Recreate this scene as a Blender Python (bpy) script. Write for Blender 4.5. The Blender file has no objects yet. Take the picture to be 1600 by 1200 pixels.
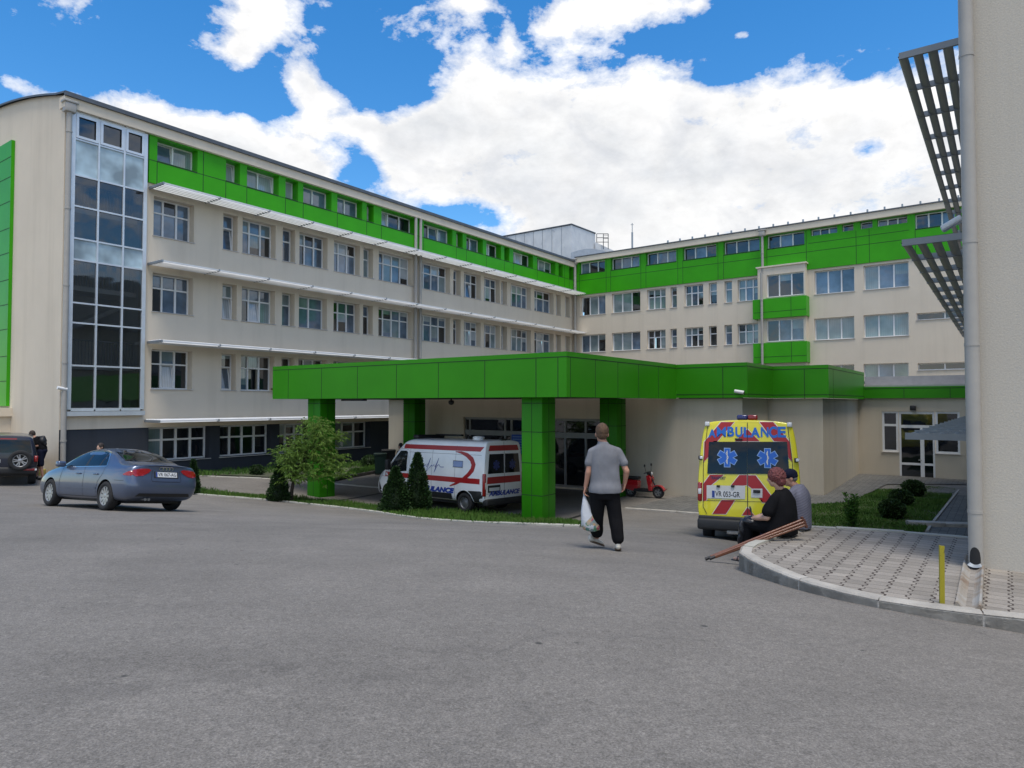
import bpy, bmesh, math, random
import numpy as np
from mathutils import Vector, Matrix, Euler
from mathutils.bvhtree import BVHTree
random.seed(7)
scene = bpy.context.scene
COL = scene.collection
PI = math.pi
R = math.radians

# ------------------------------------------------------------------ camera geometry
FPX, PITCH, CZ = 1071.0, R(1.654), 3.6

def ray(x, y):
    a, b = (x - 800) / FPX, (600 - y) / FPX
    c, s = math.cos(PITCH), math.sin(PITCH)
    return Vector((a, c - b * s, s + b * c)).normalized()

def at_depth(x, y, Y):
    d = ray(x, y)
    return Vector((0, 0, CZ)) + d * (Y / d.y)

# terrain: a sloping forecourt, thin plate spline through surveyed spots (x, y, metres below the eye)
SPOTS = [(0, 0, 1.55), (0, 3, 1.60), (1.3, 10, 2.12), (2.7, 8.5, 2.06), (4.4, 6.1, 2.0), (4.7, 14.3, 2.84), (.8, 21.2, 3.62),
         (-1.5, 23, 3.7), (-7.7, 27.4, 3.74), (-9.35, 15.9, 2.457), (-11.61, 17.3, 2.57), (-17.5, 24, 2.88), (-18, 27.3, 2.9),
         (-14.3, 32.5, 3.2), (-8.5, 40.4, 3.45), (12.4, 26.9, 3.67), (19, 32, 3.47), (5.2, 26.5, 3.67), (-5, 35.3, 3.62),
         (0, -12, 1.3), (14, 0, 1.9), (-15, 0, 1.6), (-27, 12, 2.0), (-45, 25, 2.7), (12, 18, 3.66), (30, 20, 3.7), (0, 60, 3.7),
         (40, 50, 3.7), (-30, 45, 3.2), (9.5, 9.5, 3.3), (9.5, 13, 3.64), (14, 24, 3.66), (16, 14, 3.7)]

def _tps():
    P = np.array(SPOTS, float); n = len(P)
    r = np.hypot(P[:, None, 0] - P[None, :, 0], P[:, None, 1] - P[None, :, 1])
    K = np.where(r > 0, r * r * np.log(np.maximum(r, 1e-9)), 0) + np.eye(n) * 1.5
    Q = np.hstack([np.ones((n, 1)), P[:, :2]])
    A = np.vstack([np.hstack([K, Q]), np.hstack([Q.T, np.zeros((3, 3))])])
    w = np.linalg.solve(A, np.concatenate([P[:, 2], np.zeros(3)]))
    return P, w
_P, _W = _tps()

def ground(x, y):
    r = np.hypot(_P[:, 0] - x, _P[:, 1] - y)
    k = np.where(r > 0, r * r * np.log(np.maximum(r, 1e-9)), 0)
    d = float(k @ _W[:-3] + _W[-3] + _W[-2] * x + _W[-1] * y)
    d = min(max(d, 1.2), 4.2)
    return CZ - d

def on_ground(x, y, dz=0.0):
    d = ray(x, y); t0 = 1.0
    o = Vector((0, 0, CZ)); t = 1.0
    while t < 200:
        p = o + d * t
        if p.z < ground(p.x, p.y) + dz: break
        t0 = t; t += .25
    for _ in range(20):
        m = (t0 + t) / 2; p = o + d * m
        if p.z < ground(p.x, p.y) + dz: t = m
        else: t0 = m
    return o + d * t

def gnormal(x, y, e=.6):
    return Vector((-(ground(x + e, y) - ground(x - e, y)) / (2 * e), -(ground(x, y + e) - ground(x, y - e)) / (2 * e), 1)).normalized()

# ------------------------------------------------------------------ materials
MATS = {}

def nodes_of(name):
    m = bpy.data.materials.new(name); m.use_nodes = True
    nt = m.node_tree
    b = nt.nodes['Principled BSDF']
    return m, nt, b

def rgba(c): return (c[0], c[1], c[2], 1)

def mat(name, color, rough=.6, metal=0.0, var=.0, vscale=4.0, bump=0.0, bscale=40.0, spec=.5, coat=0.0, var2=None, ior=None, dirt=None):
    """procedural principled: base colour with noise variation, fine bump"""
    if name in MATS: return MATS[name]
    m, nt, b = nodes_of(name); N = nt.nodes; L = nt.links
    b.inputs['Roughness'].default_value = rough; b.inputs['Metallic'].default_value = metal
    b.inputs['Specular IOR Level'].default_value = spec
    if coat: b.inputs['Coat Weight'].default_value = coat; b.inputs['Coat Roughness'].default_value = .04
    if ior: b.inputs['IOR'].default_value = ior
    tc = N.new('ShaderNodeTexCoord')
    if var or var2:
        n = N.new('ShaderNodeTexNoise'); n.inputs['Scale'].default_value = vscale; n.inputs['Detail'].default_value = 6
        n.inputs['Roughness'].default_value = .62
        L.new(tc.outputs['Object'], n.inputs['Vector'])
        rp = N.new('ShaderNodeValToRGB'); rp.color_ramp.elements[0].position = .3; rp.color_ramp.elements[1].position = .72
        c2 = var2 or [min(1, c * (1 + var)) for c in color]
        c1 = color if var2 else [c * (1 - var) for c in color]
        rp.color_ramp.elements[0].color = rgba(c1); rp.color_ramp.elements[1].color = rgba(c2)
        L.new(n.outputs['Fac'], rp.inputs['Fac']); L.new(rp.outputs['Color'], b.inputs['Base Color'])
    else:
        b.inputs['Base Color'].default_value = rgba(color)
    if bump:
        n2 = N.new('ShaderNodeTexNoise'); n2.inputs['Scale'].default_value = bscale; n2.inputs['Detail'].default_value = 4
        L.new(tc.outputs['Object'], n2.inputs['Vector'])
        bp = N.new('ShaderNodeBump'); bp.inputs['Strength'].default_value = bump; bp.inputs['Distance'].default_value = .02
        L.new(n2.outputs['Fac'], bp.inputs['Height']); L.new(bp.outputs['Normal'], b.inputs['Normal'])
    MATS[name] = m
    return m

def mnode(nt, op, a, b=None, c=None, clamp=False):
    n = nt.nodes.new('ShaderNodeMath'); n.operation = op; n.use_clamp = clamp
    for i, v in enumerate((a, b, c)):
        if v is None: continue
        if isinstance(v, (int, float)): n.inputs[i].default_value = v
        else: nt.links.new(v, n.inputs[i])
    return n.outputs[0]

def mixc(nt, fac, a, b, mode='MIX'):
    n = nt.nodes.new('ShaderNodeMix'); n.data_type = 'RGBA'; n.blend_type = mode; n.clamp_factor = True
    for sock, v in ((n.inputs['Factor'], fac), (n.inputs['A'], a), (n.inputs['B'], b)):
        if isinstance(v, (int, float)): sock.default_value = v
        elif isinstance(v, (tuple, list)): sock.default_value = rgba(v)
        else: nt.links.new(v, sock)
    return n.outputs['Result']

def noise(nt, vec, scale, detail=5, rough=.6, dist=0, dim='3D'):
    n = nt.nodes.new('ShaderNodeTexNoise'); n.inputs['Scale'].default_value = scale; n.inputs['Detail'].default_value = detail
    n.inputs['Roughness'].default_value = rough; n.inputs['Distortion'].default_value = dist
    nt.links.new(vec, n.inputs['Vector'])
    return n.outputs['Fac']

def ramp(nt, fac, stops):
    n = nt.nodes.new('ShaderNodeValToRGB'); e = n.color_ramp.elements
    while len(e) < len(stops): e.new(.5)
    for el, (p, c) in zip(e, stops):
        el.position = p; el.color = rgba(c) if isinstance(c, (tuple, list)) else (c, c, c, 1)
    nt.links.new(fac, n.inputs['Fac'])
    return n.outputs['Color']

def bump(nt, b, h, strength=.4, dist=.02):
    bp = nt.nodes.new('ShaderNodeBump'); bp.inputs['Strength'].default_value = strength; bp.inputs['Distance'].default_value = dist
    nt.links.new(h, bp.inputs['Height']); nt.links.new(bp.outputs['Normal'], b.inputs['Normal'])

def render_wall(name, color, stain=.12, streak=True, grain=60, gstr=.5):
    """coloured render: soft blotches, rain streaks, mineral grain"""
    m, nt, b = nodes_of(name); L = nt.links
    tc = nt.nodes.new('ShaderNodeTexCoord'); o = tc.outputs['Object']
    n1 = noise(nt, o, .35, 6, .6)
    mp = nt.nodes.new('ShaderNodeMapping'); L.new(o, mp.inputs['Vector']); mp.inputs['Scale'].default_value = (1.3, 1.3, .10)
    n2 = noise(nt, mp.outputs['Vector'], 1.0, 6, .65)
    n3 = noise(nt, o, grain, 3, .7)
    c = ramp(nt, n1, [(.3, [v * (1 - stain * .6) for v in color]), (.7, [min(1, v * (1 + stain * .35)) for v in color])])
    if streak:
        s = ramp(nt, n2, [(.5, (1, 1, 1)), (.8, (1 - stain * 1.2, 1 - stain * 1.25, 1 - stain * 1.35))])
        c = mixc(nt, 1.0, c, s, 'MULTIPLY')
    g = ramp(nt, n3, [(.3, (.86, .86, .86)), (.7, (1.06, 1.06, 1.06))])
    c = mixc(nt, gstr, c, mixc(nt, 1.0, c, g, 'MULTIPLY'))
    L.new(c, b.inputs['Base Color']); b.inputs['Roughness'].default_value = .92; b.inputs['Specular IOR Level'].default_value = .2
    bump(nt, b, n3, .35, .01)
    MATS[name] = m
    return m

def glass_mat(name, base, rough=.03, wav=.06, stripes=None, spec=.6):
    m, nt, b = nodes_of(name); L = nt.links
    tc = nt.nodes.new('ShaderNodeTexCoord'); o = tc.outputs['Object']
    oi = nt.nodes.new('ShaderNodeObjectInfo')
    if stripes:
        sx = nt.nodes.new('ShaderNodeSeparateXYZ'); L.new(o, sx.inputs[0])
        w = mnode(nt, 'FRACT', mnode(nt, 'MULTIPLY', sx.outputs[0], 9.0))
        f = mnode(nt, 'LESS_THAN', w, .16)
        v = noise(nt, o, .9, 2)
        c0 = mixc(nt, ramp(nt, v, [(.35, 0.0), (.65, 1.0)]), base, stripes)
        c = mixc(nt, f, c0, [x * .6 for x in base])
        L.new(c, b.inputs['Base Color'])
    else:
        v = noise(nt, o, .7, 3)
        c = ramp(nt, v, [(.35, [x * .5 for x in base]), (.7, [x * 1.6 for x in base])])
        L.new(c, b.inputs['Base Color'])
    b.inputs['Roughness'].default_value = rough; b.inputs['Specular IOR Level'].default_value = spec; b.inputs['IOR'].default_value = 1.75
    h = noise(nt, o, .8, 2)
    bump(nt, b, h, wav, .12)
    MATS[name] = m
    return m

def clear_glass(name, tint, refl=1.0):
    m, nt, b = nodes_of(name); L = nt.links
    nt.nodes.remove(b)
    out = nt.nodes['Material Output']
    tr = nt.nodes.new('ShaderNodeBsdfTransparent'); tr.inputs[0].default_value = rgba(tint)
    gl = nt.nodes.new('ShaderNodeBsdfGlossy'); gl.inputs['Roughness'].default_value = .03; gl.inputs['Color'].default_value = (.95, .97, 1, 1)
    fr = nt.nodes.new('ShaderNodeFresnel'); fr.inputs['IOR'].default_value = 1.62
    tc = nt.nodes.new('ShaderNodeTexCoord'); h = noise(nt, tc.outputs['Object'], .7, 2)
    bp = nt.nodes.new('ShaderNodeBump'); bp.inputs['Strength'].default_value = .08; bp.inputs['Distance'].default_value = .1
    L.new(h, bp.inputs['Height']); L.new(bp.outputs['Normal'], gl.inputs['Normal'])
    mx = nt.nodes.new('ShaderNodeMixShader')
    f = mnode(nt, 'MULTIPLY', fr.outputs[0], refl, clamp=True)
    L.new(f, mx.inputs[0]); L.new(tr.outputs[0], mx.inputs[1]); L.new(gl.outputs[0], mx.inputs[2]); L.new(mx.outputs[0], out.inputs['Surface'])
    MATS[name] = m
    return m

BEIGE = render_wall('beige_render', (.70, .615, .500), .10)
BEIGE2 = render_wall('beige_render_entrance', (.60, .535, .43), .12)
STUCCO = render_wall('rough_stucco', (.54, .495, .425), .10, True, 48, .7)
PLINTH = render_wall('dark_plinth', (.045, .052, .065), .15)

def panel_mat(name, col, rough=.34):
    m, nt, b = nodes_of(name); L = nt.links
    tc = nt.nodes.new('ShaderNodeTexCoord'); o = tc.outputs['Object']
    n = noise(nt, o, .5, 4); n2 = noise(nt, o, 14, 3)
    c = ramp(nt, n, [(.3, [v * .9 for v in col]), (.7, [v * 1.08 for v in col])])
    c = mixc(nt, ramp(nt, n2, [(.55, 0.0), (.85, .25)]), c, [v * .8 + .01 for v in col])
    L.new(c, b.inputs['Base Color']); b.inputs['Roughness'].default_value = rough; b.inputs['Specular IOR Level'].default_value = .14
    bump(nt, b, n, .05, .06)
    MATS[name] = m
    return m
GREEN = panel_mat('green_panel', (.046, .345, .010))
GREEN_SHADED = panel_mat('green_panel_shaded', (.036, .250, .008))  # same green as the bands, with cloud shade put into a darker colour
JOINT = mat('panel_joint', (.008, .03, .008), .8)
WHITE = mat('white_frame', (.78, .79, .80), .4, var=.05, vscale=3)
ALU = mat('pale_aluminium', (.62, .66, .70), .38, .35, var=.08, vscale=2)
SLAT = mat('white_slat', (.70, .71, .72), .42, .0, var=.06, vscale=1.5)
GREYM = mat('grey_metal', (.30, .33, .36), .42, .5, var=.1, vscale=3)
DGREY = mat('dark_metal', (.09, .095, .10), .5, .2, var=.15)
ROOFM = mat('roof_sheet', (.10, .11, .125), .5, .3, var=.15)
SILL = mat('sill_metal', (.46, .44, .42), .6, var=.1)
BLACK = mat('black_plastic', (.012, .012, .014), .5, bump=.1)
G_DARK = glass_mat('glass_dark', (.012, .015, .020))
G_SKYTINT = glass_mat('glass_sky_tint', (.10, .15, .215))  # blue sky reflection tinted into the pane's base colour
G_BLIND = glass_mat('glass_blind', (.25, .32, .34), stripes=(.13, .19, .21))
G_PALE = glass_mat('glass_pale', (.46, .51, .55), stripes=(.30, .36, .41))
SPANDREL = glass_mat('spandrel_glass', (.36, .47, .52), .28, .02)
G_CLEAR = clear_glass('stair_glass', (.46, .48, .50), 1.7)
PIPE = mat('pvc_pipe', (.37, .35, .32), .45, var=.06)

# ------------------------------------------------------------------ mesh builder
class MB:
    def __init__(s): s.v = []; s.f = []; s.m = []; s.sm = []
    def add(s, vs, fs, mi=0, smooth=False):
        o = len(s.v); s.v += [tuple(v) for v in vs]
        for f in fs: s.f.append([i + o for i in f]); s.m.append(mi); s.sm.append(smooth)
    def quad(s, a, b, c, d, mi=0): s.add([a, b, c, d], [(0, 1, 2, 3)], mi)
    def box(s, x0, x1, y0, y1, z0, z1, mi=0, M=None):
        vs = [Vector((x, y, z)) for x in (x0, x1) for y in (y0, y1) for z in (z0, z1)]
        if M: vs = [M @ v for v in vs]
        s.add(vs, [(0, 1, 3, 2), (4, 6, 7, 5), (0, 4, 5, 1), (2, 3, 7, 6), (0, 2, 6, 4), (1, 5, 7, 3)], mi)
    def bevbox(s, x0, x1, y0, y1, z0, z1, r, mi=0, M=None):
        bm = bmesh.new(); bmesh.ops.create_cube(bm, size=1)
        for v in bm.verts: v.co = Vector((x0 + (v.co.x + .5) * (x1 - x0), y0 + (v.co.y + .5) * (y1 - y0), z0 + (v.co.z + .5) * (z1 - z0)))
        bmesh.ops.bevel(bm, geom=bm.edges[:], offset=r, segments=2, affect='EDGES', profile=.5)
        s.addbm(bm, mi, M, True); bm.free()
    def addbm(s, bm, mi=0, M=None, smooth=False):
        bm.verts.index_update()
        s.add([(M @ v.co) if M else v.co for v in bm.verts], [[v.index for v in f.verts] for f in bm.faces], mi, smooth)
    def tube(s, pts, r, n=10, mi=0, caps=True, smooth=True):
        pts = [Vector(p) for p in pts]; k = len(pts); rs = r if isinstance(r, (list, tuple)) else [r] * k
        vs = []; fs = []; up = None
        for i, p in enumerate(pts):
            t = (pts[min(i + 1, k - 1)] - pts[max(i - 1, 0)]).normalized()
            if up is None:
                up = Vector((0, 0, 1)) if abs(t.z) < .9 else Vector((1, 0, 0))
            a = t.cross(up).normalized(); up = a.cross(t).normalized()
            for j in range(n):
                q = 2 * PI * j / n
                vs.append(p + (a * math.cos(q) + up * math.sin(q)) * rs[i])
        for i in range(k - 1):
            for j in range(n): fs.append((i * n + j, i * n + (j + 1) % n, (i + 1) * n + (j + 1) % n, (i + 1) * n + j))
        s.add(vs, fs, mi, smooth)
        if caps:
            s.add(vs[:n], [tuple(range(n))[::-1]], mi); s.add(vs[-n:], [tuple(range(n))], mi)
    def lathe(s, prof, n=24, mi=0, M=None, smooth=True):
        """profile [(r, z)] around z; M places it"""
        vs = []; fs = []
        for r, z in prof:
            for j in range(n):
                a = 2 * PI * j / n; v = Vector((r * math.cos(a), r * math.sin(a), z)); vs.append(M @ v if M else v)
        for i in range(len(prof) - 1):
            for j in range(n): fs.append((i * n + j, i * n + (j + 1) % n, (i + 1) * n + (j + 1) % n, (i + 1) * n + j))
        s.add(vs, fs, mi, smooth)
    def prism(s, poly, d0, d1, M=None, mi=0):
        """polygon in local xz extruded along y from d0 to d1"""
        n = len(poly)
        vs = [Vector((p[0], d0, p[1])) for p in poly] + [Vector((p[0], d1, p[1])) for p in poly]
        if M: vs = [M @ v for v in vs]
        s.add(vs, [tuple(range(n)), tuple(range(n, 2 * n))[::-1]] + [(i, i + n, (i + 1) % n + n, (i + 1) % n) for i in range(n)], mi)
    def build(s, name, mats, parent=None, fix=True, M=None):
        me = bpy.data.meshes.new(name); me.from_pydata(s.v, [], s.f); me.validate(); me.update()
        if not isinstance(mats, (list, tuple)): mats = [mats]
        for m in mats: me.materials.append(m)
        if len(me.polygons) == len(s.m):
            me.polygons.foreach_set('material_index', s.m); me.polygons.foreach_set('use_smooth', s.sm)
        if fix:
            bm = bmesh.new(); bm.from_mesh(me); bmesh.ops.recalc_face_normals(bm, faces=bm.faces[:]); bm.to_mesh(me); bm.free()
        o = bpy.data.objects.new(name, me); COL.objects.link(o)
        if parent: o.parent = parent
        return o

def tag(o, label=None, cat=None, group=None, kind=None):
    if label: o['label'] = label
    if cat: o['category'] = cat
    if group: o['group'] = group
    if kind: o['kind'] = kind
    return o

def thing(name, label, cat, loc=(0, 0, 0), rz=0.0, group=None, rot=None):
    o = bpy.data.objects.new(name, None); o.empty_display_size = .3; COL.objects.link(o)
    o.location = loc
    if rot is not None: o.rotation_euler = rot
    else: o.rotation_euler = (0, 0, rz)
    return tag(o, label, cat, group)

def copy_tree(o, parent=None):
    c = o.copy(); COL.objects.link(c); c.parent = parent
    for ch in [k for k in o.children]: copy_tree(ch, c)
    return c

class Frame:
    """vertical facade frame: local x along the wall, y into the building, z up"""
    def __init__(s, ox, oy, ang):
        s.o = Vector((ox, oy, 0)); s.a = ang
        s.u = Vector((math.cos(ang), math.sin(ang), 0)); s.w = Vector((-math.sin(ang), math.cos(ang), 0))
    def at(s, px, py, y=0.0):
        d = ray(px, py); o = Vector((0, 0, CZ)) - s.o
        t = (y - o.dot(s.w)) / d.dot(s.w)
        p = o + d * t
        return p.dot(s.u), p.z
    def x(s, px, py, y=0.0): return s.at(px, py, y)[0]
    def z(s, px, py, y=0.0): return s.at(px, py, y)[1]
    def world(s, x, y, z): return s.o + s.u * x + s.w * y + Vector((0, 0, z))

def wall_with_holes(mb, x0, x1, z0, z1, holes, depth, mi=0, y=0.0, rmi=None):
    """a wall in the plane y with rectangular openings and their reveals"""
    rmi = mi if rmi is None else rmi
    xs = sorted({x0, x1} | {h[0] for h in holes} | {h[1] for h in holes}); xs = [v for v in xs if x0 <= v <= x1]
    zs = sorted({z0, z1} | {h[2] for h in holes} | {h[3] for h in holes}); zs = [v for v in zs if z0 <= v <= z1]
    for j in range(len(zs) - 1):
        zc = (zs[j] + zs[j + 1]) / 2; run = None
        row = [h for h in holes if h[2] < zc < h[3]]
        for i in range(len(xs) - 1):
            xc = (xs[i] + xs[i + 1]) / 2
            if not any(h[0] < xc < h[1] for h in row):
                if run is None: run = xs[i]
                end = xs[i + 1]
            else:
                if run is not None: mb.quad((run, y, zs[j]), (end, y, zs[j]), (end, y, zs[j + 1]), (run, y, zs[j + 1]), mi); run = None
        if run is not None: mb.quad((run, y, zs[j]), (end, y, zs[j]), (end, y, zs[j + 1]), (run, y, zs[j + 1]), mi)
    for a, b, c, d in [h[:4] for h in holes]:
        e = y + depth
        mb.quad((a, y, c), (b, y, c), (b, e, c), (a, e, c), rmi); mb.quad((a, y, d), (a, e, d), (b, e, d), (b, y, d), rmi)
        mb.quad((a, y, c), (a, e, c), (a, e, d), (a, y, d), rmi); mb.quad((b, y, c), (b, y, d), (b, e, d), (b, e, c), rmi)

def make_window(parent, x0, x1, z0, z1, y, cols, transom=None, kinds=(0,), tilt=(), sill=True, rnd=random, fw=.055, sidegap=0.0, open_cols=(), yf=0.0):
    """framed window in a facade frame; y is the plane of the glass"""
    f = MB(); p = MB(); t = .05
    x0 += sidegap; x1 -= sidegap
    f.box(x0, x0 + fw, y - t, y + t, z0, z1); f.box(x1 - fw, x1, y - t, y + t, z0, z1)
    f.box(x0 + fw, x1 - fw, y - t, y + t, z0, z0 + fw); f.box(x0 + fw, x1 - fw, y - t, y + t, z1 - fw, z1)
    if isinstance(cols, int): cols = [i / cols for i in range(1, cols)]
    edges = [x0 + fw / 2] + [x0 + (x1 - x0) * c for c in cols] + [x1 - fw / 2]
    for c in edges[1:-1]: f.box(c - fw * .7, c + fw * .7, y - t - .004, y + t, z0 + fw, z1 - fw)
    zt = z0 + (z1 - z0) * transom if transom else None
    rows = [(z0 + fw / 2, zt), (zt, z1 - fw / 2)] if zt else [(z0 + fw / 2, z1 - fw / 2)]
    if zt:
        for i in range(len(edges) - 1):
            f.box(edges[i] + fw * .5, edges[i + 1] - fw * .5, y - t, y + t, zt - fw * .6, zt + fw * .6)
    for ri, (a, b) in enumerate(rows):
        for ci in range(len(edges) - 1):
            xa, xb = edges[ci] + .01, edges[ci + 1] - .01
            k = rnd.choice(kinds)
            if ri == 0 and ci in open_cols:
                p.quad((xa, y + .25, a), (xb, y + .25, a), (xb, y + .25, b), (xa, y + .25, b), 0)
            elif ri == 0 and ci in tilt:
                dy = (b - a) * .16
                p.quad((xa, y + .2, a), (xb, y + .2, a), (xb, y + .2, b), (xa, y + .2, b), 0)
                # tilted sash: leans inwards at the top
                M = Matrix.Translation((0, y - .02, a)) @ Matrix.Rotation(-math.atan2(dy, b - a), 4, 'X')
                h = b - a
                f.box(xa, xa + fw, -.02, .03, 0, h, 0, M); f.box(xb - fw, xb, -.02, .03, 0, h, 0, M)
                f.box(xa + fw, xb - fw, -.02, .03, 0, fw, 0, M); f.box(xa + fw, xb - fw, -.02, .03, h - fw, h, 0, M)
                vs = [M @ Vector(v) for v in ((xa, .005, 0), (xb, .005, 0), (xb, .005, h), (xa, .005, h))]
                p.add(vs, [(0, 1, 2, 3)], rnd.choice((1, 3)))
            else:
                if k in (2, 3) and rnd.random() < .35:      # blind drawn part of the way down
                    h_ = a + (b - a) * rnd.choice((.25, .4, .55, .7))
                    p.quad((xa, y + .012, a), (xb, y + .012, a), (xb, y + .012, h_), (xa, y + .012, h_), rnd.choice((0, 0, 1)))
                    p.quad((xa, y + .012, h_), (xb, y + .012, h_), (xb, y + .012, b), (xa, y + .012, b), k)
                else:
                    p.quad((xa, y + .012, a), (xb, y + .012, a), (xb, y + .012, b), (xa, y + .012, b), k)
    w = f.build('window', WHITE, parent)
    g = p.build('pane', [G_DARK, G_SKYTINT, G_BLIND, G_PALE], w, fix=False)
    if sill:
        s = MB(); s.box(x0 - .04 - sidegap, x1 + .04 + sidegap, yf - .05, y - t, z0 - .035, z0 - .003); s.build('sill', SILL, w)
    return w
# ================================================================== LEFT WING
rnd = random.Random(3)
uL = Vector((.5845, .8114, 0)); angL = math.atan2(.8114, .5845)
_b = Vector((-15.6, 30.6, 0))
_tmp = Frame(_b.x, _b.y, angL)
_s0 = _tmp.x(95.5, 500)
LO = _b + uL * _s0
LW = Frame(LO.x, LO.y, angL)
ZB = -0.6
left = thing('hospital_wing', 'long cream hospital wing with green top band, white sunshades and glazed stair tower', 'building', LO, angL)
cornerS = LW.x(897, 500)
KO = LW.world(cornerS, 0, 0)
ZE = 15.98           # eave top
# --- openings -------------------------------------------------------------
rowsL = {'A': (14.41, 15.42), 'B': (11.08, 12.84), 'C': (7.70, 9.42), 'D': (4.26, 6.02), 'E': (1.05, 2.56)}
pxB = [(240, 303.5, 3), (348.8, 371.5, 1), (379, 431, 3), (441.8, 461.5, 1), (468, 512, 3), (522, 562.5, 3), (568, 583.3, 1), (592, 645, 4),
       (656.5, 703.5, 4), (708.5, 720, 1), (725, 751.3, 3), (756.3, 781.3, 3), (783.5, 792.5, 1), (798, 829.5, 4), (835, 865, 3), (868.8, 876.3, 1), (883.3, 890.8, 1)]
spans = []
for a, b, c in pxB:
    yy = 337 + (a - 240) * .19
    spans.append((LW.x(a, yy), LW.x(b, yy), c))
SG0 = LW.x(227, 330)         # right end of the stair glazing
SGL = LW.x(107.5, 330)
pxE = [(232.5, 328, [.27, .5, .74]), (344, 424, [.26, .5, .74]), (437, 481, [.35, .68]), (523, 578, [.33, .66])]
spE = [(LW.x(a, 695), LW.x(b, 695), c) for a, b, c in pxE]
DEP = .50
holes = []
for k in 'BCD':
    for a, b, c in spans: holes.append((a, b, rowsL[k][0], rowsL[k][1]))
wb = MB()
stair = (SGL, SG0, 3.32, 15.45)
wall_with_holes(wb, 0, cornerS, 2.56, 13.36, [h for h in holes if h[3] < 13.3] + [(SGL, SG0, 3.32, 13.36)], DEP)
# strip beside and above the stair glazing up to the eave
wb.quad((0, 0, 13.36), (SGL, 0, 13.36), (SGL, 0, 15.5), (0, 0, 15.5))
# gable: vaulted profile
def gable_top(t): return 16.02 + .27 * t - .0122 * t * t
GW = 22.0
n = 30
for i in range(n):
    t0, t1 = GW * i / n, GW * (i + 1) / n
    wb.quad((0, t0, ZB), (0, t1, ZB), (0, t1, gable_top(t1)), (0, t0, gable_top(t0)))
wb.quad((0, GW, ZB), (cornerS + 8, GW, ZB), (cornerS + 8, GW, 15.9), (0, GW, 15.9))
wallL = wb.build('wall', BEIGE, left)
pl = MB()
hE = [(a, b, rowsL['E'][0], 2.56) for a, b, c in spE]
wall_with_holes(pl, 0.0, cornerS, ZB, 2.56, hE, DEP, y=.03)
pl.build('plinth', PLINTH, left)
# eave band
eb = MB(); eb.box(-.12, cornerS - .3, -.30, .25, 15.48, 15.93); eb.build('eave', BEIGE, left)
rf = MB(); nseg = 24
for i in range(nseg):
    t0, t1 = -.36 + (GW + .5) * i / nseg, -.36 + (GW + .5) * (i + 1) / nseg
    za, zb = gable_top(max(t0, 0)), gable_top(max(t1, 0))
    rf.quad((-.16, t0, za + .05), (cornerS + 8, t0, za + .05), (cornerS + 8, t1, zb + .05), (-.16, t1, zb + .05))
    rf.quad((-.16, t0, za - .03), (-.16, t0, za + .05), (-.16, t1, zb + .05), (-.16, t1, zb - .03))
rf.box(-.16, cornerS - .35, -.40, -.30, 15.90, 16.07)
rf.build('roof', ROOFM, left)
# green band with openings and panel joints
gb = MB(); hA = []
pxA = [(243.8, 307, 2), (351, 373, 1), (383.8, 433.8, 2), (444, 463.8, 1), (471.8, 516, 2), (525, 564, 2), (571, 582, 1), (594, 647, 3),
       (660, 705, 3), (711, 721, 1), (726.8, 752.5, 2), (758, 781, 2), (786, 794, 1), (800, 831, 3), (837.5, 866, 3), (871, 877.5, 1), (887.5, 894, 1)]
for a, b, c in pxA:
    yy = 233 + (a - 243) * .27
    hA.append((LW.x(a, yy), LW.x(b, yy), 14.41, 15.42, c))
wall_with_holes(gb, SG0 + .08, cornerS, 13.36, 15.48, hA, .62, y=-.12)
gb.quad((SG0 + .08, -.12, 13.36), (SG0 + .08, .0, 13.36), (SG0 + .08, .0, 15.48), (SG0 + .08, -.12, 15.48))
gb.quad((SG0 + .08, -.12, 13.36), (cornerS, -.12, 13.36), (cornerS, 0, 13.36), (SG0 + .08, 0, 13.36))
gb.build('green_band', GREEN, left)
jt = MB(); J = .016
jx = []
for h in hA: jx += [h[0] - .02, h[1] + .30]
for i, h in enumerate(hA):
    jt.box(h[0] - J, h[0] + J, -.123, -.1195, 13.36, 14.36); 
    if i + 1 < len(hA) and hA[i + 1][0] - h[1] > .7: jt.box(h[1] + .28 - J, h[1] + .28 + J, -.123, -.1195, 13.36, 15.48)
    if i: jt.box(hA[i - 1][1] + .02, h[0] - .02, -.123, -.1195, 14.36 - J, 14.36 + J)
    jt.box(h[0], h[1], -.128, -.119, 14.34, 14.40)
jt.box(SG0 + .08, hA[0][0], -.123, -.1195, 14.36 - J, 14.36 + J)
jt.build('panel_joints', JOINT, left)
# the green cladding on the gable
gg = MB(); gj = MB()
gz0 = 3.5; y0g = LW.o and None
d = ray(20, 400); o = Vector((0, 0, CZ)) - LW.o
tt = (0 - o.dot(LW.u)) / d.dot(LW.u); ygab = (o + d * tt).dot(LW.w)
gg.box(-.14, -.005, ygab, ygab + 9, gz0, 15.35); gg.build('gable_panel', GREEN, left)
for zz in [4.6, 5.7, 6.9, 8.0, 9.1, 10.3, 11.4, 12.6, 13.7, 14.6]:
    gj.box(-.146, -.14, ygab, ygab + 9, zz - .014, zz + .014)
gj.build('panel_joints', JOINT, left)
lo = MB(); lo.box(-3.2, 0, ygab - .15, ygab + 9, ZB, 3.05); lo.box(-3.45, 0, ygab - .3, ygab + 9, 3.05, 3.42, 0)
lo.build('low_annex', BEIGE, left)
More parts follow.
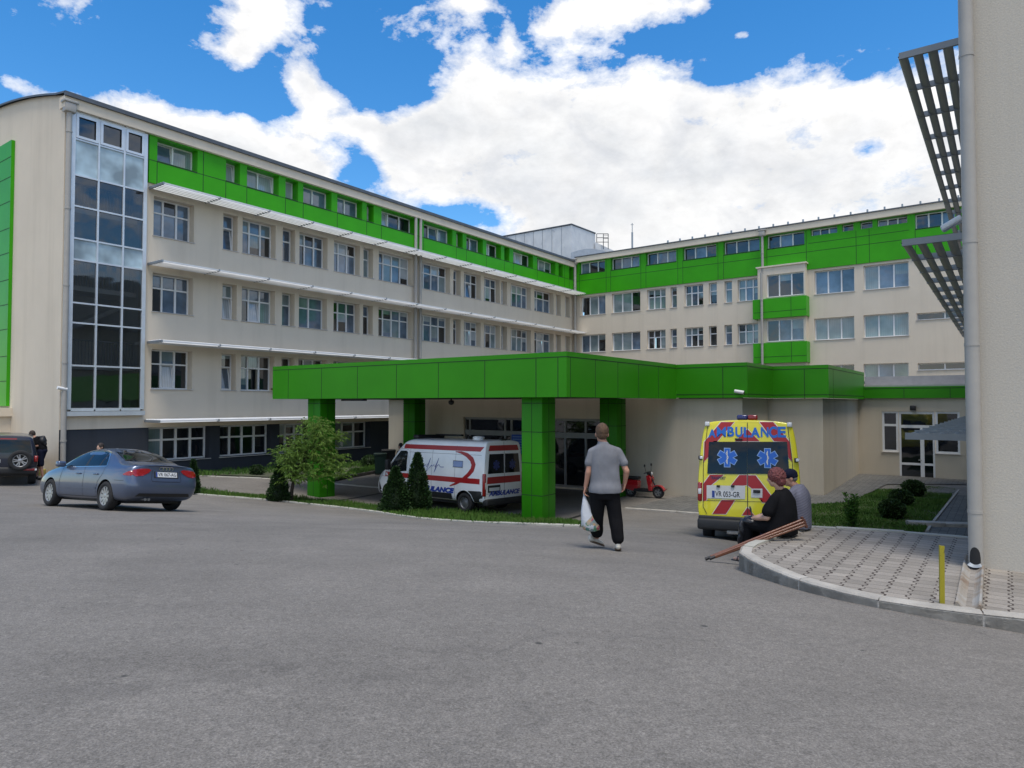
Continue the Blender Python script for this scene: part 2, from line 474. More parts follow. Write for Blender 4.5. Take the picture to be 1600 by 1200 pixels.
# windows
for k in 'BCD':
    z0, z1 = rowsL[k]
    for i, (a, b, c) in enumerate(spans):
        if k == 'D' and i > 8: continue
        kinds = (1, 1, 3, 2, 1, 0) if k == 'B' else ((2, 3, 1, 2, 1, 0) if k == 'C' else (0, 0, 2, 0))
        if i == 0 and k != 'D': kinds = (1, 0, 1)
        tl = ()
        if (k, i) in (('B', 1), ('C', 1), ('D', 1), ('D', 0), ('C', 2), ('B', 10), ('C', 10), ('C', 14)): tl = (1,) if c > 1 else (0,)
        cc = 2 if (k == 'C' and i == 4) else c
        make_window(left, a, b, z0, z1, DEP - .03, cc, .64, kinds, tl, True, rnd, open_cols=(1,) if (k, i) in (('D', 2),) else ())
for i, h in enumerate(hA):
    make_window(left, h[0], h[1], h[2], h[3], .42, h[4], None, (1, 3, 0) if i % 2 else (0, 1, 2), (0,) if i in (0, 1, 7, 12) else ((1,) if i in (2, 8, 13) else ()), False, rnd, fw=.05)
for a, b, c in spE:
    make_window(left, a, b, rowsL['E'][0], 2.54, DEP - .03, c, .62, (0, 0, 0, 2), (), True, rnd, fw=.07)
# a brown board leaning out over one sill
bd = MB(); M_ = Matrix.Translation((spans[2][0] + 2.0, -.14, 4.25)) @ Matrix.Rotation(.42, 4, 'Y')
bd.bevbox(-.35, .45, -.12, .12, -.06, .02, .02, 0, M_)
tag(bd.build('board', mat('brown_board', (.16, .10, .06), .8, var=.2)), 'brown board lying tilted on the sill of an open second floor window', 'board')
bpy.data.objects['board'].matrix_world = Matrix.Translation(LO) @ Matrix.Rotation(angL, 4, 'Z')
# stair glazing: mullions, spandrels, clear glass and the stair inside
cw = MB()
cols = [SGL, SGL + (SG0 - SGL) * .345, SGL + (SG0 - SGL) * .68, SG0]
Yc = 27.6 / FPX
zr = [CZ + (631 - y) * Yc for y in (640, 571, 504, 472.5, 404.5, 371, 320, 271, 214, 173)]
zr[-1] = 15.44
ym = -.10
for i, x in enumerate(cols):
    w = .075 if i in (0, 3) else .033
    xa = x if i == 0 else (x - 2 * w if i == 3 else x - w)
    cw.box(xa, xa + 2 * w, ym - .05, ym + .06, zr[0], zr[-1])
for j, z in enumerate(zr):
    w = .033 if 0 < j < len(zr) - 1 else .06
    for i in range(3): cw.box(cols[i] + (.15 if i == 0 else .033), cols[i + 1] - (.15 if i == 2 else .033), ym - .04, ym + .06, z - w, z + w)
for i in range(3):      # opening lights in the top row
    a, b = cols[i] + (.155 if i == 0 else .04), cols[i + 1] - (.155 if i == 2 else .04)
    za, zb = zr[-2] + .05, zr[-1] - .07
    for q in ((a, a + .10, za, zb), (b - .10, b, za, zb), (a + .1, b - .1, za, za + .1), (a + .1, b - .1, zb - .1, zb)):
        cw.box(q[0], q[1], ym - .065, ym - .045, q[2], q[3])
cw.box(SGL - .02, SG0 + .02, ym - .12, .0, zr[0] - .26, zr[0] - .08)
cwo = cw.build('stair_glazing', ALU, left)
for j in range(len(zr) - 1):
    t = MB()
    for i in range(3): t.quad((cols[i], ym + .02, zr[j]), (cols[i + 1], ym + .02, zr[j]), (cols[i + 1], ym + .02, zr[j + 1]), (cols[i], ym + .02, zr[j + 1]))
    if j in (4, 7): t.build('spandrel', SPANDREL, cwo, fix=False)
    else: t.build('glass', G_CLEAR, cwo, fix=False)
ins = MB(); D = 4.6
a, b = max(SGL - .1, .06), SG0 + .1
ins.quad((a, D, 3), (b, D, 3), (b, D, 15.6), (a, D, 15.6)); ins.quad((a, DEP, 3), (a, D, 3), (a, D, 15.6), (a, DEP, 15.6)); ins.quad((b, DEP, 3), (b, D, 3), (b, D, 15.6), (b, DEP, 15.6))
ins.quad((a, .05, 15.6), (b, .05, 15.6), (b, D, 15.6), (a, D, 15.6)); ins.quad((a, .05, 3.2), (b, .05, 3.2), (b, D, 3.2), (a, D, 3.2))
for z in (zr[1] + .1, zr[4] - .9, zr[6] + .2): ins.box(a, b, .9, 2.4, z - .2, z)
for z in (zr[2] + .5, zr[5] - .3):
    M_ = Matrix.Translation((a + .1, 2.5, z - 1.2)) @ Matrix.Rotation(-.5, 4, 'Y'); ins.box(0, 3.6, 0, 1.3, 0, .18, 0, M_)
ins.build('stairwell', mat('stairwell_white', (.74, .73, .69), .8, var=.05), left)
rl = MB()
for z in (zr[1] + .1, zr[4] - .9, zr[6] + .2):
    rl.box(a, b, .92, .96, z + 1.0, z + 1.05)
    x = a
    while x < b: rl.box(x, x + .02, .93, .95, z, z + 1.0); x += .13
rl.build('railing', GREYM, left)
# sunshades
for zi, (z, x0, x1) in enumerate(((13.12, LW.x(233, 292), cornerS + .1), (9.75, LW.x(231, 412), cornerS + .1), (6.3, LW.x(230, 540), LW.x(760, 562)), (2.86, LW.x(226, 660), LW.x(640, 650)))):
    s = MB(); P_ = 1.22
    for q in range(5):
        yc = -.16 - q * .222; ring = []
        for j in range(10):
            aa = 2 * PI * j / 10; lx, lz = .125 * math.cos(aa), .022 * math.sin(aa); t = .72
            ring.append((yc + lx * math.cos(t) - lz * math.sin(t), z + lx * math.sin(t) + lz * math.cos(t)))
        vs = [(x0, p[0], p[1]) for p in ring] + [(x1, p[0], p[1]) for p in ring]
        s.add(vs, [(j, (j + 1) % 10, 10 + (j + 1) % 10, 10 + j) for j in range(10)], 0, True)
    s.box(x0, x1, -P_ - .035, -P_ + .02, z - .032, z + .032)
    so = s.build('sunshade', SLAT, left)
    nb = int((x1 - x0) / 2.48); xx = x0
    for q in range(nb + 1):
        k = MB(); M_ = None
        k.box(xx - .03, xx + .03, -P_ - .06, -.02, z - .06, z + .042); k.build('bracket', GREYM, so); xx += (x1 - x0 - .06) / nb
# downpipes, hoppers, camera
def downpipe(parent, x, y, z0, z1, r=.085, hopper=True, name='downpipe'):
    p = MB(); p.tube([(x, y, z0), (x, y, z1)], r, 12)
    z = z0 + 1.5
    while z < z1 - .5: p.tube([(x, y, z), (x, y, z + .07)], r * 1.16, 12); z += 3.1
    if hopper: p.bevbox(x - .2, x + .2, y - .17, y + .17, z1 - .05, z1 + .32, .03); p.bevbox(x - .26, x + .26, y - .2, y + .2, z1 + .32, z1 + .42, .02)
    return p.build(name, PIPE, parent)
downpipe(left, LW.x(104, 420, -.2), -.2, ground(LO.x, LO.y) - .1, 15.35, .10)
downpipe(left, LW.x(649.5, 420, -.2), -.2, 5.0, 15.5, .10, False)
downpipe(left, LW.x(657, 420, -.2), -.2, 5.0, 15.5, .10, False)
def cctv(parent, M):
    c = MB(); c.tube([M @ Vector((0, 0, 0)), M @ Vector((0, -.16, 0))], .035, 10, 0); c.tube([M @ Vector((-.17, -.2, .02)), M @ Vector((.17, -.2, -.04))], .065, 12, 0)
    c.tube([M @ Vector((.17, -.2, -.04)), M @ Vector((.178, -.2, -.0415))], .05, 12, 1)
    return c.build('security_camera', [mat('camera_white', (.75, .75, .74), .4), BLACK], parent)
cctv(left, Matrix.Translation((LW.x(93, 607), -.05, CZ + (631 - 607) * .0256)))

# ================================================================== RIGHT WING
angR = math.atan2(-.6078, .794)
RW = Frame(KO.x, KO.y, angR)
right = thing('hospital_wing', 'cream hospital wing at the back without sunshades, with green bands and projecting bay', 'building', KO, angR)
RL = 44.0
def rx(a, y): return RW.x(a, y)
row1 = [(906, 946, 3), (955, 1000, 3), (1010, 1057.5, 3), (1067.5, 1120, 3), (1131, 1187.5, 3), (1198.7, 1257.5, 3), (1430, 1493, 3)]
row1s = [(1267, 1308.7, 3), (1316, 1334, 1), (1344.5, 1363.7, 1), (1371, 1418, 3)]
row2 = [(907, 946, 3, 0), (956, 1000.5, 3, 0), (1011, 1040, 3, 1), (1047.5, 1057.5, 1, 1), (1069.5, 1098.7, 3, 1), (1107.5, 1120, 1, 1), (1132, 1143.7, 1, 1), (1152.5, 1187, 3, 1), (1272.5, 1335, 3, 0), (1349.5, 1420, 3, 0)]
h1 = []
for a, b, c in row1:
    y = 410 - (a - 906) * .115; h1.append((rx(a, y), rx(b, y), 14.88, 15.85, c))
for a, b, c in row1s:
    y = 410 - (a - 906) * .125; h1.append((rx(a, y), rx(b, y), 15.36, 15.85, c))
h23 = []
for z0, z1, yb, sl in ((11.23, 12.86, 476, -.094), (8.03, 9.54, 540, -.064), (4.8, 6.26, 600, -.02)):
    for a, b, c, t in row2:
        y = yb + (a - 907) * sl; h23.append((rx(a, y), rx(b, y), z0, z1, c, t))
strips = [(rx(1432, 490), rx(1432, 490) + 4.6, 8.98, 9.42, 3, 0), (rx(1434, 572), rx(1434, 572) + 4.4, 5.75, 6.2, 3, 0)]
wr = MB(); bayx = (rx(1190, 480), rx(1262, 480))
hall = h23 + strips
wall_with_holes(wr, 0, RL, ZB, 13.03, [h[:4] for h in hall], .36)
wr.build('wall', BEIGE, right)
side = MB(); side.quad((RL, 0, ZB), (RL, 18, ZB), (RL, 18, 15.9), (RL, 0, 15.9)); side.build('end_wall', BEIGE, right)
g = MB(); wall_with_holes(g, 0, RL, 13.03, 15.9, [h[:4] for h in h1], .45, y=-.1); g.quad((0, -.1, 13.03), (RL, -.1, 13.03), (RL, 0, 13.03), (0, 0, 13.03))
g.build('green_band', GREEN, right)
j = MB()
for h in h1[:7]:
    j.box(h[0] - J, h[0] + J, -.104, -.0995, 13.03, 14.84); j.box(h[1] + .12 - J, h[1] + .12 + J, -.104, -.0995, 13.03, 15.9)
    j.box(h[0], h[1], -.108, -.099, 14.80, 14.87)
j.box(.1, RL, -.104, -.0995, 14.28 - J, 14.28 + J)
a = h1[7][0] - .15; j.box(a, h1[10][1] + .1, -.104, -.0995, 14.86 - J, 14.86 + J)
for q in (h1[8][1] + .15,): j.box(q - J, q + J, -.104, -.0995, 13.03, 15.3); j.box(q + .8 - J, q + .8 + J, -.104, -.0995, 13.03, 15.3)
j.build('panel_joints', JOINT, right)
e = MB(); e.box(.35, RL + .2, -.36, .3, 15.88, 16.3); e.build('eave', BEIGE, right)
e = MB(); e.box(.3, RL + .25, -.42, .5, 16.3, 16.38)
for i in range(16): # barrel roof
    t0, t1 = 17.6 * i / 16, 17.6 * (i + 1) / 16
    f0, f1 = [16.36 + 1.15 * math.sin(PI * t / 17.6) for t in (t0, t1)]
    e.quad((-6, .3 + t0, f0), (RL + .25, .3 + t0, f0), (RL + .25, .3 + t1, f1), (-6, .3 + t1, f1))
e.build('roof', ROOFM, right)
e = MB(); x = 9.0
while x < RL: e.box(x - .05, x + .05, -.40, -.30, 16.38, 16.56); x += 1.02
e.build('snow_guard', GREYM, right)
for h in h1: make_window(right, h[0], h[1], h[2], h[3], .30, h[4], None, (1, 1, 0, 0), (), False, rnd, fw=.06)
for i, h in enumerate(h23):
    if h[2] < 5 and h[0] < 18: continue
    tr = .62 if h[5] else None
    make_window(right, h[0], h[1], h[2], h[3], .30, h[4], tr, (2, 2, 2, 0, 1), (), True, rnd, fw=.06, open_cols=(1,) if i in (12,) else ((0,) if i == 0 else ()))
for h in strips: make_window(right, h[0], h[1], h[2], h[3], .3, 3, None, (0,), (), True, rnd)
# projecting bay
BX0, BX1, BP = rx(1188, 480), rx(1262, 480), .55
b = MB(); hb = []
for z0, z1, yy in ((11.25, 12.86, 445), (8.05, 9.6, 520), (4.8, 6.3, 590)):
    hb.append((RW.x(1198, yy, -BP), RW.x(1256, yy, -BP), z0, z1))
wall_with_holes(b, BX0, BX1, ZB, 13.42, hb, .25, y=-BP)
b.quad((BX1, -BP, ZB), (BX1, 0, ZB), (BX1, 0, 13.42), (BX1, -BP, 13.42)); b.quad((BX0, -BP, ZB), (BX0, 0, ZB), (BX0, 0, 13.42), (BX0, -BP, 13.42))
b.box(BX0 - .1, BX1 + .1, -BP - .1, 0, 13.42, 13.52)
bay = b.build('bay', BEIGE, right)
for h in hb: make_window(right, h[0], h[1], h[2], h[3], -BP + .2, 3, None, (1, 0, 0, 2), (), True, rnd, fw=.06, yf=-BP)
for z0, z1 in ((9.72, 11.12), (6.5, 7.95)):
    b = MB(); b.box(BX0 - .28, BX1 + .12, -BP - .28, 0, z0, z1); b.build('green_panel', GREEN, right)
b = MB()
for z0, z1 in ((9.72, 11.12), (6.5, 7.95)):
    b.box(BX0 - .2, BX1 + .1, -BP - .285, -BP - .28, z0 + .45 - J, z0 + .45 + J); b.box(BX1 - .9 - J, BX1 - .9 + J, -BP - .285, -BP - .28, z0, z1)
b.build('panel_joints', JOINT, right)
downpipe(right, RW.x(1191.5, 420, -.7), -.98, 6.4, 13.0, .09, False); downpipe(right, RW.x(1191.5, 420, -.5), -.5, 13.0, 15.8, .09)
downpipe(right, .28, -.28, 6, 15.8, .12)

# ================================================================== ROOFTOP BLOCK, MAST, ANTENNA
def flatbox(mb, px0, px1, pyt, Y, depth, z0): pass
WMET = mat('weathered_white', (.58, .58, .57), .6, var2=(.72, .72, .71), vscale=1.2)
rtA = at_depth(893, 351, 70); rtB = at_depth(780, 371, 78); rtC = at_depth(930, 365, 76.5)
def weather_mat():
    m, nt, bb = nodes_of('peeling_white_cladding'); tc = nt.nodes.new('ShaderNodeTexCoord'); o = tc.outputs['Object']
    n1 = noise(nt, o, .55, 5, .6); n2 = noise(nt, o, 1.6, 8, .7)
    c = ramp(nt, n1, [(.35, (.58, .59, .60)), (.65, (.74, .74, .73))])
    c = mixc(nt, ramp(nt, n2, [(.6, 0.0), (.72, .7)]), c, (.33, .34, .36))
    nt.links.new(c, bb.inputs['Base Color']); bb.inputs['Roughness'].default_value = .7; MATS['pw'] = m
    return m
PW = weather_mat()
blk = thing('rooftop_block', 'weathered white metal clad block rising behind the roofs where the two wings meet', 'building', (rtA.x, rtA.y, 14))
q = MB()
A0, B0, C0 = [Vector((p.x - rtA.x, p.y - rtA.y, 0)) for p in (rtA, rtB, rtC)]
D0 = B0 + C0 - A0
zt = [p.z - 14 for p in (rtA, rtB, rtC)]; zt.append(zt[1] + zt[2] - zt[0])
top = [Vector((p.x, p.y, z)) for p, z in zip((A0, B0, C0, D0), zt)]
bot = [Vector((p.x, p.y, 0)) for p in (A0, B0, C0, D0)]
q.quad(bot[0], bot[1], top[1], top[0]); q.quad(bot[0], bot[2], top[2], top[0]); q.quad(bot[2], bot[3], top[3], top[2]); q.quad(bot[1], bot[3], top[3], top[1])
q.quad(*[top[i] for i in (0, 1, 3, 2)])
q.build('cladding', PW, blk)
q = MB()
for a_, b_ in ((0, 1), (0, 2)): q.tube([top[a_] + Vector((0, 0, .04)), top[b_] + Vector((0, 0, .04))], .09, 6)
q.build('roof_trim', ROOFM, blk)
q = MB()
for i in range(1, 8):
    t = i / 8; p = A0.lerp(B0, t); zz = zt[0] + (zt[1] - zt[0]) * t
    off = (A0 - C0).normalized() * .03
    q.tube([p + off, p + off + Vector((0, 0, zz))], .018, 4)
q.build('seams', GREYM, blk)
# lean-to roof and ladder cage to its right
q = MB(); P0 = at_depth(930, 378, 76) - Vector((rtA.x, rtA.y, 14)); P1 = at_depth(962, 393, 80) - Vector((rtA.x, rtA.y, 14))
q.quad(P0 * 1, P1 * 1, Vector((P1.x, P1.y, 0)), Vector((P0.x, P0.y, 0))); q.build('lean_to', PW, blk)
q = MB(); L0 = at_depth(940, 381, 77) - Vector((rtA.x, rtA.y, 14))
for dx in (-.55, .2, .75):
    q.tube([L0 + Vector((dx, 0, -.6)), L0 + Vector((dx, 0, 1.15))], .045, 6)
for dz in (.2, .7, 1.15): q.tube([L0 + Vector((-.55, 0, dz)), L0 + Vector((.75, 0, dz))], .04, 6)
for dz in (.1, .5, .9): q.tube([L0 + Vector((.2, -.4, dz)), L0 + Vector((.75, -.4, dz))], .03, 6)
q.build('ladder_cage', DGREY, blk)
q = MB(); mp = at_depth(988, 395, 66)
q.tube([(0, 0, -2.5), (0, 0, 2.0)], .09, 8); q.tube([(0, 0, 2.0), (0, 0, 2.9)], .04, 6); q.tube([(-.14, 0, 2.75), (.14, 0, 2.75)], .03, 6)
ms = q.build('antenna_mast', GREYM); ms.location = mp
tag(ms, 'thin grey antenna mast standing alone above the roof of the right wing', 'antenna')
# standing seam vault seen at the inner corner
q = MB(); v0 = at_depth(893, 394, 66); n = 12
vp = []
for i in range(n + 1):
    t = i / n; px = 892 + (958 - 892) * t; yy = 398 - 9 * math.sin(PI * min(1, (t + .12) / 1.12)) - 1 * t
    vp.append((at_depth(px, yy, 65), at_depth(px, yy, 69)))
for i in range(n):
    a_, b_ = vp[i]; c_, d_ = vp[i + 1]
    q.quad(a_ - KO, c_ - KO, d_ - KO, b_ - KO); q.quad(a_ - KO, c_ - KO, Vector((c_.x, c_.y, 15)) - KO, Vector((a_.x, a_.y, 15)) - KO)
vo = q.build('vault_roof', mat('zinc_roof', (.33, .37, .42), .45, .4, var=.1), right); vo.matrix_parent_inverse = Matrix.Rotation(-angR, 4, 'Z')

# ================================================================== ENTRANCE BUILDING + CANOPY
angC = math.atan2(-.5845, .8114)
CO = Vector((-9.99, 28.6, 0)); EN = Frame(CO.x, CO.y, angC)
FZ0, FZ1 = 3.80, 5.15
canopy = thing('entrance_canopy', 'flat green panelled entrance canopy on four square green columns over the ambulance bay', 'canopy', CO, angC)
c = MB()
xA, yB = 14.3, 8.3
c.box(0, xA, 0, .25, FZ0, FZ1); c.box(xA - .25, xA, .25, yB, FZ0, FZ1); c.box(0, .25, .25, yB, FZ0, FZ1)
fas = c.build('fascia', GREEN_SHADED, canopy)
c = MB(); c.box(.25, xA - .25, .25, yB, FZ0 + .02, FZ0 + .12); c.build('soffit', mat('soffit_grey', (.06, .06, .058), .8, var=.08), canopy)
c = MB(); c.box(.25, xA - .25, .25, yB, FZ1 - .25, FZ1 - .15); c.build('roof_deck', ROOFM, canopy)
c = MB()
fx = [EN.x(p, 590) for p in (450.5, 502.5, 558.5, 619.5, 685, 757.5, 837.5)] + [xA - .30]
for x in fx: c.box(x - .012, x + .012, -.004, .0, FZ0, FZ1 - .16)
c.box(0, xA, -.004, 0, FZ1 - .165, FZ1 - .14); c.box(xA, xA + .004, 0, yB, FZ1 - .165, FZ1 - .14)
for y in (.22, 1.75, 3.3, 4.9, 6.6): c.box(xA, xA + .004, y - .012, y + .012, FZ0, FZ1 - .16)
c.build('panel_joints', JOINT, canopy)
# columns
P1x = EN.at(815, 720, .4)[0]; CWD = EN.at(847, 720, .4)[0] - P1x
colx = [(P1x, .4), (EN.at(480.5, 700, .4)[0], .4)]
backy = 8.3 - .95 - .35
colx += [(EN.x(630, 660, backy), backy), (EN.x(937, 650, backy), backy)]
for cx_, cy_ in colx:
    wp = EN.world(cx_ + CWD / 2, cy_ + CWD / 2, 0); gz = min(ground(wp.x, wp.y), 0) - .25
    k = MB(); k.bevbox(cx_, cx_ + CWD, cy_, cy_ + CWD, gz, FZ0 + .01, .012); co = k.build('column', GREEN_SHADED, canopy)
    k = MB()
    for z in (.75, 1.75, 2.72, 3.62):
        k.box(cx_ - .003, cx_ + CWD + .003, cy_ - .003, cy_ + CWD + .003, z - .011, z + .011)
    xm = cx_ + CWD * .5; k.box(xm - .009, xm + .009, cy_ - .0035, cy_ + .01, gz, FZ0); ymid = cy_ + CWD * .5; k.box(cx_ + CWD - .01, cx_ + CWD + .0035, ymid - .009, ymid + .009, gz, FZ0)
    k.build('joints', JOINT, co)
k = MB(); lx = EN.x(545, 627, .15); k.box(lx - .62, lx + .62, .3, .5, FZ0 - .09, FZ0); k.build('lamp_housing', BLACK, canopy)
k = MB(); lx = EN.x(705, 626, 2.0); k.tube([(lx, 2, FZ0), (lx, 2, FZ0 - .08)], .03, 8); k.lathe([(.001, -.25), (.08, -.22), (.11, -.15), (.10, -.08), (.001, -.06)], 12, 0, Matrix.Translation((lx, 2, FZ0))); k.build('dome_camera', BLACK, canopy)

ent = thing('entrance_building', 'single storey cream entrance building with green parapet and dark glazed doors behind the canopy', 'building', CO, angC)
WB = .28                                          # wall set back behind the parapet
X0, X1, X2, Y1, Y2, Y3 = -2.0, 17.07, 19.18, 8.3, 11.75, 20.1
gl0, gl1 = EN.x(724, 680, Y1 + WB), EN.x(938, 690, Y1 + WB)
w = MB(); zf = -.75
GH = (gl0, gl1, zf + .3 * 0, 2.92)
wall_with_holes(w, X0, X1 - WB, zf, FZ0 + .02, [(gl0, gl1, -.1, 2.95)], .3, y=Y1 + WB)
for a_, b_ in (((X1 - WB, Y1 + WB), (X1 - WB, Y2 + WB)), ((X1 - WB, Y2 + WB), (X2 - WB, Y2 + WB)), ((X2 - WB, Y2 + WB), (X2 - WB, Y3 + .1)), ((X0, Y1 + WB), (X0, 24.0)), ((X0, 24), (X2, 24))):
    w.quad((a_[0], a_[1], zf), (b_[0], b_[1], zf), (b_[0], b_[1], FZ0 + .02), (a_[0], a_[1], FZ0 + .02))
w.build('wall', BEIGE2, ent)
w = MB()
for q in ((xA - .2, X1, Y1 + .002, Y1 + .25), (X1 - .25, X1, Y1 + .25, Y2), (X1 - .25, X2, Y2, Y2 + .25), (X2 - .25, X2, Y2 + .25, Y3), (X0 - .2, -.003, Y1, Y1 + .25), (X0 - .2, X0 + .05, Y1 + .25, 24)):
    w = MB(); w.box(*q, FZ0 + .03, FZ1 - .01); w.build('parapet', GREEN_SHADED, ent)
w = MB(); w.box(X0, X1 - .25, Y1 + .25, 24, FZ1 - .5, FZ1 - .4); w.box(X1 - .25, X2 - .25, Y2 + .25, 24, FZ1 - .5, FZ1 - .4)
for s_ in (0,):
    w.box(xA, X1 - .25, Y1 + .25, Y1 + WB + .02, FZ0 + .0, FZ0 + .06)
w.build('roof_deck', ROOFM, ent)
w = MB()
for zz in (FZ1 - .15, FZ0 + .16):
    w.box(xA + .01, X1, Y1 - .004, Y1, zz - .012, zz + .012); w.box(X1, X1 + .004, Y1, Y2, zz - .012, zz + .012); w.box(X1, X2, Y2 - .004, Y2, zz - .012, zz + .012); w.box(X2, X2 + .004, Y2, Y3, zz - .012, zz + .012)
for x in (EN.x(1129.5, 600, Y1), ): w.box(x - .012, x + .012, Y1 - .004, Y1, FZ0, FZ1 - .15)
x = EN.x(1257, 600, Y2); w.box(x - .012, x + .012, Y2 - .004, Y2, FZ0, FZ1 - .15)
for y in (Y2 + .9, ): w.box(X2, X2 + .004, y - .012, y + .012, FZ0, FZ1 - .15)
w.build('panel_joints', JOINT, ent)
# entrance glazing
w = MB(); gpan = MB(); yg = Y1 + WB + .2; t = .05
DF = mat('door_frame', (.30, .30, .30), .5, .2, var=.06)
nx = [gl0, EN.x(735, 680, yg), EN.x(790, 680, yg), EN.x(800, 700, yg), EN.x(865, 690, yg), EN.x(884, 690, yg), EN.x(916, 690, yg), gl1]
nx = sorted(nx)
for x in nx: w.box(x - .05, x + .05, yg - t, yg + t, -.1, 2.95)
for a_, b_ in zip(nx[:-1], nx[1:]):
    for z in (-.05, 2.15, 2.9): w.box(a_ + .05, b_ - .05, yg - t - .002, yg + t, z - .06, z + .06)
    gpan.quad((a_, yg, -.1), (b_, yg, -.1), (b_, yg, 2.95), (a_, yg, 2.95))
w.box(nx[0], nx[-1], yg - .1, yg - .05, 2.17, 2.33)
wd = w.build('entrance_door', DF, ent); gpan.build('glass', G_DARK, wd, fix=False)
cctv(ent, Matrix.Translation((EN.x(1158, 612, Y1), Y1 - .01, EN.z(1158, 612, Y1))))
# single storey annex on the right with the white door
AX1 = X2 + 9.5
aw = MB(); dx0, dx1 = EN.x(1378.5, 680, Y3), EN.x(1500, 680, Y3)
z_s = EN.z(1395, 706, Y3); z_t = EN.z(1437, 643, Y3); d0, d1 = EN.x(1405, 700, Y3), EN.x(1461, 700, Y3)
gdoor = -.1
wall_with_holes(aw, X2 - WB, AX1, zf, 3.9, [(dx0, d0, z_s, z_t), (d0, d1, gdoor, z_t), (d1, dx1, z_s, z_t)], .16, y=Y3)
aw.quad((AX1, Y3, zf), (AX1, 24, zf), (AX1, 24, 4.4), (AX1, Y3, 4.4))
aw.build('annex_wall', BEIGE2, ent)
aw = MB(); aw.box(X2 + .003, AX1, Y3 - .16, Y3 + .1, 3.87, 4.42); aw.build('annex_parapet', GREEN_SHADED, ent)
aw = MB()
for x in (EN.x(1413, 612, Y3), EN.x(1485, 612, Y3)): aw.box(x - .012, x + .012, Y3 - .164, Y3 - .16, 3.87, 4.32)
aw.box(X2, AX1, Y3 - .164, Y3 - .16, 4.32, 4.345); aw.build('panel_joints', JOINT, ent)
aw = MB(); aw.box(X2 - .1, AX1, Y3 + .8, 24, 4.42, 4.95); aw.box(X2 - .1, AX1, Y3 + .1, Y3 + .8, 4.4, 4.5); aw.build('annex_roof', mat('roof_felt', (.36, .35, .36), .85, var=.1), ent)
yd = Y3 + .10
make_window(ent, dx0, d0 - .03, z_s, z_t, yd, 1, .66, (0,), (), True, rnd, fw=.09, yf=Y3)
make_window(ent, d1 + .03, dx1, z_s, z_t, yd, 1, .66, (0,), (), True, rnd, fw=.09, yf=Y3)
dd = MB(); pn = MB(); zt_ = EN.z(1437, 668, Y3); fw = .085
xs_ = [d0, EN.x(1441, 700, Y3), d1]
dd.box(d0, d0 + fw, yd - .05, yd + .05, gdoor, z_t); dd.box(d1 - fw, d1, yd - .05, yd + .05, gdoor, z_t)
for z in (gdoor + .09, zt_ + .04, z_t - .05): dd.box(d0 + fw, d1 - fw, yd - .05, yd + .05, z - .07, z + .07)
dd.box(xs_[1] - .08, xs_[1] + .08, yd - .052, yd + .05, gdoor + .16, zt_ - .03)
zm = gdoor + .85
dd.box(d0 + fw, xs_[1] - .08, yd - .05, yd + .05, zm - .05, zm + .05); dd.box(xs_[1] + .08, d1 - fw, yd - .05, yd + .05, zm - .05, zm + .05)
pn.quad((d0, yd, gdoor), (d1, yd, gdoor), (d1, yd, z_t), (d0, yd, z_t))
do = dd.build('door', WHITE, ent); pn.build('glass', G_DARK, do, fix=False)
hd = MB(); hd.tube([(xs_[1] - .04, yd - .06, zm + .2), (xs_[1] - .04, yd - .12, zm + .2), (xs_[1] - .16, yd - .12, zm + .2)], .014, 8); hd.build('handle', GREYM, do)
lm = MB(); xl = EN.x(1427, 635, Y3); zl = EN.z(1427, 638, Y3); lm.bevbox(xl - .12, xl + .12, Y3 - .28, Y3 - .02, zl - .1, zl + .14, .03); lm.lathe([(.001, -.16), (.09, -.13), (.11, -.04), (.1, .02)], 12, 1, Matrix.Translation((xl, Y3 - .15, zl - .02)))
lm.build('wall_lamp', [BLACK, mat('lamp_glass', (.4, .4, .38), .2)], ent)

# ================================================================== BUILDING ON THE RIGHT EDGE
angQ = math.atan2(-.585, .811)
QO = at_depth(1523, 700, 8.0); QO.z = 0
QB = Frame(QO.x, QO.y, angQ); GI = CZ - 1.88        # island level
stuc = thing('stucco_building', 'rough grey stucco building cut off by the right edge of the photo', 'building', QO, angQ)
m = MB(); m.box(0, 7, 0, 26, GI - 1.9, 14); m.build('wall', STUCCO, stuc)
m = MB(); px_, py_ = -.005, -.075
m.tube([(px_, py_, GI + .02), (px_, py_, 14)], .074, 20)
dp = m.build('downpipe', PIPE, stuc)
m = MB(); nA = 14; vs = []                      # arched mouth cut in the foot of the pipe
for i in range(nA + 1):
    f = -1 + 2 * i / nA; a_ = -PI / 2 - .12 + f * .78; top = GI + .10 + .12 * math.sqrt(max(0, 1 - f * f)) + .02
    for z in (GI + .03, top): vs.append((px_ + .0755 * math.cos(a_), py_ + .0755 * math.sin(a_), z))
m.add(vs, [(2 * i, 2 * i + 2, 2 * i + 3, 2 * i + 1) for i in range(nA)]); m.build('pipe_mouth', BLACK, dp)
m = MB(); vs = []
for i in range(nA + 1):
    f = -1 + 2 * i / nA; a_ = -PI / 2 - .12 + f * .7
    for r_, z in ((.05, GI + .08), (.115, GI + .035)): vs.append((px_ + r_ * math.cos(a_), py_ + r_ * math.sin(a_), z - .02 * math.cos(f * 1.5)))
m.add(vs, [(2 * i, 2 * i + 2, 2 * i + 3, 2 * i + 1) for i in range(nA)], 0, True); m.build('pipe_lip', GREYM, dp)
for z in (GI + .62, GI + 2.55, GI + 3.75, GI + 5.95):
    m = MB(); m.tube([(px_, py_, z), (px_, py_, z + .035)], .079, 20); m.build('pipe_clamp', PIPE, dp)
PR = 1.15
SH = mat('grey_shade', (.24, .255, .27), .42, .35, var=.08)
